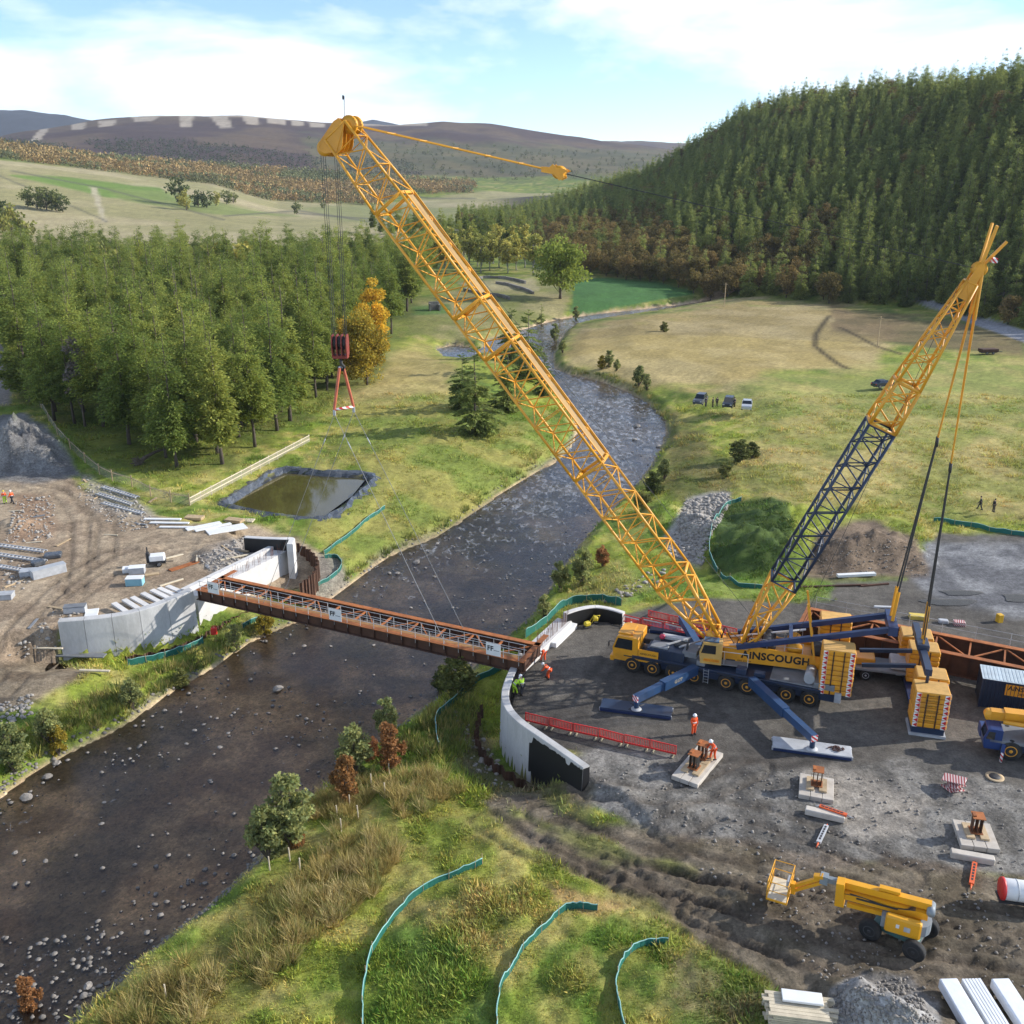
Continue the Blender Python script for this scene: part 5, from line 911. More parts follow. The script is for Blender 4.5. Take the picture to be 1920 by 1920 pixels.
B0, B1 = G(370, 1104, 2.0), G(984, 1240, 2.0)
bridge = girder_pair('rust orange bridge beam with guard rails spanning the river', B0, B1, 3.3, 1.05, 12, True, 1, (2.2, 16.3, 32.2), 2.2)
G0, G1 = G(1497, 1166, 2.5), G(2040, 1276, 2.5)
girder2 = girder_pair('rust brown bridge beam lying on the ground behind the crane', G0, G1, 3.4, 1.9, 8, False)
q = MB(); q.box((0, 0, .3), (.5, 3.8, .6))
for x in (1.2, 12, 22):
    p = girder2.matrix_world @ Vector((x, 1.7, 0)); o = MB(); o.box((0, 0, 0), (.5, 4.2, .58)); b = o.build('timber_bearer', TIMB); b.location = (p.x, p.y, .29); b.rotation_euler = (0, 0, math.atan2((G1 - G0).y, (G1 - G0).x)); tag(b, 'timber bearer under the beam lying behind the crane', 'bearer', 'bearers under the lying beam')
for x, y in ((2.6, .6), (4.4, .6), (6.1, .5)):
    p = girder2.matrix_world @ Vector((x, 3.1, 1.9))
k = 10
for i in range(k):                                  # edge protection on the lying beam
    x = .8 + 24 * i / (k - 1); rod('rail_post', (x, 3.6, 1.8), (x, 3.6, 3.1), .025, GALV, girder2)
rod('guard_rail', (.8, 3.6, 3.05), (24.8, 3.6, 3.05), .02, GALV, girder2); rod('guard_rail', (.8, 3.6, 2.5), (24.8, 3.6, 2.5), .02, GALV, girder2)
# ------------------------------------------------------------------ settling pond
import bmesh
pz = -1.35
pondm = mat('pond_water', (.075, .065, .022), .06, var=.25, sc=.3, spec=.5)
q = sheet('pond_water', grow(POND, -.35), pz, pondm); tag(q, kind='structure')
liner = thing('pond_liner', 'crumpled black plastic liner around the green settling pond', 'pond liner', (POND_C.x, POND_C.y, pz))
ring = smooth(list(POND) + [POND[0]], 9)[:-1]; rr = random.Random(5); nR = len(ring); rows = []
for off, z in ((-1.0, -.5), (-.25, .05), (.15, .42), (.55, .62), (1.1, .55), (1.7, .35), (2.3, .2)):
    g_ = grow(ring, off); rows.append([Vector((g_[i][0] + rr.uniform(-.16, .16), g_[i][1] + rr.uniform(-.16, .16), pz + z + rr.uniform(-.14, .14) * (off > -.5))) - liner.location for i in range(nR)])
q = MB()
for a, b in zip(rows[:-1], rows[1:]): q._add(a + b, [(i, (i + 1) % nR, nR + (i + 1) % nR, nR + i) for i in range(nR)], False)
q.build('liner_sheet', POLY, liner)
# ================================================================== the big crane
SX = Vector((18.5, 71.5, 0)); fS = Vector((-.964, .266, 0)).normalized(); lS = Vector((-fS.y, fS.x, 0)); Zv = Vector((0, 0, 1))
fC = Vector((-.922, .386, 0)).normalized(); lC = Vector((-fC.y, fC.x, 0))
crane = thing('mobile_crane', 'huge yellow and blue lattice boom crane on an eight axle carrier', 'crane', SX)
CC = Vector((17.55, 70.35, 0))                     # carrier centre on the ground
MC = Matrix.Translation(CC - SX) @ Matrix((fC, lC, Zv)).transposed().to_4x4(); MS = Matrix((fS, lS, Zv)).transposed().to_4x4()
def cb(name, c, d, m, M, parent=crane, bev=.04): q = MB(M); q.box(c, d, bev=bev); return q.build(name, m, parent)
chas = cb('chassis', (-.3, 0, 1.0), (17.6, 2.2, .7), NAVY, MC); cb('deck', (-.3, 0, 1.52), (15.4, 2.9, .32), NAVY, MC); cb('deck_plate', (-5.8, 0, 1.74), (3.6, 2.5, .1), GREY, MC)
cb('rear_bumper', (-9.3, 0, 1.25), (.5, 2.9, .8), LGREY, MC); cb('tail_box', (-8.2, 0, 1.95), (1.6, 2.6, .5), GREY, MC); q = MB(MC); q.tube((-7.0, -.9, 2.2), (-7.0, .9, 2.2), .42, 14); q.build('exhaust_silencer', LGREY, crane)
# driver's cab
def cabin(M, x0, x1, y0, y1, z0, z1, m, parent, slope=.45, nm='driver_cab'):
    q = MB(M); zm = z0 + (z1 - z0) * .48; q.prism([(x0, z0), (x1, z0), (x1 + .12, zm), (x1 - slope + .2, z1 - .06), (x1 - slope, z1), (x0 + .05, z1), (x0, z1 - .06)], abs(y1 - y0), (0, (y0 + y1) / 2, 0)); c = q.build(nm, m, parent)
    g = MB(M); yc = (y0 + y1) / 2; w2 = abs(y1 - y0) / 2 - .13; xa, xb = x1 + .13, x1 - slope + .235
    g._add([(xa, yc - w2, zm + .05), (xa, yc + w2, zm + .05), (xb, yc + w2, z1 - .16), (xb, yc - w2, z1 - .16)], [(0, 1, 2, 3)]); g.build('windscreen', GLASS, c)
    for y in (y0 - .012, y1 + .012):
        s = MB(M); s._add([(x0 + .5, y, zm + .02), (x1 - .02, y, zm + .02), (x1 - slope + .12, y, z1 - .2), (x0 + .5, y, z1 - .2)], [(0, 1, 2, 3) if y > yc else (3, 2, 1, 0)]); s.build('side_window', GLASS, c)
    return c
dc = cabin(MC, 6.9, 9.0, -1.42, 1.42, 1.0, 3.25, YELL, crane); q = MB(MC); q.box((8.2, 0, 3.3), (1.2, 1.9, .09), bev=.03); q.build('roof_hatch', YELL, dc); q = MB(MC); q.box((9.15, 0, 1.05), (.35, 2.86, .5), bev=.05); q.build('bumper', YELL, dc)
for y in (-.95, .95): q = MB(MC); q.box((9.34, y, 1.1), (.05, .4, .2)); q.build('headlight', LGREY, dc)
sd = MB(MC); sd.box((6.0, 1.36, 1.75), (1.7, .1, 1.1)); sp = sd.build('cab_side_panel', YELL, crane); text('small_lettering', 'AINSCOUGH', BLACK, sp, MC @ Matrix.Translation((6.0, 1.415, 1.95)) @ Matrix.Rotation(R(180), 4, 'Z') @ Matrix.Rotation(R(90), 4, 'X'), .24, .003, .004)
cb('engine_housing', (4.6, 0, 2.1), (3.2, 2.5, .9), NAVY, MC); cb('engine_cover', (5.2, .5, 2.62), (1.5, 1.2, .14), GREY, MC); cb('radiator', (3.6, -.5, 2.64), (1.1, 1.3, .18), DARK, MC); cb('tool_box', (6.1, -.75, 2.35), (1.5, 1.1, .5), DARK, MC); cb('grey_cover', (2.6, .3, 2.5), (1.2, 1.7, .5), GREY, MC); cb('step_box', (3.4, 1.35, 1.2), (1.6, .25, .5), DARK, MC)
cb('silver_locker', (4.3, -1.0, 2.75), (2.3, .6, .3), LGREY, MC); q = MB(MC); q.lathe([(0.02, .22), (.2, .17), (.26, 0), (.2, -.17), (.02, -.22)], (5.3, -.45, 2.95), n=12); q.build('red_buoy', mat('pink_red', (.5, .03, .08), .5), crane)
for x in (1.9, 3.0): q = MB(MC); q.bar((x, -1.2, 2.95), (x + 1.6, 1.0, 3.0), .14, .1); q.build('boom_rest', LGREY, crane)
# wheels
def wheel_meshes(r, w_, rim=YELL, hub=.55):
    q = MB(); h = w_ / 2; q.lathe([(hub * r, -h * .9), (r * .86, -h), (r * .97, -h * .8), (r, -h * .4), (r, h * .4), (r * .97, h * .8), (r * .86, h), (hub * r, h * .9)], ax=(0, 1, 0), n=24); a = bpy.data.meshes.new('tyre'); a.from_pydata(q.v, [], q.f); a.materials.append(TYRE); a.polygons.foreach_set('use_smooth', q.sm)
    q = MB(); q.lathe([(hub * r * 1.02, -h * .7), (hub * r, h * .93), (hub * r * .86, h * .95), (hub * r * .74, h * .55), (hub * r * .34, h * .55), (hub * r * .3, h * .98), (.02, h * .98)], ax=(0, 1, 0), n=20); b = bpy.data.meshes.new('rim'); b.from_pydata(q.v, [], q.f); b.materials.append(rim); b.polygons.foreach_set('use_smooth', q.sm); return a, b
TY_, RM_ = wheel_meshes(.72, .46)
def wheel(parent, M, x, y, z, ms, steer=0.0):
    s = 1 if y > 0 else -1; Mx = M @ Matrix.Translation((x, y, z)) @ Matrix.Rotation(steer + (0 if s > 0 else math.pi), 4, 'Z'); t = inst('wheel', ms[0], parent, Mx); inst('rim', ms[1], t, Matrix.Identity(4)); return t
for x in (7.35, 5.6, 3.8, 2.05, -.6, -2.3, -5.4, -7.2):
    for y in (1.22, -1.22): wheel(crane, MC, x, y, .72, (TY_, RM_))
    q = MB(MC); q.box((x, 1.36, 1.52), (1.5, .3, .06)); q.build('mudguard', DARK, crane)
# outriggers : star shaped, boxes that swing out, legs standing on mats
def mirror(p): d = p - CC; return CC + fC * d.dot(fC) - lC * d.dot(lC)
OUT = [(Vector((15.2, 69.8, 0)), G(1193, 1330, .35)), (Vector((19.4, 67.9, 0)), G(1522, 1405, .35))]; OUT += [(mirror(a), Vector((*mirror(Vector((b.x, b.y, 0))).xy, .35))) for a, b in OUT]
STR = bpy.data.materials.new('stripe')
def stripes(name, c1, c2, sc=9.0, ang=0.785):
    m, t, b = nodes_of(name); n, l = t.nodes, t.links; g = n.new('ShaderNodeNewGeometry'); mp = n.new('ShaderNodeMapping'); mp.inputs['Rotation'].default_value = (0, ang, .3); l.new(g.outputs['Position'], mp.inputs[0])
    wv = n.new('ShaderNodeTexWave'); wv.inputs['Scale'].default_value = sc; wv.bands_direction = 'X'; l.new(mp.outputs[0], wv.inputs[0]); cr = n.new('ShaderNodeValToRGB'); cr.color_ramp.interpolation = 'CONSTANT'; cr.color_ramp.elements[0].color = (*c1, 1); cr.color_ramp.elements[1].color = (*c2, 1); cr.color_ramp.elements[1].position = .5; l.new(wv.outputs[0], cr.inputs[0]); l.new(cr.outputs[0], b.inputs[0]); b.inputs['Roughness'].default_value = .5; return m
RWS = stripes('red_white_stripes', (.55, .03, .03), (.75, .75, .73), 1.4)
for i, (a, b) in enumerate(OUT):
    a = Vector((a.x, a.y, 1.45)) - SX; e = Vector((b.x, b.y, 1.35)) - SX; d = (e - a).normalized(); ln = (e - a).length
    q = MB(); q.bar(a, a + d * ln * .58, .62, .78); o = q.build('outrigger_box', BLUE if i != 1 else BLUE, crane); q = MB(); q.bar(a + d * ln * .5, e + d * .15, .48, .62); q.build('outrigger_beam', BLUE, o)
    q = MB(); q.tube((e.x, e.y, .55), (e.x, e.y, 1.65), .2, 12); q.build('jack_cylinder', BLUE, o); q = MB(); q.tube((e.x, e.y, .42), (e.x, e.y, .7), .11, 10); q.lathe([(.42, 0), (.42, .06), (.2, .14)], (e.x, e.y, .36), n=14); q.build('jack_foot', LGREY, o); q = MB(); q.bar((e + d * .12) + Zv * .02, (e + d * .2) + Zv * .02, .52, .5); q.build('warning_plate', RWS, o)
    if i == 0: text('number_lettering', 'G177', mat('lettering_tan', (.4, .33, .2), .6), o, Matrix.Translation(a + d * ln * .35 + lC * .0 + Vector((-d.y, d.x, 0)) * .318) @ Matrix((-d, Zv.cross(-d) * 0 + Zv, (-d).cross(Zv))).transposed().to_4x4(), .42, .003, .006)
MATL = [('long blue steel mat under the front near outrigger', NAVY, G(1193, 1328, .2), -.25), ('long grey steel mat with rusty chains under the rear near outrigger', LGREY, G(1522, 1402, .2), -.25), ('blue steel mat under the far outrigger behind the cab', NAVY, Vector((*OUT[2][1].xy, .2)), -.25), ('blue steel mat under the far rear outrigger', NAVY, Vector((*OUT[3][1].xy, .2)), -.25)]
for i, (lb, m, p, rz) in enumerate(MATL):
    t = thing('outrigger_mat', lb, 'steel mat', (p.x, p.y, 0), rz, 'steel mats under the outriggers'); q = MB(); q.box((0, 0, .17), (5.6, 1.5, .3), bev=.03); q.build('plate', m, t); q = MB(); q.box((0, -.79, .14), (5.5, .05, .2)); q.build('edge_beam', DKBL, t)
    for x in (-2.75, 2.75):
        for y in (-.6, .6): q = MB(); q.box((x, y, .12), (.22, .2, .24)); q.build('lifting_lug', LGREY, t)
    if i == 0: q = MB(); [q.tube((sx * .55, sy * .5, .32), (0, 0, .85 - .5), .05, 6) for sx in (-1, 1) for sy in (-1, 1)]; q.build('spider', DARK, t)
    if i == 1:
        for k in range(16): a_ = k * 1.7; r_ = .15 + .028 * k; q = MB(); q.lathe([(.10, -.03), (.13, 0), (.10, .03), (.07, 0), (.10, -.03)], (1.7 + r_ * math.cos(a_), .1 + .7 * r_ * math.sin(a_), .36 + .02 * (k % 3)), (math.cos(a_), .5, 1), 8); q.build('chain_link', mat('rusty_chain', (.10, .045, .035), .8), t)
# superstructure
frm = cb('slewing_frame', (-3.6, 0, 2.62), (11.0, 2.3, 1.0), YELL, MS); q = MB(MS); q.tube((0, 0, 1.66), (0, 0, 2.15), 1.35, 28); q.build('slewing_ring', DARK, crane)
q = MB(MS); q.prism([(.6, 2.0), (-8.4, 2.05), (-8.4, 3.25), (-1.2, 3.55), (.6, 3.3)], .1, (0, 1.24, 0)); pn = q.build('side_panel', YELL, crane)
text('side_lettering', 'AiNSCOUGH', BLACK, pn, MS @ Matrix.Translation((-3.55, 1.295, 2.72)) @ Matrix.Rotation(R(180), 4, 'Z') @ Matrix.Rotation(R(90), 4, 'X'), 0.9, .004, .035, 1.05)
text('side_small_lettering', '0800 272 999', BLACK, pn, MS @ Matrix.Translation((-1.1, 1.295, 2.14)) @ Matrix.Rotation(R(180), 4, 'Z') @ Matrix.Rotation(R(90), 4, 'X'), .2, .003)
q = MB(MS); q.prism([(.6, 2.0), (-8.4, 2.05), (-8.4, 3.25), (-1.2, 3.55), (.6, 3.3)], .1, (0, -1.24, 0)); q.build('side_panel', YELL, crane)
for x in (-1.0, -6.2): plank('panel_rib', MS @ Vector((x, 1.305, 2.06)), MS @ Vector((x, 1.305, 3.4)), .1, .03, YELL, pn, MS @ Vector((1, 0, 0)))
for i, x in enumerate((-2.9, -5.0, -6.9)): q = MB(MS); q.lathe([(.62, -.95), (.62, -.88), (.45, -.86), (.45, .86), (.62, .88), (.62, .95)], (x, 0, 3.6), (0, 1, 0), 20); q.build('winch_drum', (DARK, YELO, DARK)[i], crane)
for y in (1.28, 2.15): rod('platform_rail', MS @ Vector((2.4, y, 3.2)), MS @ Vector((-1.4, y, 3.2)), .03, GALV, crane)
for x in (2.4, .5, -1.4): rod('platform_post', MS @ Vector((x, 2.15, 2.05)), MS @ Vector((x, 2.15, 3.2)), .03, GALV, crane)
cb('side_platform', (.5, 1.75, 2.02), (3.9, .9, .07), GREY, MS)
oc = cabin(MS, .7, 2.4, 1.35, 2.5, 2.1, 4.0, mat('cab_cream', (.55, .33, .09), .5), crane, .35, 'operator_cab'); q = MB(MS); q.box((1.6, 1.93, 4.06), (1.2, .8, .08)); q.build('roof_window', mat('blue_glass', (.05, .12, .2), .1, spec=.8), oc)
q = MB(MS); q.box((1.5, 2.53, 2.45), (1.3, .02, .28)); bn = q.build('name_plate', YELL, oc); text('plate_lettering', 'AINSCOUGH', REDW, bn, MS @ Matrix.Translation((1.5, 2.545, 2.45)) @ Matrix.Rotation(R(180), 4, 'Z') @ Matrix.Rotation(R(90), 4, 'X'), .2, .003)
# counterweights : stacked slabs with warning triangles
tri_me = bpy.data.meshes.new('warning_triangle'); tri_me.from_pydata([(0, 0, 0), (.3, 0, .17), (0, 0, .34), (0, .02, 0), (.3, .02, .17), (0, .02, .34)], [], [(0, 1, 2), (5, 4, 3), (0, 2, 5, 3), (2, 1, 4, 5), (1, 0, 3, 4)]); tri_me.materials.append(REDW)
TOPW = mat('counterweight_top', (.62, .36, .10), .7, var=.25, sc=2)
def cw_stack(parent, M, cx, cy, z0, n, h, lx, ly, faces, logo=False, seed=0):
    q = MB(); q.box((0, 0, h / 2), (lx, ly, h - .035), bev=.07); sm = bpy.data.meshes.new('counterweight_slab'); sm.from_pydata(q.v, [], q.f); sm.materials.append(YELL); r = random.Random(seed)
    wq = MB(); wq.box((0, 0, 0), (.34, .012, h * .86)); wme = bpy.data.meshes.new('white_square'); wme.from_pydata(wq.v, [], wq.f); wme.materials.append(WHITE); last = None
    for i in range(n):
        s = inst('counterweight_slab', sm, parent, M @ Matrix.Translation((cx + r.uniform(-.015, .015), cy + r.uniform(-.015, .015), z0 + i * h))); last = s
        for f in faces:                            # f : 'y+' near face, 'x+' / 'x-' end faces
            rot = {'y+': 0, 'x+': R(-90), 'x-': R(90), 'y-': R(180)}[f]; half = (ly if f[0] == 'y' else lx) / 2; wd = (lx if f[0] == 'y' else ly) / 2 - .26
            for sgn in (-1, 1):
                B = Matrix.Rotation(rot, 4, 'Z') @ Matrix.Translation((sgn * wd, half + .008, h / 2)); inst('white_square', wme, s, B); inst('warning_triangle', tri_me, s, B @ Matrix.Translation((-.15, .008, -.17)))
            if logo and f == logo and i >= 1: text('slab_lettering', 'AINSCOUGH' if i % 2 else 'CRANE HIRE', BLACK, s, Matrix.Rotation(rot, 4, 'Z') @ Matrix.Translation((0, half + .01, h / 2)) @ Matrix.Rotation(R(180), 4, 'Z') @ Matrix.Rotation(R(90), 4, 'X'), .17, .003)
    q = MB(); q.box((0, 0, 0), (lx * .93, ly * .93, .03)); o = q.build('slab_top_face', TOPW, last); o.matrix_local = Matrix.Translation((0, 0, h + .004))
    for sx in (-.32, .32): q = MB(M); q.box((cx + sx * lx * .5, cy + ly / 2 + .02, z0 + n * h / 2), (.1, .04, n * h - .1)); q.build('tie_strap', RUSTD, parent)
for cy in (2.75, -2.75): cw_stack(crane, MS, -8.2, cy, 1.35, 9, .43, 2.5, 1.9, ('y+',) if cy > 0 else ('y-',), False, 3)
cb('counterweight_frame', (-8.3, 0, 2.6), (1.6, 3.5, .9), YELL, MS)
# A-frame arms and their head
for y in (1.35, -1.35):
    q = MB(MS); q.bar((-.4, y, 3.4), (-12.0, y, 6.5), .38, .42); q.build('aframe_arm', DKBL, crane)
    q = MB(MS); q.tube((.2, y * .6, 3.2), (-5.8, y * .7, 5.0 - .4), .09, 8); q.build('aframe_ram', WHITE, crane)
    q = MB(MS); q.bar((-6.6, y, 2.9), (-5.6, y, 7.9), .16, .16); q.build('aframe_strut', YELO, crane)
q = MB(MS); q.bar((-12.1, -1.75, 6.5), (-12.1, 1.75, 6.5), .7, .75); q.build('aframe_head', DKBL, crane); q = MB(MS); q.bar((-4.6, -1.4, 4.6), (-4.6, 1.4, 4.6), .3, .3); q.build('aframe_cross', DKBL, crane)
for y in (.5, -.5): q = MB(MS); q.bar((-12.1, y, 6.6), (-12.25, y * 1.2, 9.4), .16, .22); q.build('rope_link', YELO, crane)
# lattice sections
def lattice(parent, p0, p1, s0, s1, npan, rc, rl, m, up, name, deck=None, mid=True):
    """square lattice section : chords and end frames are the section, every lacing a sub-part"""
    x = (p1 - p0).normalized(); y = up.cross(x).normalized(); z = x.cross(y); q = MB()
    def cor(t, k): h = (s0[0] + (s1[0] - s0[0]) * t) / 2; v = (s0[1] + (s1[1] - s0[1]) * t) / 2; a, b = ((-1, -1), (1, -1), (1, 1), (-1, 1))[k]; return p0.lerp(p1, t) + y * h * a + z * v * b
    for k in range(4): q.tube(cor(0, k), cor(1, k), rc, 8)
    for t in (0, 1):
        for k in range(4): q.tube(cor(t, k), cor(t, (k + 1) % 4), rc * .8, 6)
    sec = q.build(name, m, parent)
    for f in range(4):
        a, b = f, (f + 1) % 4
        for i in range(npan):
            t0, t1 = i / npan, (i + 1) / npan; u, v = (a, b) if (i + f) % 2 else (b, a); rod('lacing', cor(t0, u), cor(t1, v), rl, m, sec)
            if mid and i % 2 == 0 and 0 < i: rod('strut', cor(t0, a), cor(t0, b), rl * .8, m, sec)
    if deck:
        c = z * (s0[1] / 2 + .1); d = MB(); d.bar(p0 + c + x * .3, p1 + c - x * .3, deck, .05, z); d.build('walkway_board', TAN, sec)
        for sg in (-1, 1): rod('pendant_bar', p0 + c + y * sg * s0[0] * .36 + z * .12, p1 + c + y * sg * s0[0] * .36 + z * .12, .06, YELO, sec)
    return sec
BF = SX + fS * 1.0 + Zv * 3.1; BT = Vector((-13.0, 80.2, 42.7)); BF, BT = BF - SX, BT - SX; bx = (BT - BF).normalized(); bup = (lS.cross(bx)); bup = bup if bup.z > 0 else -bup
fr_ = [0, .135, .36, .60, .68, .88, 1.0]; W_ = 2.75
cut = [BF.lerp(BT, t) for t in fr_]
lattice(crane, cut[0] + bx * .8, cut[1], (2.3, .9), (W_, W_), 5, .15, .075, YELO, bup, 'boom_foot_section', None)
for i, (npn, dk) in enumerate([(9, None), (9, 1.0), (3, 1.0), (8, 1.0)]): lattice(crane, cut[i + 1] + bx * .06, cut[i + 2] - bx * .06, (W_, W_), (W_, W_), npn, .11, .056, YELO, bup, 'boom_section', dk)
lattice(crane, cut[5] + bx * .06, cut[6] + bx * .8, (W_, W_), (2.0, 2.2), 5, .105, .05, YELO, bup, 'boom_head_section', None)
for y in (-1, 1): q = MB(); by = bup.cross(bx).normalized(); q.tube(BF + by * y * 1.05, BF + bx * 1.6 + by * y * 1.15, .3, 10); q.build('boom_pivot', YELO, crane)
by = bup.cross(bx).normalized(); hd = cut[6] + bx * .4
q = MB()                                             # boom head : side plates and sheaves
for s in (-1.0, -.35, .35, 1.0): q.prism([(-1.3, -.4), (.5, 1.5), (1.4, 1.35), (1.55, .6), (1.0, -2.6), (.2, -3.2), (-.5, -2.9), (-1.6, -1.2)], .06, hd + by * s, bx * .62, bup * .62)
hp_ = q.build('boom_head', YELL, crane); q = MB(); q._add([hd + bx * .9 + bup * .8 + by * s for s in (-1.05, 1.05)] + [hd + bx * .66 - bup * 1.0 + by * s for s in (1.05, -1.05)] + [hd + bx * .32 - bup * 1.9 + by * s for s in (1.05, -1.05)], [(0, 1, 2, 3), (3, 2, 4, 5)]); q.build('head_cover', YELL, hp_)
for s in (-.68, 0, .68): q = MB(); q.lathe([(.2, -.14), (.62, -.14), (.55, 0), (.62, .14), (.2, .14)], hd - bup * 1.65 + bx * .1 + by * s, by, 18); q.build('sheave', YELO, hp_)
for s in (-.5, .5): q = MB(); q.lathe([(.12, -.1), (.7, -.1), (.62, 0), (.7, .1), (.12, .1)], hd + bup * 1.05 + bx * .1 + by * s, by, 18); q.build('top_sheave', YELO, hp_)
rod('anemometer_mast', hd + bx * .8 + bup * .8, hd + bx * .8 + bup * .8 + Zv * 1.7 - fS * .1, .025, DARK, hp_); q = MB(); q.box(hd + bx * .8 + bup * .8 + Zv * 1.6, (.12, .12, .3)); q.build('anemometer', DARK, hp_)
# derrick mast
MF = SX - fS * 1.0 + Zv * 3.2 - SX; MT = Vector((32.4, 67.7, 33.9)) - SX; mxd = (MT - MF).normalized(); mup = lS.cross(mxd); mup = mup if mup.z > 0 else -mup
mc = [MF.lerp(MT, t) for t in (0, .19, .625, .73, .88, 1.0)]
lattice(crane, mc[0], mc[1], (2.4, .7), (2.5, 2.0), 4, .13, .07, YELO, mup, 'mast_foot_section'); lattice(crane, mc[1] + mxd * .06, mc[2] - mxd * .06, (2.5, 2.0), (2.5, 2.0), 13, .125, .06, NAVY, mup, 'mast_section', mid=True)
lattice(crane, mc[2] + mxd * .06, mc[3], (2.5, 2.0), (2.3, 1.75), 3, .14, .07, YELO, mup, 'mast_section'); lattice(crane, mc[3] + mxd * .05, mc[5] - mxd * 1.0, (2.3, 1.75), (1.0, .75), 8, .11, .05, YELO, mup, 'mast_top_section')
q = MB(); my = mup.cross(mxd).normalized()
for s in (-.5, .5): q.prism([(-2.2, -.34), (.2, -.25), (.5, 0), (.2, .28), (-2.2, .34)], .09, mc[5] + my * s, mxd, mup)
mh = q.build('mast_head', YELL, crane)
for s in (-.3, 0, .3): q = MB(); q.lathe([(.1, -.08), (.5, -.08), (.45, 0), (.5, .08), (.1, .08)], mc[5] + my * s, my, 16); q.build('mast_sheave', YELO, mh)
for s, h in ((-.45, 2.9), (.45, 3.0), (0, 2.3)): q = MB(); q.bar(mc[5] + my * s * .6, mc[5] + mxd * h + my * s * 2.2 + mup * (.7 if s else -.6), .14, .2); q.build('mast_horn', YELO, mh)
q = MB(); q.bar(mc[5] - mup * .5 + mxd * .9 - my * .7, mc[5] - mup * .5 + mxd * .9 + my * .7, .3, .3); q.build('striped_bar', RWS, mh)
# pendants from the mast head
AF = MS @ Vector((-12.25, 0, 9.4)); SLC = Vector((32.6, 67.6, 0)) - SX; SLT = SLC + Zv * 5.6
for tgt, w2 in ((AF, .5), (SLT, .45)):
    for s in (-1, 1):
        a = mc[5] + my * s * .35 - mup * .2; b = tgt + lS * s * w2; m_ = a.lerp(b, .12); rod('pendant_bar', a, m_, .11, YELO, crane)
        for k in (-.13, .13): c_ = a.lerp(b, .50); rod('pendant_bar', m_ + lS * k * .4, c_ + lS * k, .045, YELO, crane); rod('pendant_rope', c_ + lS * k, b + lS * k, .045, ROPE, crane); q = MB(); q.tube(c_ + lS * k + Zv * .2, c_ + lS * k - Zv * .5, .09, 6); q.build('rope_socket', DARK, crane)
# pendants between mast head and boom head
pe = hd + bup * 1.5 - bx * .4; pm = pe.lerp(mc[5], .34)
for s in (-.9, -.6, .6, .9): rod('boom_pendant', pe + by * s, pm + by * s * .5, .05, YELO, crane)
for k in range(1, 6): q = MB(); p = pe.lerp(pm, k / 6); q.box(p, (.12, 1.9 - .12 * k, .08), rot=Matrix((bx.cross(by), by, bx)).transposed()); q.build('pendant_spacer', YELO, crane)
q = MB(); dm = (mc[5] - pm).normalized()
for s in (-.5, .5): q.prism([(-.9, -.25), (.1, -.2), (.5, -.55), (.9, -.3), (.8, .0), (1.2, .25), (.9, .35), (.3, .3), (.0, .5), (-.3, .2), (-.9, .15)], .08, pm + by * s, dm, Zv)
pb = q.build('pulley_block', YELL, crane)
for s in (-.35, 0, .35): q = MB(); q.lathe([(.1, -.08), (.48, -.08), (.42, 0), (.48, .08), (.1, .08)], pm + dm * .4 + by * s, by, 14); q.build('sheave', YELO, pb)
for s in (-.3, .3): rod('guy_rope', pm + dm * .9 + by * s, mc[5] + my * s * .5, .022, ROPE, crane, 5)
rod('hoist_rope', MS @ Vector((-5.0, 0, 4.0)), mc[5] - mxd * 1.5 + mup * .6, .02, ROPE, crane, 5); rod('hoist_rope', MS @ Vector((-2.9, .3, 4.0)), cut[5] + bup * 1.7, .018, ROPE, crane, 5)
# handrails, ladders, hoses and seams on the crane
for y in (1.2, -1.2):
    for x in (-1.4, -2.8, -4.2, -5.6): rod('handrail_post', MS @ Vector((x, y, 3.3)), MS @ Vector((x, y, 4.25)), .022, GALV, crane)
    rod('handrail', MS @ Vector((-1.4, y, 4.25)), MS @ Vector((-5.6, y, 4.25)), .022, GALV, crane); rod('handrail', MS @ Vector((-1.4, y, 3.8)), MS @ Vector((-5.6, y, 3.8)), .018, GALV, crane)
for k in range(5): rod('ladder_rung', MC @ Vector((1.25, 1.5, .5 + k * .26)), MC @ Vector((.85, 1.5, .5 + k * .26)), .018, GALV, crane)
for x in (.85, 1.25): rod('ladder_stile', MC @ Vector((x, 1.5, .4)), MC @ Vector((x, 1.5, 1.7)), .02, GALV, crane)
rh = random.Random(8)
for k in range(9): x0 = rh.uniform(-1.5, 1.2); y0 = rh.uniform(-.9, .9); q = MB(MS); q.path(smooth([(x0, y0, 3.1), (x0 + rh.uniform(-.6, .6), y0, 3.8 + rh.uniform(0, .5)), (x0 + rh.uniform(-.9, .5), y0 + rh.uniform(-.4, .4), 3.3)], 4), .035, 5); q.build('hydraulic_hose', DARK, crane)
for x, y, z, d in ((-1.7, 1.0, 1.95, (.8, .7, .5)), (.9, -1.0, 1.95, (1.1, .6, .5)), (1.6, .85, 1.95, (.7, .8, .45)), (-3.2, 1.0, 1.9, (.9, .6, .35))): cb('deck_locker', (x, y, z), d, (GREY, NAVY, LGREY, DARK)[int(abs(x * 3)) % 4], MC)
for x in (3.2, 4.0, 4.8, 5.6): plank('housing_seam', MC @ Vector((x, 1.26, 1.72)), MC @ Vector((x, 1.26, 2.5)), .03, .02, DARK, crane, (1, 0, 0))
for y in (.5, .8): q = MB(MC); q.tube((2.9, y, 2.5), (2.9, y, 3.35), .07, 8); q.build('exhaust_stack', DARK, crane)
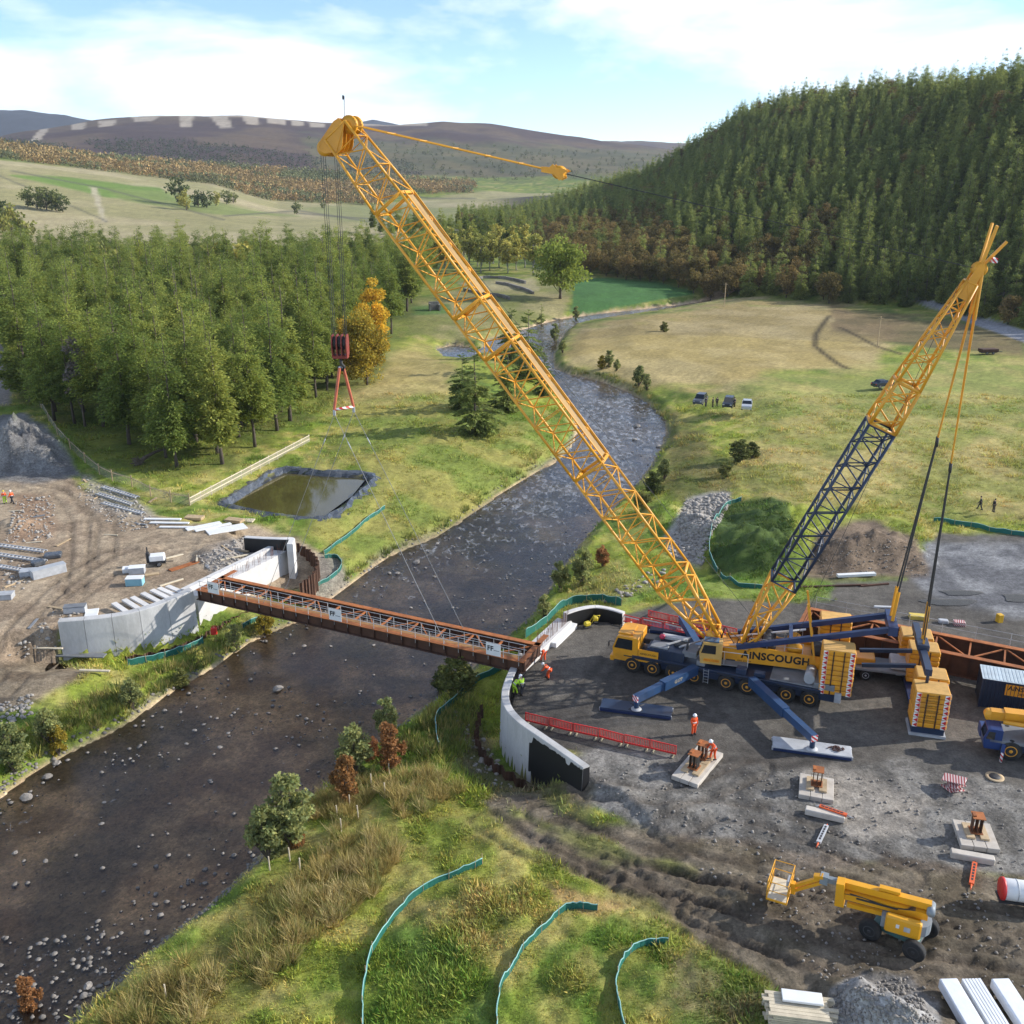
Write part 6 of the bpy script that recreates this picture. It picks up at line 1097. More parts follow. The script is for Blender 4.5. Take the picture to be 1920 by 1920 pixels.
for s_ in (-1, 1): q = MB(MC); q.bar((9.0, s_ * 1.5, 2.7), (9.35, s_ * 1.68, 2.75), .05, .05); q.box((9.38, s_ * 1.7, 2.5), (.06, .22, .45)); q.build('cab_mirror', DARK, dc)
q = MB(MC); q.lathe([(.1, 0), (.1, .14), (.04, .18)], (7.6, .9, 3.26), n=10); q.build('beacon', mat('amber_lamp', (.75, .25, .02), .3), dc)
# ------------------------------------------------------------------ hook block, ropes, slings
HT = SX + hd - bup * 1.7 + bx * .1; hx_w, hy_w = HT.x, HT.y; HZ = 26.6
hook = thing('hook_block', 'dark red hook block hanging on ropes from the boom head', 'hook block', (hx_w, hy_w, HZ))
for s in (-.62, -.45, .45, .62): 
    for d_ in (-.35, .35): rod('hoist_rope', (s * .9, d_, .3), (s + .1, d_ * 1.4, HT.z - HZ), .02, ROPE, hook, 5)
q = MB()
for s in (-.6, -.2, .2, .6): q.prism([(-.62, -1.0), (.62, -1.0), (.75, .1), (.5, .75), (-.5, .75), (-.75, .1)], .1, (s, 0, 0), (0, 1, 0), (0, 0, 1))
q.build('cheek_plate', HOOKR, hook)
for s in (-.4, 0, .4): q = MB(); q.lathe([(.1, -.12), (.6, -.12), (.52, 0), (.6, .12), (.1, .12)], (s, 0, .05), (1, 0, 0), 16); q.build('sheave', DARK, hook)
q = MB(); q.box((0, 0, -1.1), (1.3, .8, .3), bev=.05); q.build('crosshead', HOOKR, hook); q = MB(); q.path([(0, 0, -1.2), (0, 0, -1.7), (.25, 0, -2.0), (.1, 0, -2.3), (-.2, 0, -2.2), (-.3, 0, -1.95)], [.14, .13, .13, .12, .1, .06], 8); q.build('hook', DARK, hook)
sp = thing('lifting_spreader', 'red lifting spreader with two links and a striped bar under the hook block', 'lifting spreader', (hx_w, hy_w, HZ - 5.6))
ed = (B1 - B0).normalized(); nd_ = Vector((-ed.y, ed.x, 0)); w2 = .95; tp = Vector((0, 0, 3.55)); sd_ = (ed * .45 + nd_ * .9).normalized()
for s in (-1, 1):
    rod('lifting_link', tp + sd_ * s * .18, sd_ * s * w2, .13, PINKR, sp, 8); q = MB(); q.lathe([(.09, -.05), (.16, 0), (.09, .05)], tp + sd_ * s * .15, sd_.cross(Zv), 10); q.build('shackle', LGREY, sp)
    q = MB(); q.box(sd_ * s * w2 + Vector((0, 0, -.25)), (.2, .2, .5)); q.build('shackle', LGREY, sp)
q = MB(); q.tube(-sd_ * w2, sd_ * w2, .12, 10); q.build('spreader_bar', RWS, sp); 
sl_ = thing('lifting_slings', 'four thin steel slings running from the spreader down to the bridge beam', 'slings', (hx_w, hy_w, HZ - 5.6)); o_ = Vector((hx_w, hy_w, HZ - 5.6)); BM = bridge.matrix_world
for x in (8.0, 27.5):
    for y, s in ((0, -1), (3.3, 1)): p = BM @ Vector((x, y, 1.06)); a = sd_ * s * w2 + Vector((0, 0, -.4)); rod('sling', a, p - o_, .024, mat('sling_wire', (.2, .2, .2), .5), sl_, 5); c_ = a.lerp(p - o_, .12); q = MB(); q.tube(c_, a.lerp(p - o_, .15), .05, 6); q.build('sling_ferrule', LGREY, sl_)
# ------------------------------------------------------------------ superlift counterweight
SLR = math.atan2(-fS.y, -fS.x); slt = thing('superlift_counterweight', 'tall yellow counterweight stacks with red triangles hanging behind the crane', 'counterweight', SX + SLC, 0)
MU = Matrix((-fS, -lS, Zv)).transposed().to_4x4() @ Matrix.Rotation(math.pi, 4, 'Z')   # x backwards reversed : same frame as MS
for cy, n in ((4.7, 7), (-4.7, 7)):
    cw_stack(slt, MU, -.3, cy, .75, n, .42, 2.5, 2.1, ('y+', 'x-') if cy > 0 else ('y-',), 'y+' if cy > 0 else False, 5); q = MB(MU); q.box((-.3, cy, .48), (2.3, 1.9, .5)); q.build('tray', NAVY, slt); q = MB(MU); q.box((-.3, cy, .12), (2.6, 2.2, .2)); q.build('tray_base', LGREY, slt)
cw_stack(slt, MU, -.6, 2.3, .75, 7, .42, 2.3, 2.0, (), False, 7); cw_stack(slt, MU, -.6, -2.3, .75, 7, .42, 2.3, 2.0, (), False, 8); q = MB(MU); q.box((-.5, 0, .45), (2.2, 9, .35)); q.build('base_frame', DKBL, slt)
q = MB(MU); q.bar((0, -4.2, 4.6), (0, 4.2, 4.6), .5, .55); q.build('cross_beam', NAVY, slt); q = MB(MU); q.box((0, 0, 4.95), (.9, 1.6, .5), bev=.05); q.build('yoke', NAVY, slt)
for y in (-4.4, 4.4): q = MB(MU); q.tube((0, y * .93, 3.7), (0, y * .93, 4.7), .12, 8); q.build('hanger', NAVY, slt)
for y in (-.45, .45): q = MB(MU); q.bar((0, y, 5.0), (0, y, 8.4), .14, .18); q.build('pull_bar', YELO, slt)
for y in (-1.3, 1.3): q = MB(MS); q.bar((-10.2, y, 3.1), (-14.2, y, 3.6), .25, .3); q.build('guide_beam', NAVY, crane)
# ================================================================== vehicles and plant on the site
def frame(p, rz): return Matrix.Translation(p) @ Matrix.Rotation(rz, 4, 'Z')
def wq(me_r, w_, rim): return wheel_meshes(me_r, w_, rim)
# shipping container
ct = thing('shipping_container', 'navy shipping container with pale ribbed roof at the right edge', 'container', G(1833, 1325), R(-20)); LX, LY, LZ = 6.06, 2.44, 2.59
q = MB(); q.box((LX / 2, LY / 2, LZ / 2), (LX - .08, LY - .1, LZ - .08)); q.build('body', NAVY, ct)
for i in range(22):
    x = .25 + i * (LX - .5) / 21; plank('wall_rib', (x, 0.015, .15), (x, .015, LZ - .15), .13, .04, NAVY, ct, (1, 0, 0)); plank('roof_rib', (x, .1, LZ - .02), (x, LY - .1, LZ - .02), .14, .045, mat('roof_pale', (.45, .52, .55), .5, var=.2), ct)
q = MB(); q.box((LX / 2, LY / 2, LZ - .035), (LX, LY, .03)); q.build('roof', MATS['roof_pale'], ct)
for x in (.06, LX - .06):
    for y in (.06, LY - .06): plank('corner_post', (x, y, 0), (x, y, LZ - .06), .13, .13, NAVY, ct, (1, 0, 0))
q = MB(); q.box((3.4, -.02, 1.9), (3.4, .03, .95)); pn = q.build('name_panel', YELL, ct); text('name_lettering', 'AiNSCOUGH', BLACK, pn, Matrix.Translation((3.4, -.04, 2.07)) @ Matrix.Rotation(R(90), 4, 'X'), .52, .004, .012); text('name_lettering', '0800 272 999', BLACK, pn, Matrix.Translation((3.4, -.04, 1.65)) @ Matrix.Rotation(R(90), 4, 'X'), .28, .004)
# second, smaller crane at the right edge
c2 = thing('taxi_crane', 'smaller yellow telescopic crane with a low blue cab at the right edge', 'crane', G(1905, 1432) + Vector((.9, 1.3, 0)), R(163)); I4 = Matrix.Identity(4)
q = MB(); q.box((-1.4, 0, 1.0), (8.2, 2.3, .6), bev=.05); q.build('chassis', NAVY, c2); q = MB(); q.box((-1.4, 0, 1.42), (7.6, 2.5, .24), bev=.03); q.build('deck', GREY, c2)
k = cabin(I4, 1.6, 2.7, -.1, 1.25, .75, 2.35, mat('cab_blue', (.012, .04, .15), .4, var=.2), c2, .3); q = MB(); q.box((2.2, -.7, 1.2), (1.2, 1.0, .8), bev=.05); q.build('bonnet', MATS['cab_blue'], c2)
TY2 = wheel_meshes(.78, .5)
for x in (.9, -1.6, -4.2):
    for y in (1.05, -1.05): wheel(c2, I4, x, y, .78, TY2)
q = MB(); q.box((-2.4, .1, 2.05), (4.0, 2.3, 1.0), bev=.12); so = q.build('superstructure', YELL, c2); text('side_lettering', 'AiNSCOUGH', BLACK, so, Matrix.Translation((-2.0, 1.26, 2.0)) @ Matrix.Rotation(R(180), 4, 'Z') @ Matrix.Rotation(R(90), 4, 'X'), .5, .004, .012)
q = MB(); q.bar((-5.6, -.4, 2.9), (1.4, -.4, 2.75), .8, .85); bm2 = q.build('telescopic_boom', YELL, c2); q = MB(); q.bar((1.3, -.4, 2.75), (2.3, -.4, 2.72), .62, .68); q.build('boom_extension', YELL, bm2); q = MB(); q.lathe([(.1, -.3), (.38, -.3), (.38, .3), (.1, .3)], (2.35, -.4, 2.65), (0, 1, 0), 14); q.build('sheave', YELO, bm2)
q = MB(); q.tube((-.8, .55, 2.6), (1.5, .2, 2.5), .16, 10); q.build('luffing_ram', YELO, c2); q = MB(); q.lathe([(.5, -.4), (.5, .4)], (-3.2, .3, 2.85), (0, 1, 0), 16); q.build('winch_drum', YELO, c2); q = MB(); q.box((-.6, .95, 2.25), (1.1, .7, 1.1), bev=.08); q.build('operator_cab', YELL, c2)
for y in (1.0, -1.0): q = MB(); q.bar((1.35, y * .9, 1.35), (1.55, y * 1.75, .8), .25, .3); ob = q.build('outrigger', MATS['cab_blue'], c2); q = MB(); q.tube((1.55, y * 1.75, .1), (1.55, y * 1.75, .9), .1, 8); q.build('jack', RWS, ob)
rp_ = c2.matrix_basis @ Vector((1.55, 1.75, 0)); t = thing('outrigger_pad', 'round tan pad under the jack of the smaller crane', 'pad', G(1865, 1457)); q = MB(); q.lathe([(.62, 0), (.62, .05), (.45, .06), (.42, .05)], (0, 0, 0), n=28); q.build('disc', TIMB, t); q = MB(); q.lathe([(.38, .055), (.36, .085), (.05, .09)], (0, 0, 0), n=20); q.build('rubber_centre', DARK, t)
# lorry trailer behind the counterweight
tr = thing('lorry_trailer', 'low lorry trailer standing behind the counterweights of the crane', 'trailer', G(1650, 1268), R(-15)); q = MB(); q.box((0, 0, 1.05), (7.5, 2.4, .22), bev=.03); q.build('bed', GREY, tr); q = MB(); q.box((0, 0, .8), (7.2, .9, .3)); q.build('chassis', DARK, tr)
TY3 = wheel_meshes(.5, .34, LGREY)
for x in (-2.6, -1.3, 2.3):
    for y in (1.0, -1.0): wheel(tr, I4, x, y, .5, TY3)
q = MB(); q.box((1.6, 0, 1.55), (2.0, 1.8, .7), bev=.1); q.build('load_crate', LGREY, tr); q = MB(); q.box((-1.4, .1, 1.5), (1.6, 1.5, .6), bev=.08); q.build('load_crate', YELL, tr); q = MB(); q.lathe([(.35, 0), (.42, .2), (.4, .7), (.2, .85)], (3.1, -.3, 1.17), n=14); q.build('load_drum', TIMW, tr); q = MB(); q.box((3.72, -.9, .9), (.06, .3, .2)); q.build('tail_lamp', mat('amber', (.7, .2, .02), .4), tr)
# boom lift
bl_ = thing('boom_lift', 'yellow articulated boom lift with grey turntable parked on the mud', 'boom lift', Vector((21.5, 42.0, 0)), math.atan2(.44, -.9)); ca = R(-14); bl_.scale = (1.08, 1.08, 1.08)
cm_ = Matrix.Rotation(ca, 4, 'Z'); TEALG = mat('teal_grey', (.06, .16, .15), .5, var=.25, dirt=(.16, .14, .11), dirt_amt=.5); LIFTY = mat('lift_yellow', (.78, .36, .012), .4, var=.12, sc=1.2, dirt=(.45, .25, .05), dirt_amt=.3); LIFTG = mat('lift_grey', (.22, .25, .27), .5, var=.15)
q = MB(cm_); q.box((0, 0, .62), (2.3, 1.35, .42), bev=.08); q.build('chassis', TEALG, bl_); TY4 = wheel_meshes(.56, .4, DARK)
for x in (1.1, -1.1):
    q = MB(cm_); q.tube((x, -1.0, .48), (x, 1.0, .48), .1, 8); q.build('axle', DARK, bl_)
    for y in (1.05, -1.05): wheel(bl_, cm_, x, y, .56, TY4, .0)
q = MB(); q.lathe([(.62, .84), (.62, .96)], (0, 0, 0), n=20); q.build('slew_ring', DARK, bl_)
q = MB(); pr = [(.9, -.75), (.9, .75), (-.7, .78)] + [(-.7 - .75 * math.sin(a), .78 * math.cos(a)) for a in [k * math.pi / 8 for k in range(1, 8)]] + [(-.7, -.78)]; q.prism(pr, .62, (0, 0, 1.28), (1, 0, 0), (0, 1, 0)); q.build('turntable', LIFTG, bl_)
for y in (.83, -.83): q = MB(); q.box((-.15, y, 1.45), (1.7, .42, 1.0), bev=.1); cv = q.build('side_cover', LIFTY, bl_); q = MB(); q.box((-.35, y + (.215 if y > 0 else -.215), 1.45), (.3, .01, .28)); q.build('decal', LGREY, cv); q = MB(); q.box((.1, y + (.215 if y > 0 else -.215), 1.5), (.16, .01, .22)); q.build('decal', WHITE, cv)
q = MB(); q.bar((-1.2, .12, 1.95), (2.9, .12, 1.75), .38, .4); q.build('lower_boom', LIFTY, bl_); q = MB(); q.bar((-1.3, -.1, 2.42), (3.05, -.1, 2.22), .36, .38); ub = q.build('upper_boom', LIFTY, bl_); q = MB(); q.bar((-.9, .32, 1.55), (2.6, .34, 1.35), .2, .24); q.build('boom_tie', LIFTY, bl_)
q = MB(); q.prism([(2.75, 1.1), (3.2, 1.05), (3.25, 2.45), (2.85, 2.5)], .62, (0, .1, 0)); q.build('knuckle_plate', LIFTY, bl_); q = MB(); q.lathe([(.2, -.4), (.2, .4)], (-1.3, 0, 2.3), (0, 1, 0), 14); q.build('hinge_pin', LIFTG, bl_); q = MB(); q.bar((.2, -.1, 2.66), (1.2, -.1, 2.62), .3, .16); q.build('cable_cover', LIFTY, ub); rod('hydraulic_ram', (.2, .33, 1.95), (2.2, .33, 1.85), .05, DARK, bl_, 8)
q = MB(); q.bar((3.0, -.1, 2.2), (3.9, -.1, 2.16), .26, .28); q.build('telescope_stage', LIFTG, ub); q = MB(); q.bar((3.7, -.1, 2.15), (4.1, -.1, 2.15), .42, .5); q.build('jib_head', LIFTG, ub)
for za, zb in ((2.25, 1.25), (1.95, .95)): q = MB(); q.bar((4.0, .0, za), (5.35, .05, zb), .18, .17); q.build('jib_arm', LIFTY, bl_)
q = MB(); q.bar((3.95, 0, 2.34), (4.4, 0, 2.2), .3, .18); q.build('jib_elbow', LIFTY, bl_); q = MB(); q.bar((5.35, .05, .8), (5.4, .05, 1.45), .3, .22); q.build('basket_mount', LIFTY, bl_)
bk = MB(); bk.box((6.05, .0, .62), (1.1, 1.9, .12), bev=.02); bo = bk.build('basket', LIFTY, bl_); q = MB(); q.box((6.05, 0, .685), (.98, 1.78, .02)); q.build('basket_floor', TIMW, bo)
for x in (5.52, 6.58):
    for y in (-.93, -.3, .3, .93): rod('basket_post', (x, y, .65), (x, y, 1.78), .025, LIFTY, bo)
for zz in (1.2, 1.76):
    for a, b in (((5.52, -.93), (6.58, -.93)), ((5.52, .93), (6.58, .93)), ((5.52, -.93), (5.52, .93)), ((6.58, -.93), (6.58, .93))): rod('basket_rail', (*a, zz), (*b, zz), .024, LIFTY, bo)
q = MB(); q.box((5.62, .2, 1.5), (.16, .6, .5), bev=.03); q.build('control_box', LGREY, bo)
for k in range(4): q = MB(); q.path(smooth([(-.6, .35 - .1 * k, 2.2), (.6, .42 - .05 * k, 2.0 - .05 * k), (1.8, .38, 2.05), (2.8, .3 - .05 * k, 1.9)], 4), .022, 5); q.build('hydraulic_hose', DARK, bl_)
q = MB(); q.lathe([(.07, 0), (.07, .1), (.03, .13)], (-.9, .5, 1.6), n=10); q.build('beacon', mat('amber_lamp2', (.75, .25, .02), .3), bl_)
for k in range(3): rod('mesh_bar', (5.52, -.6 + .6 * k, .7), (5.52, -.3 + .6 * k, 1.2), .012, LIFTY, bo, 5)
# fuel bowser
bw = thing('fuel_bowser', 'white two wheeled fuel bowser with a red end at the right edge', 'bowser', G(1897, 1712) + Vector((.5, .5, 0)), R(-12)); q = MB(); q.lathe([(.05, -1.5), (.55, -1.46), (.62, -1.3), (.62, 1.3), (.55, 1.46), (.05, 1.5)], (.5, 0, 1.15), (1, 0, 0), 20); q.build('tank', WHITE, bw); q = MB(); q.lathe([(.6, -1.53), (.66, -1.48), (.66, -1.36), (.6, -1.34)], (.5, 0, 1.15), (1, 0, 0), 20); q.build('end_ring', REDP, bw)
for x in (-.2, .5, 1.2): q = MB(); q.lathe([(.625, -.03), (.64, -.03), (.64, .03), (.625, .03)], (x, 0, 1.15), (1, 0, 0), 20); q.build('tank_band', LGREY, bw)
q = MB(); q.box((.5, 0, .55), (3.2, .9, .14)); q.build('frame', DARK, bw); TY5 = wheel_meshes(.38, .24, LGREY)
for y in (.72, -.72): wheel(bw, I4, .7, y, .38, TY5); q = MB(); q.box((.7, y, .82), (.95, .3, .05)); q.build('mudguard', DARK, bw)
text('tank_lettering', 'fuel', REDP, bw, Matrix.Translation((.55, -.66, 1.15)) @ Matrix.Rotation(R(90), 4, 'X'), .2, .004)
# parked cars and their people
def car(label, p, rz, paint, suv=False):
    t = thing('parked_car', label, 'car', p, rz); h = 1.78 if suv else 1.55; q = MB(); L_ = 2.3
    q.prism([(-L_, .35), (L_, .35), (L_ + .02, .75), (L_ - .15, .98), (1.1, 1.08), (-1.95, 1.1), (-L_, .95)], 1.78, (0, 0, 0)); b = q.build('body', paint, t)
    q = MB(); r0 = -1.95 if suv else -1.6; q._add([(1.1, s * .86, 1.07) for s in (-1, 1)] + [(.35, s * .72, h) for s in (-1, 1)] + [(r0 + .35, s * .72, h) for s in (-1, 1)] + [(r0 - .1, s * .86, 1.09) for s in (-1, 1)], [(2, 3, 5, 4)]); q.build('roof', paint, b)
    q = MB(); q._add([(1.1, s * .86, 1.07) for s in (-1, 1)] + [(.35, s * .72, h - .01) for s in (-1, 1)] + [(r0 + .35, s * .72, h - .01) for s in (-1, 1)] + [(r0 - .1, s * .86, 1.09) for s in (-1, 1)], [(0, 1, 3, 2), (4, 5, 7, 6), (1, 7, 5, 3), (0, 2, 4, 6)]); q.build('window_glass', GLASS, b)
    for x in (.5, -.6): 
        for s in (-1, 1): rod('window_pillar', (x - .1, s * .865, 1.07), (x - .2, s * .73, h), .03, paint, b)
    w5 = CARW
    for x in (1.45, -1.4):
        for y in (.8, -.8): wheel(t, I4, x, y, .34, w5)
    for s in (-1, 1): q = MB(); q.box((L_ + .0, s * .65, .78), (.08, .35, .16)); q.build('headlight', LGREY, t); q = MB(); q.box((-L_, s * .7, .85), (.06, .25, .2)); q.build('tail_light', REDP, t)
    return t
CARW = wheel_meshes(.34, .22, LGREY); SILV = mat('silver_paint', (.48, .5, .52), .3, .3, .08); BLKP = mat('dark_car_paint', (.03, .04, .055), .25, .2, .1)
car('silver car at the right of the three parked on the field', G(1400, 766), R(-105), SILV); car('dark four wheel drive car in the middle of the three parked on the field', G(1366, 762), R(-110), BLKP, True); car('dark grey car at the left of the three parked on the field', G(1313, 756), R(-115), mat('grey_car_paint', (.09, .1, .12), .3, .3, .1), True); car('dark car half hidden behind the crane mast on the green field', G(1655, 726), R(20), BLKP)
# ------------------------------------------------------------------ people
SKIN = mat('skin', (.50, .30, .21), .6, var=.1); BOOT = mat('boots', (.04, .03, .025), .7); HIVO = mat('hi_vis_orange', (.85, .10, .015), .7, var=.12, sc=5); HIVY = mat('hi_vis_lime', (.50, .80, .04), .7, var=.12, sc=5); DKC = mat('dark_cloth', (.025, .027, .035), .85, var=.3, sc=5); BRC = mat('brown_cloth', (.09, .07, .05), .85, var=.3, sc=5); SILVT = mat('reflective_tape', (.65, .65, .62), .4); WHELM = mat('white_helmet', (.8, .8, .78), .35, var=.05); YHELM = mat('yellow_helmet', (.75, .55, .05), .35, var=.05); HAIR = mat('hair', (.05, .035, .02), .8)
def skinned(name, chains, m, parent, sub=1):
    """chains : lists of (point, radius); first chain starts at the root"""
    vs = []; es = []; rad = []; idx = {}
    for ch in chains:
        prev = None
        for p, r in ch:
            k = tuple(round(c, 4) for c in p)
            if k not in idx: idx[k] = len(vs); vs.append(p); rad.append(r)
            if prev is not None and prev != idx[k]: es.append((prev, idx[k]))
            prev = idx[k]
    me = bpy.data.meshes.new(name); me.from_pydata(vs, es, []); me.materials.append(m); o = bpy.data.objects.new(name, me); link(o, parent); md = o.modifiers.new('skin', 'SKIN'); md.use_smooth_shade = True
    for i, r in enumerate(rad): me.skin_vertices[0].data[i].radius = (r, r) if not isinstance(r, tuple) else r; me.skin_vertices[0].data[i].use_root = (i == 0)
    s = o.modifiers.new('sub', 'SUBSURF'); s.levels = sub; s.render_levels = sub; return o
def person(label, p, rz, top, legs, helmet=None, pose='stand', group=None, hood=False):
    t = thing('person', label, 'person', p, rz, group); V_ = Vector
    lean = {'stand': 0, 'walk': .05, 'bend': .95, 'work': .45}[pose]; hz = {'bend': .86, 'work': .92}.get(pose, .95); by_ = {'bend': -.18, 'work': -.08}.get(pose, 0)
    pel = V_((0, by_, hz)); def_ = lambda h, x=0.0: pel + V_((x, math.sin(lean) * h, math.cos(lean) * h))
    sp1, ch, nk, hd_, ht_ = def_(.22), def_(.42), def_(.56), def_(.68) + V_((0, .03, 0)), def_(.80) + V_((0, .03, 0))
    st = {'walk': .28, 'bend': .12, 'work': .14}.get(pose, .03)
    legs_ = []; arms = []; hands = []
    for s in (-1, 1):
        hip = pel + V_((s * .10, 0, -.04)); kn = V_((s * .12, by_ * .3 + s * st * .5 + .04, .5)); an = V_((s * .13, s * st, .09)); toe = an + V_((s * .03, .17, -.05)); legs_.append([(hip, .095), (kn, .068), (an, .05)]); arms_sh = def_(.46, s * .19)
        if pose in ('bend', 'work'): el = arms_sh + V_((s * .05, .12, -.26)); wr = el + V_((-s * .06, .2, -.16))
        elif pose == 'walk': el = arms_sh + V_((s * .06, -s * .1, -.28)); wr = el + V_((0, .12 - s * .05, -.22))
        elif s > 0: el = arms_sh + V_((s * .07, -.03, -.29)); wr = el + V_((-.05, .2, .02))
        else: el = arms_sh + V_((s * .07, -.02, -.29)); wr = el + V_((.0, .06, -.26))
        d = (wr - el).normalized(); sd2 = d.orthogonal().normalized(); pm_ = wr + d * .07; arms.append([(ch, .14), (arms_sh, .075), (el, .056), (wr, .042)]); hnd = [(wr, .03), (pm_, .034)]
        hands.append(hnd)
        for k in range(4): b0 = pm_ + sd2 * (k - 1.5) * .02; hands.append([(pm_, .034), (b0 + d * .045, .009), (b0 + d * (.075 + .01 * (k in (1, 2))) + d.cross(sd2) * .02, .008)])
        hands.append([(wr, .03), (wr + d * .03 + sd2 * .05, .011), (wr + d * .07 + sd2 * .06, .009)])
    body = [[(pel, .12), (sp1, .11), (ch, .13), (nk, .058), (hd_, .085), (ht_, .075)]] + [[(pel, .12)] + l[:1] + l[1:] for l in legs_] + [[(ch, .13), (a[1][0], .06), (a[2][0], .045), (a[3][0], .034)] for a in arms] + hands + [[(hd_, .085), (hd_ + V_((0, .1, -.01)), .02)]]
    skinned('body', body, SKIN, t); skinned('jacket', [[(pel + V_((0, 0, .02)), (.17, .145)), (sp1, (.165, .14)), (ch, (.175, .15)), (nk - V_((0, 0, .03)), .085)]] + [[(ch, (.175, .15)), (a[1][0], .09), (a[2][0], .07), (a[3][0], .058)] for a in arms], top, t)
    skinned('trousers', [[(pel, .155)] + [(l[0][0], .12), (l[1][0], .088), (l[2][0], .078)] for l in legs_], legs, t)
    for s in (-1, 1): q = MB(); a_ = V_((s * .13, s * st + .05, .05)); q.box(a_, (.11, .29, .11), bev=.03); q.build('boot', BOOT, t)
    up_ = V_((0, math.sin(lean * .8), math.cos(lean * .8))); o = hd_ + V_((0, 0, .01))
    if helmet is not None: q = MB(); q.lathe([(.17, .03), (.155, .045), (.135, .05), (.13, .1), (.10, .155), (.05, .185), (.005, .19)], o, up_, 14); q.build('helmet', helmet, t)
    else: q = MB(); q.lathe([(.105, .0), (.112, .06), (.09, .13), (.04, .16), (.005, .165)], o, up_, 12); q.build('hair', HAIR, t)
    if top in (HIVO, HIVY):
        q = MB(); q.lathe([(.19, -.03), (.193, -.03), (.193, .03), (.19, .03)], sp1 - (sp1 - pel) * .35, (sp1 - pel), 16); q.build('reflective_band', SILVT, t)
    return t
person('person in orange hi-vis and white helmet standing on the pad below the front outrigger', G(1300, 1377), R(200), HIVO, HIVO, WHELM)
person('person in orange hi-vis and white helmet working on the nearest timber pier base', G(1336, 1424, .45), R(110), HIVO, HIVO, WHELM, 'work')
person('person in lime hi-vis crouched at the wall, the left of the lime pair', G(966, 1301), R(-60), HIVY, HIVY, WHELM, 'bend'); person('person in lime jacket and dark trousers, the right of the lime pair at the wall', G(979, 1302), R(30), HIVY, DKC, WHELM, 'work')
person('person in orange hi-vis bending over at the end of the bridge beam', G(1027, 1272), R(70), HIVO, HIVO, WHELM, 'bend'); person('person in red hi-vis partly hidden by the rebar behind the bridge end', G(1018, 1240, .0), R(140), HIVO, HIVO, WHELM, 'bend')
person('person in orange jacket and lime trousers at the left edge by the rubble', hit(10, 944), R(30), HIVO, HIVY, YHELM, 'work'); person('person in orange jacket and dark trousers walking at the left edge', hit(24, 944), R(80), HIVO, DKC, WHELM, 'walk')
person('person in dark clothes walking on the field, the left of the pair', G(1837, 955), R(60), DKC, DKC, None, 'walk'); person('person in dark jacket and brown trousers, the right of the pair on the field', G(1862, 960), R(-90), DKC, BRC, None, 'stand')
for i, (px, lb) in enumerate([(1323, 'person in dark clothes standing next to the leftmost parked car'), (1336, 'person in dark clothes left of the pair between the parked cars'), (1344, 'person in dark clothes right of the pair between the parked cars'), (1377, 'person in dark clothes standing before the silver parked car')]): person(lb, G(px, 762 + i % 2), R(-150 + 60 * i), DKC, (DKC, BRC)[i % 2], None, 'stand')
# ------------------------------------------------------------------ barriers, silt fences, fences
bq = MB(); bq.box((0, 0, .96), (2.0, .06, .07)); bq.box((0, 0, .30), (2.0, .06, .12)); bq.box((-.97, 0, .63), (.06, .06, .66)); bq.box((.97, 0, .63), (.06, .06, .66))
for i in range(14): bq.box((-.85 + i * 1.7 / 13, 0, .63), (.035, .04, .58))
BAR = bpy.data.meshes.new('barrier_panel'); BAR.from_pydata(bq.v, [], bq.f); BAR.materials.append(REDP); fq = MB(); fq.box((0, 0, .12), (.12, .6, .1), bev=.02); fq.box((0, 0, .2), (.06, .1, .16)); FOOT_ = bpy.data.meshes.new('barrier_foot'); FOOT_.from_pydata(fq.v, [], fq.f); FOOT_.materials.append(mat('yellow_grey_foot', (.3, .27, .18), .8)); wq_ = MB(); wq_.box((0, -.035, .84), (1.75, .012, .13)); WST = bpy.data.meshes.new('reflective_strip'); WST.from_pydata(wq_.v, [], wq_.f); WST.materials.append(WHITE)
def barriers(p0, p1, n, lab, group, bend=.08, strip=False):
    d = (p1 - p0) / n; ang = math.atan2(d.y, d.x)
    for i in range(n):
        c = p0 + d * (i + .5); g = thing('barrier', lab[i] if isinstance(lab, list) else lab, 'barrier', (c.x, c.y, z1(c.x, c.y)), ang + random.uniform(-bend, bend), group); k = d.length / 2.05; inst('panel', BAR, g, Matrix.Diagonal((k, 1, 1, 1)))
        for x in (-.75, .75): inst('foot', FOOT_, g, Matrix.Translation((x, 0, -.07)))
        if strip: inst('reflective_strip', WST, g, Matrix.Identity(4))
b0, b1 = G(984, 1356), G(1268, 1420)
barriers(b0, b1, 6, [x + ' red plastic barrier in the row by the near curved wall' for x in ('leftmost', 'second from the wall', 'third from the wall', 'fourth from the wall', 'fifth from the wall', 'rightmost')], 'near row of red barriers')
f0, f1 = G(1162, 1166), G(1372, 1212); nm = ('first from the left', 'second', 'third', 'fourth', 'fifth', 'sixth', 'seventh')
barriers(f0, f1, 5, [x + ' red barrier with white strips, front row behind the crane cab' for x in nm[:5]], 'front row of red barriers behind the cab', .06, True); barriers(f0 + Vector((.8, 1.6, 0)), f1 + Vector((.8, 1.6, 0)), 5, [x + ' red barrier in the back row behind the crane cab' for x in nm[:5]], 'back row of red barriers behind the cab')
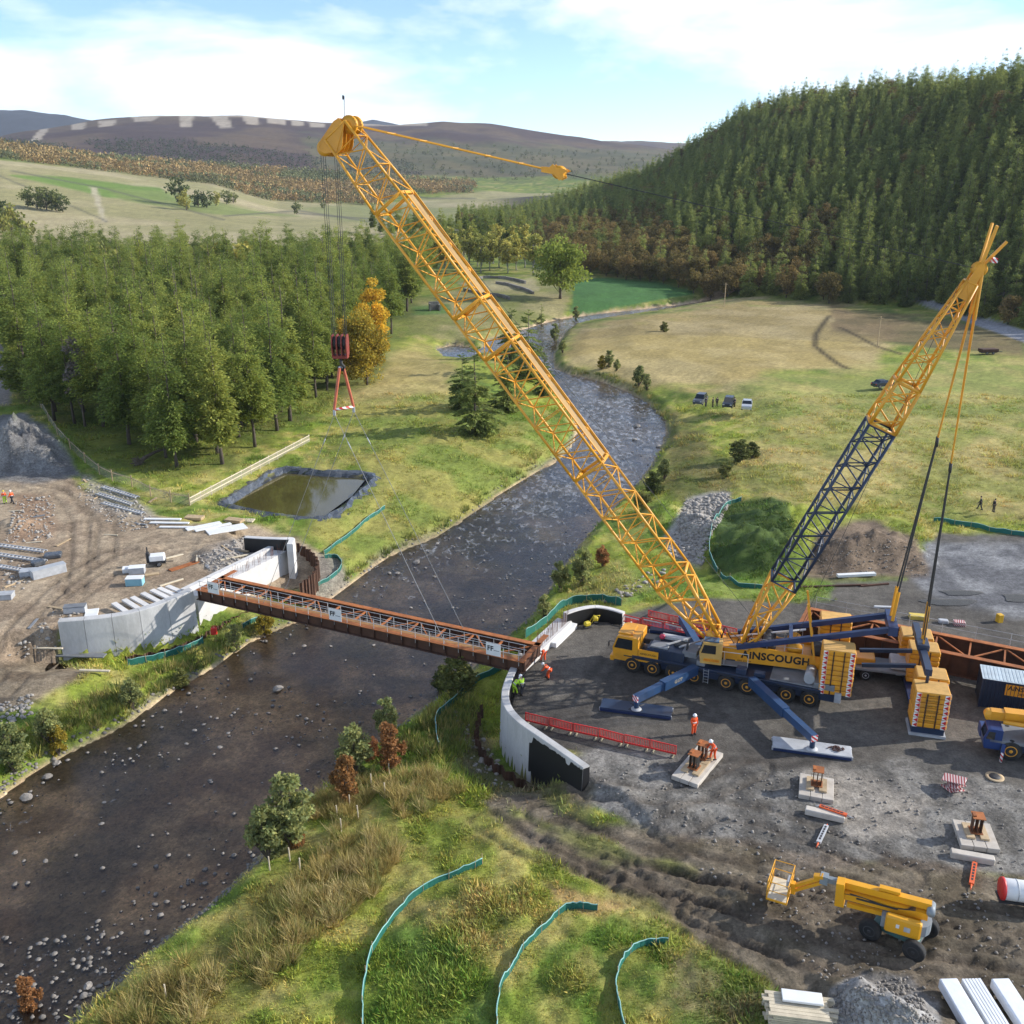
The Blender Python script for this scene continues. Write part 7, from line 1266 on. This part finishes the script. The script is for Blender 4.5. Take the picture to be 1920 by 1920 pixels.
def silt(label, pix, z=None, h=.5, step=1.6, hem=True):
    P = [hit(*p) if z is None else G(p[0], p[1], z) for p in pix]; P = smooth(P, 5); P = [Vector((p.x, p.y, z1(p.x, p.y))) for p in P]; r = random.Random(len(label)); t = thing('silt_fence', label, 'silt fence', P[0]); o = P[0]
    tops = [p + Vector((r.uniform(-.04, .04), r.uniform(-.04, .04), h * r.uniform(.82, 1.05))) for p in P]
    q = MB(); A_ = [p - o - Vector((0, 0, .1)) for p in P]; B_ = [p - o for p in tops]; th = Vector((.012, .012, 0)); q.strip(A_, B_); q.strip([p + th for p in B_], [p + th for p in A_]); q.build('mesh_sheet', TEAL, t)
    if hem: q = MB(); q.path([p + Vector((0, 0, .0)) for p in B_], .035, 5); q.build('top_hem', TEALT, t)
    acc = 0
    for i in range(len(P)):
        if i: acc += (P[i] - P[i - 1]).length
        if i == 0 or acc > step or i == len(P) - 1: rod('stake', P[i] - o - Vector((0, 0, .2)), P[i] - o + Vector((r.uniform(-.06, .06), r.uniform(-.06, .06), h + .28)), .022, TIMB, t, 5); acc = 0
    return t
silt('longest curved teal silt fence in the foreground grass, leftmost of three', [(684, 1990), (681, 1919), (681, 1875), (693, 1800), (726, 1741), (766, 1693), (813, 1661), (860, 1640), (905, 1620)])
silt('middle curved teal silt fence in the foreground grass', [(936, 1990), (932, 1911), (940, 1851), (960, 1820), (980, 1784), (1015, 1748), (1055, 1711), (1087, 1704), (1120, 1707)]); silt('shortest curved teal silt fence, rightmost of three in the foreground grass', [(1190, 1990), (1166, 1917), (1156, 1863), (1160, 1824), (1182, 1788), (1213, 1774), (1253, 1772)])
silt('teal silt fence below the curved wall of the left abutment', [(240, 1248), (300, 1236), (345, 1222), (382, 1206)], h=.7); silt('teal silt fence along the left bank under the bridge', [(455, 1178), (500, 1158), (540, 1140), (592, 1104), (624, 1084), (641, 1064), (632, 1047), (608, 1047)]); silt('teal silt fence running across the left meadow towards the pond', [(608, 1040), (649, 1011), (693, 974), (722, 954)])
silt('dark teal silt fence on the shaded bank under the right bridge end', [(941, 1256), (897, 1277), (850, 1320), (820, 1348), (818, 1380), (823, 1405)], h=.7); silt('teal silt fence behind the upstream wing of the right abutment', [(985, 1197), (1020, 1172), (1050, 1143), (1080, 1132), (1130, 1128), (1165, 1136)], h=.9); silt('teal silt fence at the edge of the field on the far right', [(1750, 978), (1820, 988), (1880, 1000), (1960, 1012)], h=.6); silt('teal netting around the left foot of the green mound', [(1345, 1075), (1330, 1040), (1335, 990), (1358, 952), (1390, 940)], h=.6); silt('teal netting along the lower edge of the green mound', [(1350, 1080), (1385, 1100), (1430, 1105)], h=.5)
def rails(label, name, pts, nrail, hp, m, pr=.05, rw_=.09, step=None, mesh=None):
    P = [Vector(p) for p in pts]; t = thing(name, label, 'fence', P[0]); o = P[0]
    for p in P: plank('post', p - o - Vector((0, 0, .2)), p - o + Vector((0, 0, hp + .06)), pr * 2, pr * 2, m, t, (1, 0, 0))
    for a, b in zip(P[:-1], P[1:]):
        for k in range(nrail): z = Vector((0, 0, hp * (k + .72) / nrail + .05)); n_ = (b - a).cross(Zv).normalized() * (pr + .022); plank('rail', a - o + z + n_, b - o + z + n_, .04, rw_, m, t)
        if mesh: q = MB(); n_ = (b - a).cross(Zv).normalized() * (pr + .01); q._add([a - o + n_, b - o + n_, b - o + n_ + Zv * hp * .92, a - o + n_ + Zv * hp * .92], [(0, 1, 2, 3)]); q.build('netting', mesh, t)
    return t
def netmat(name, colr, al):
    m, t, b = nodes_of(name); n, l = t.nodes, t.links; b.inputs['Base Color'].default_value = (*colr, 1); b.inputs['Alpha'].default_value = al; return m
fa0, fa1 = hit(356, 948), hit(580, 828); rails('pale two rail timber fence along the far side of the pond', 'timber_fence', [fa0.lerp(fa1, i / 13) for i in range(14)], 2, 1.15, TIMW, .05, .13, mesh=netmat('fence_net', (.5, .45, .36), .35))
pp = [(356, 948), (321, 942), (283, 931), (248, 913), (211, 902), (187, 890), (160, 868), (132, 842), (108, 815), (92, 790), (78, 765), (62, 740)]; rails('timber post fence with wire netting climbing past the grey rubble heap', 'post_fence', [hit(*p) for p in pp], 1, 1.6, TIMB, .06, .1, mesh=netmat('wire_net', (.36, .34, .3), .3))
# ------------------------------------------------------------------ stacks and loose things, right site
def pier(label, p, rz, lx, ly, stubs, black=0):
    t = thing('pier_base', label, 'pier base', p, rz); n = 3
    for i in range(n): q = MB(); w_ = ly / n; q.box((0, -ly / 2 + (i + .5) * w_, .17), (lx, w_ - .03, .34), bev=.02); q.build('mat_beam', mat('pale_mat', (.52, .47, .40), .85, var=.2, sc=1.5, dirt=(.3, .24, .17), dirt_amt=.5), t)
    for k, x in enumerate(stubs):
        for s in (-1, 1): q = MB(); q.box((x, s * .42, .42), (1.5, .5, .14)); q.build('timber_packer', TIMB, t)
        m = BLACK if k < black else RUSTD; q = MB(); q.box((x, 0, 1.05), (.5, .05, 1.1)); 
        for s in (-1, 1): q.box((x, s * .27, 1.05), (.55, .04, 1.1))
        o = q.build('steel_stub', m, t); q = MB(); q.box((x, 0, 1.63), (.8, .75, .05)); q.build('cap_plate', RUST, o); q = MB(); q.box((x, .25, 1.70), (.4, .2, .08)); q.build('packer', RUST, o); q = MB(); q.box((x, 0, .5), (.8, .75, .04)); q.build('base_plate', RUST, o)
    return t
pier('long pale mat with two steel stubs, one black, where a person works', G(1308, 1440), R(56), 4.6, 2.0, (-.7, .75), 1); pier('pale mat with one rusty steel stub, middle of the three piers', G(1530, 1482), R(72), 2.6, 2.3, (.1,)); pier('pale mat with one rusty steel stub, rightmost of the three piers', G(1828, 1572), R(78), 2.6, 2.3, (.15,))
for px, py, rz, lb in [(1546, 1532, -22, 'pale concrete kerb block in front of the middle pier'), (1822, 1612, -17, 'pale concrete kerb block in front of the rightmost pier')]: q = MB(); q.box((0, 0, .22), (2.5, .55, .44), bev=.05); o = q.build('kerb_block', MATS['pale_mat']); o.location = G(px, py); o.rotation_euler = (0, 0, R(rz)); tag(o, lb, 'kerb block')
def prop(label, a, b, m1, m2):
    t = thing('steel_prop', label, 'steel prop', a); d = b - a; q = MB(); q.bar((0, 0, .16), d * .8 + Vector((0, 0, .16)), .28, .16); pb_ = q.build('prop_body', m1, t); e = d.normalized(); 
    for k in range(6): q = MB(); q.box(d * (.1 + .11 * k) + Vector((0, 0, .245)), (.2, .12, .012), rz=math.atan2(d.y, d.x)); q.build('prop_hole', DARK, pb_)
    q = MB(); q.tube(d * .8 + Vector((0, 0, .15)), d + Vector((0, 0, .12)), .07, 8, .02); q.build('prop_tip', m2, t); q = MB(); q.tube(Vector((0, 0, .15)), -d * .12 + Vector((0, 0, .1)), .07, 8, .02); q.build('prop_tip', m2, t)
ORP = mat('prop_orange', (.72, .12, .03), .5, var=.2); prop('grey steel prop with red tip lying below the middle kerb block', G(1549, 1552), G(1530, 1592), LGREY, ORP); prop('orange steel prop lying below the right kerb block', G(1827, 1622), G(1819, 1672), ORP, ORP); prop('red and white steel prop lying along the middle kerb block', G(1536, 1515, .3), G(1600, 1537, .3), ORP, LGREY)
t = thing('folded_barriers', 'heap of folded red and white striped barriers beside the smaller crane', 'barrier heap', G(1786, 1480), .4); RWS2 = stripes('barrier_stripes', (.33, .05, .05), (.62, .5, .46), 2.2)
for i in range(7): q = MB(); q.box((0, 0, 0), (1.45 - .1 * (i % 3), .9 - .08 * (i % 2), .07), bev=.01); o = q.build('barrier_board', RWS2, t); o.location = (0.05 * (i % 3), .04 * (i % 2), .12 + i * .12); o.rotation_euler = (random.uniform(-.12, .12), random.uniform(-.12, .12) + .1, i * .35)
t = thing('timber_stack', 'stack of pale sawn timber planks topped by a white board at the bottom edge', 'timber stack', G(1497, 1902), R(-9)); rr = random.Random(9)
for l in range(5):
    for k in range(7): x = rr.uniform(-.25, .25); q = (x - 1.55, -.75 + k * .22, .08 + l * .13); plank('board', q, (q[0] + 3.1 + rr.uniform(-.3, .3), q[1], q[2]), .2, .1, TIMW, t)
q = MB(); q.box((.15, .35, .78), (2.0, .75, .14), bev=.02); q.build('white_board', WHITE, t)
PACK = mat('white_wrap', (.72, .74, .77), .35, var=.1, sc=2, bump=.3, bsc=5)
for i, (px, lb) in enumerate([(1803, 'white wrapped panel pack, leftmost of three at the bottom right'), (1848, 'white ribbed panel pack, middle of three at the bottom right'), (1903, 'white wrapped panel pack, rightmost of three at the bottom right')]):
    p = G(px, 1905); t = thing('panel_pack', lb, 'panel pack', p, R(90 + 2)); 
    if i == 1: [plank('panel', (-2, -.42 + k * .17, .45), (1.7, -.42 + k * .17, .45), .13, .5, PACK, t) for k in range(6)]
    else: q = MB(); q.box((-.15, 0, .45), (3.7, .95, .6), bev=.06); q.build('wrap', PACK, t)
    for x in (-1.3, 1.1): plank('pallet_bearer', (x, -.5, .08), (x, .5, .08), .1, .14, TIMB, t)
for px, py, lb in [(1101, 1177, 'yellow plate compactor nearer the camera on the pad'), (1116, 1167, 'yellow plate compactor farther away beside the black wall')]:
    t = thing('plate_compactor', lb, 'compactor', G(px, py), px * .3); q = MB(); q.box((0, 0, .12), (.75, .5, .14), bev=.04); q.build('base_plate', DARK, t); q = MB(); q.box((0, 0, .42), (.6, .45, .45), bev=.1); q.build('engine', mat('compactor_yellow', (.7, .55, .04), .5), t); q = MB(); q.path([(-.3, -.18, .4), (-.8, -.18, 1.1), (-.8, .18, 1.1), (-.3, .18, .4)], .03, 6); q.build('handle', MATS['compactor_yellow'], t)
t = thing('traffic_cone', 'orange and white traffic cone behind the crane cab', 'traffic cone', G(1183, 1176)); q = MB(); q.box((0, 0, .03), (.42, .42, .06)); q.build('cone_base', DARK, t); q = MB(); q.lathe([(.17, .06), (.11, .4)], n=14); q.build('lower_cone', ORP, t); q = MB(); q.lathe([(.112, .4), (.07, .62)], n=14); q.build('white_sleeve', WHITE, t); q = MB(); q.lathe([(.07, .62), (.03, .85)], n=14); q.build('cone_tip', ORP, t)
def loose(name, lb, cat, px, py, d, rz, m, z=0.0, lift=0.0, bev=.02, group=None):
    g = hit(px, py); q = MB(); q.box((0, 0, d[2] / 2 + lift), d, bev=bev); o = q.build(name, m); o.location = g; o.rotation_euler = (0, 0, rz); return tag(o, lb, cat, group)
loose('concrete_beam', 'white precast beam lying before the brown soil heap', 'beam', 1605, 1080, (4.2, .5, .3), .12, WHITE); loose('steel_bar', 'long rusty steel bar on the grass behind the lying bridge beam', 'steel bar', 1560, 1100, (7.5, .2, .18), .08, RUSTD); loose('steel_bar', 'second rusty steel bar right of the long one on the grass', 'steel bar', 1640, 1098, (3.2, .2, .18), .2, RUSTD)
loose('yellow_tank', 'small yellow box standing alone on the gravel behind the lying beam', 'box', 1873, 1166, (.5, .5, .8), .2, mat('box_yellow', (.75, .42, .02), .5)); loose('yellow_pallet', 'flat yellow pack on the gravel behind the lying beam', 'pack', 1722, 1160, (1.7, .8, .4), -.2, mat('pack_yellow', (.7, .52, .1), .6)); loose('white_sack', 'white sack on the gravel behind the lying beam', 'sack', 1768, 1168, (.9, .6, .35), -.2, LGREY, bev=.12); loose('striped_boards', 'red and white boards on the gravel behind the lying beam', 'boards', 1798, 1172, (1.0, .7, .4), -.2, RWS2); loose('white_pipe', 'white pipe lying behind the lying beam near the crane ropes', 'pipe', 1655, 1140, (1.7, .22, .22), -.1, WHITE, bev=.08); loose('sand_bag', 'tan bulk bag behind the blue arms of the crane', 'bag', 1432, 1176, (.9, .9, .7), .3, mat('bag_tan', (.5, .32, .12), .8), bev=.15)
# ------------------------------------------------------------------ left site
t = thing('lighting_tower', 'white and black lighting tower trailer on the left site', 'lighting tower', hit(295, 1060), .25); q = MB(); q.box((.1, 0, .95), (1.6, 1.0, .75), bev=.12); q.build('canopy', WHITE, t); q = MB(); q.box((.1, 0, .5), (1.7, 1.05, .3)); q.build('base', DARK, t); q = MB(); q.box((-.85, 0, 1.0), (.35, .5, 1.2), bev=.05); q.build('mast_box', DARK, t); rod('mast', (-.85, 0, 1.5), (-.85, 0, 2.2), .08, DARK, t); 
for y in (.55, -.55): wheel(t, I4, .25, y, .3, wheel_meshes(.3, .18, LGREY))
rod('tow_bar', (.9, 0, .4), (1.7, 0, .35), .05, DARK, t)
ICE = mat('pale_blue_plastic', (.22, .45, .52), .5, var=.15)
def crate(lb, px, py, d, rz, m, lid=WHITE):
    t = thing('crate', lb, 'crate', hit(px, py), rz); q = MB(); q.box((0, 0, d[2] * .45), (d[0], d[1], d[2] * .9), bev=.04); q.build('box', m, t); q = MB(); q.box((0, 0, d[2] * .95), (d[0] * 1.03, d[1] * 1.03, d[2] * .1), bev=.02); q.build('lid', lid, t); return t
crate('pale blue crate with white lid in the middle of the left site', 254, 1096, (1.7, 1.0, .85), .1, ICE); crate('grey crate behind the pale blue crate', 258, 1074, (1.6, 1.0, .75), .2, LGREY); crate('low white crate left of the grey crate', 240, 1072, (1.0, .9, .5), .3, WHITE)
for i, (px, py, w_, d, rz, lb) in enumerate([(305, 975, 4.6, .5, -.03, 'top white formwork panel of the flat row beside the pond'), (318, 982, 4.8, .5, -.04, 'second white formwork panel of the flat row beside the pond'), (330, 990, 4.0, .45, -.02, 'third white formwork panel of the flat row beside the pond'), (382, 988, 4.2, .9, .62, 'narrow white panel leaning right, left of the big one'), (400, 990, 4.4, .6, .62, 'second narrow white panel beside the big one'), (425, 994, 4.6, 1.9, .55, 'big square white panel nearest the left abutment')]): loose('formwork_panel', lb, 'panel', px, py, (w_, d, .14), rz, WHITE, lift=.05)
for i, (px, py, rz, lb) in enumerate([(365, 973, -.15, 'bundle of timber beside the white panels, left of two'), (440, 978, -.3, 'bundle of timber behind the big white panel'), (460, 977, -.1, 'pale timber board on the bundle nearest the left abutment')]):
    t = thing('timber_bundle', lb, 'timber', hit(px, py), rz)
    for l in range(2 if i < 2 else 1):
        for k in range(5): plank('board', (-1.1, -.45 + k * .22, .1 + l * .18), (1.1, -.45 + k * .22, .1 + l * .18), .2, .16, (TIMB, TIMB, TIMW)[i], t)
# planks laid across the curved wall
sl8 = [(226, 1140), (246, 1133), (262, 1128), (282, 1120), (300, 1114), (314, 1110), (330, 1106)]
for i, (px, py) in enumerate(sl8): g = G(px, py, .45); q = MB(); q.box((0, 0, 0), (2.7, .55, .2), bev=.02); o = q.build('concrete_plank', CONCW); o.location = g; o.rotation_euler = (0, .06, R(-42 + i * 1.5)); tag(o, f'{("first", "second", "third", "fourth", "fifth", "sixth", "seventh")[i]} from the left of the pale slabs leaning behind the curved wall', 'slab', 'pale slabs behind the curved wall')
def trough_stack(lb, px, py, ln, rz, n, m=LGREY):
    t = thing('formwork_beam', lb, 'formwork beam', hit(px, py) + Vector((0, 0, .1)), rz)
    for s in (-1, 1): plank('chord', (-ln / 2, s * .28, .12), (ln / 2, s * .28, .12), .1, .16, m, t)
    for k in range(n): x = -ln / 2 + ln * (k + .5) / n; plank('rung', (x, -.23, .12), (x, .23, .12), .16, .1, m, t)
    return t
for i, (px, py, ln, rz, lb) in enumerate([(225, 925, 8.0, -.62, 'grey ladder beam by the post fence, uppermost of three'), (215, 938, 8.0, -.62, 'grey ladder beam in the middle of three by the post fence'), (230, 955, 8.0, -.55, 'grey ladder beam, lowest of three by the post fence'), (35, 1030, 7.5, -.3, 'grey ladder beam at the left edge, farthest from the camera'), (35, 1048, 7.5, -.32, 'grey ladder beam at the left edge, middle of three'), (30, 1070, 6.5, -.35, 'grey ladder beam at the left edge, nearest the camera')]): trough_stack(lb, px, py, ln, rz, 14)
crate('long pale cage box at the end of the ladder beams on the left', 92, 1078, (3.4, 1.0, 1.0), .75, LGREY, GALV); crate('pale box left of the long cage box at the left edge', 55, 1078, (1.6, 1.2, .6), .2, LGREY, GALV); crate('grey block at the very left edge above the mud tracks', 10, 1122, (1.6, 1.1, .6), .15, LGREY, LGREY); crate('grey tool box on the track behind the curved wall', 142, 1147, (2.0, .9, .7), .2, LGREY, GREY)
o = loose('leaning_sheet', 'pale sheet beside the grey tool box behind the curved wall', 'sheet', 172, 1150, (1.2, 1.8, .1), .3, WHITE); loose('black_tarpaulin', 'dark tarpaulin bundle at the end of the ladder beams on the left', 'tarpaulin', 100, 1045, (1.8, 1.2, .5), .3, POLY, bev=.2); loose('black_tarpaulin', 'dark tarpaulin heap beside the pale boxes at the left edge', 'tarpaulin', 72, 1060, (1.3, 1.0, .6), .8, POLY, bev=.25)
loose('timber_plank', 'single timber plank lying behind the slabs near the bridge end', 'plank', 322, 1093, (2.6, .25, .12), .8, TIMW); loose('timber_plank', 'timber plank beside the grey crate on the left site', 'plank', 285, 1078, (1.4, .5, .15), .4, TIMB); loose('pallet', 'rusty bundle of bars near the left end of the bridge', 'bar bundle', 345, 1062, (3.4, .7, .12), .85, RUST); loose('timber_plank', 'pale plank bridging the rubble behind the left abutment', 'plank', 440, 1046, (3.2, .25, .15), .55, TIMW); loose('timber_plank', 'brown plank leaning in the rubble behind the left abutment', 'plank', 424, 1030, (2.6, .22, .15), -.9, TIMB)
loose('scaffold_board', 'long wet board at the foot of the curved wall on the left', 'board', 135, 1236, (6.5, .8, .12), -.06, GREY, lift=.4); loose('scaffold_board', 'short board lying in the ditch below the curved wall', 'board', 178, 1262, (2.8, .3, .12), -.06, TIMW, lift=.2); loose('scaffold_board', 'thin board sticking out left from the curved wall foot', 'board', 90, 1225, (3.0, .25, .1), -.05, TIMW, lift=.5)
pd = hit(92, 1252); o = sheet('puddle', [(pd.x + 2.3 * math.cos(a) * (1 + .2 * math.sin(3 * a)), pd.y + 1.3 * math.sin(a) * (1 + .2 * math.cos(2 * a))) for a in [k * .35 for k in range(18)]], pd.z + .12, water_mat('puddle_water', (.5, .42, .33), .1)); tag(o, kind='structure')
for k_, (px, py, rx, ry) in enumerate([(1780, 1130, 2.6, 1.0), (1800, 1112, 2.0, .8), (1912, 1122, 1.8, 1.2)]): g = hit(px, py); o = sheet('puddle', [(g.x + rx * math.cos(a) * (1 + .25 * math.sin(3 * a + k_)), g.y + ry * math.sin(a) * (1 + .2 * math.cos(2 * a))) for a in [j * .35 for j in range(18)]], g.z + .06, MATS.setdefault('pw', water_mat('puddle_water2', (.5, .45, .4), .1))); tag(o, kind='structure')
t = thing('red_fuel_can', 'red can standing at the foot of the left abutment', 'fuel can', G(402, 1190, -2.6), .3); q = MB(); q.box((0, 0, .4), (.6, .4, .8), bev=.1); q.build('can_body', REDP, t); q = MB(); q.path([(-.2, 0, .78), (-.1, 0, .95), (.15, 0, .95), (.25, 0, .78)], .05, 6); q.build('can_handle', REDP, t)
# white tree stakes among the saplings
for px, py in [(696, 1475), (730, 1452), (656, 1515), (672, 1535), (633, 1535), (544, 1615), (563, 1635), (506, 1632), (722, 1492), (312, 1875), (640, 1560)]: g = hit(px, py); o = rod('tree_stake', g - Vector((0, 0, .1)), g + Vector((random.uniform(-.05, .05), 0, 1.1)), .045, TIMW, None, 6); tag(o, 'pale wooden stake among the saplings on the right bank', 'stake', 'stakes among the bank saplings')
rd_ = random.Random(31)
for k, (px, py) in enumerate([(165, 905), (185, 930), (240, 965), (262, 985), (120, 1020), (60, 1020), (30, 960), (70, 970), (395, 1060), (430, 1066), (455, 1030), (370, 1046), (320, 1045), (205, 1000), (110, 1140), (60, 1170), (25, 1095), (290, 940)]):
    g = hit(px + rd_.uniform(-6, 6), py + rd_.uniform(-4, 4)); q = MB(); q.box((0, 0, .06), (rd_.uniform(1.0, 2.8), rd_.uniform(.15, .35), .1)); o = q.build('timber_offcut', rd_.choice((TIMB, TIMW, GREY))); o.location = g; o.rotation_euler = (rd_.uniform(-.08, .08), rd_.uniform(-.1, .1), rd_.uniform(0, 3.1)); tag(o, 'loose timber offcut lying among the rubble of the left site', 'timber', 'loose timber offcuts on the left site')
# far field things
STW = mat('drystone', (.24, .22, .19), .9, var=.45, sc=1.2, bump=.6, bsc=3)
def drystone(lb, pix, h=1.2):
    P = smooth([hit(*p) for p in pix], 3); t = thing('drystone_wall', lb, 'stone wall', P[0]); r = random.Random(len(lb)); o = P[0]
    for i, (a, b) in enumerate(zip(P[:-1], P[1:])): q = MB(); q.bar(a - o + Zv * h * .4, b - o + Zv * h * .4 * r.uniform(.9, 1.15), .7, h * r.uniform(.75, 1.0)); q.build('wall_stretch', STW, t)
drystone('ruined stone wall left of the big light green tree', [(930, 532), (955, 536), (985, 545), (1000, 552)]); drystone('ruined stone wall behind the boom near the birches', [(870, 545), (900, 552), (935, 556), (955, 562)]); drystone('low curved stone wall below the row of birches', [(880, 528), (905, 522), (950, 523), (985, 532)])
t = thing('stone_hut', 'small grey stone ruin beside the wood behind the boom', 'ruin', hit(815, 582), .2)
q = MB(); q.box((0, 1.4, 1.3), (3.4, .5, 2.6)); q.build('wall', STW, t); q = MB(); q.box((-1.5, 0, 1.1), (.5, 2.3, 2.2)); q.build('wall', STW, t); q = MB(); q.box((1.5, 0, .9), (.5, 2.3, 1.8)); q.build('wall', STW, t)
for px, py, lb in [(1358, 574, 'wooden pole standing at the far edge of the straw field'), (1645, 650, 'wooden pole standing behind the crane mast in the field')]:
    t = thing('telegraph_pole', lb, 'pole', hit(px, py)); rod('pole', (0, 0, -.3), (0, 0, 7.5), .12, TIMB, t, 7); plank('cross_arm', (-.8, 0, 7.0), (.8, 0, 7.0), .1, .12, TIMB, t)
t = thing('field_trailer', 'small rusty trailer standing far off on the green field', 'trailer', hit(1852, 664), .1); q = MB(); q.box((0, 0, 1.0), (4.2, 2.0, .7), bev=.05); q.build('trailer_box', RUSTD, t); q = MB(); q.box((0, 0, .5), (4.0, 1.2, .2)); q.build('trailer_frame', DARK, t)
for x in (-.8, .8):
    for y in (.9, -.9): wheel(t, I4, x, y, .4, CARW)
q = MB(); q.bar((2.1, 0, .5), (3.6, 0, .5), .15, .15); q.build('draw_bar', DARK, t)
for i, (px, py, d, lb) in enumerate([(10, 560, (3, 2, 1.4), 'pale skip beside the track at the left edge behind the wood'), (8, 600, (4, 2, 1.2), 'white stack beside the left edge track'), (14, 640, (3.5, 2, .8), 'low pale pile beside the left edge track')]): loose('site_store', lb, 'store', px, py, d, .3, LGREY)
q = hit(262, 872); t = thing('fallen_root', 'dark root plate of a fallen tree under the wood', 'tree root', q, .6); r = random.Random(2); qb = MB(); qb.path([(0, 0, .5), (1.2, 1.2, .7), (3.0, 2.6, .9), (5, 4, .8)], [.35, .3, .22, .1], 8); qb.build('log', BARK, t); qb = MB()
for i in range(22): a = r.uniform(0, 6.28); qb.path([(0, 0, .6), (.5 * math.cos(a) - .2, .5 * math.cos(a) * .3 - .2, .6 + .6 * math.sin(a)), (1.0 * math.cos(a) * r.uniform(.6, 1.2) - .3, -.3, max(.05, .6 + 1.0 * math.sin(a)))], [.16, .1, .03], 5)
qb.build('root_mass', BARK, t)
# ------------------------------------------------------------------ the air
hzb = MB(); hzb.box((0, 3600, 250), (12000, 7600, 520)); m = bpy.data.materials.new('haze'); m.use_nodes = True; n, l = m.node_tree.nodes, m.node_tree.links; n.remove(n['Principled BSDF'])
pv = n.new('ShaderNodeVolumePrincipled'); pv.inputs['Color'].default_value = (.80, .88, 1.0, 1); pv.inputs['Density'].default_value = .00005; pv.inputs['Anisotropy'].default_value = .2; l.new(pv.outputs[0], n['Material Output'].inputs['Volume']); m.cycles.homogeneous_volume = True
tag(hzb.build('haze', m), 'thin blue air between the camera and the far hills', 'haze', kind='stuff')
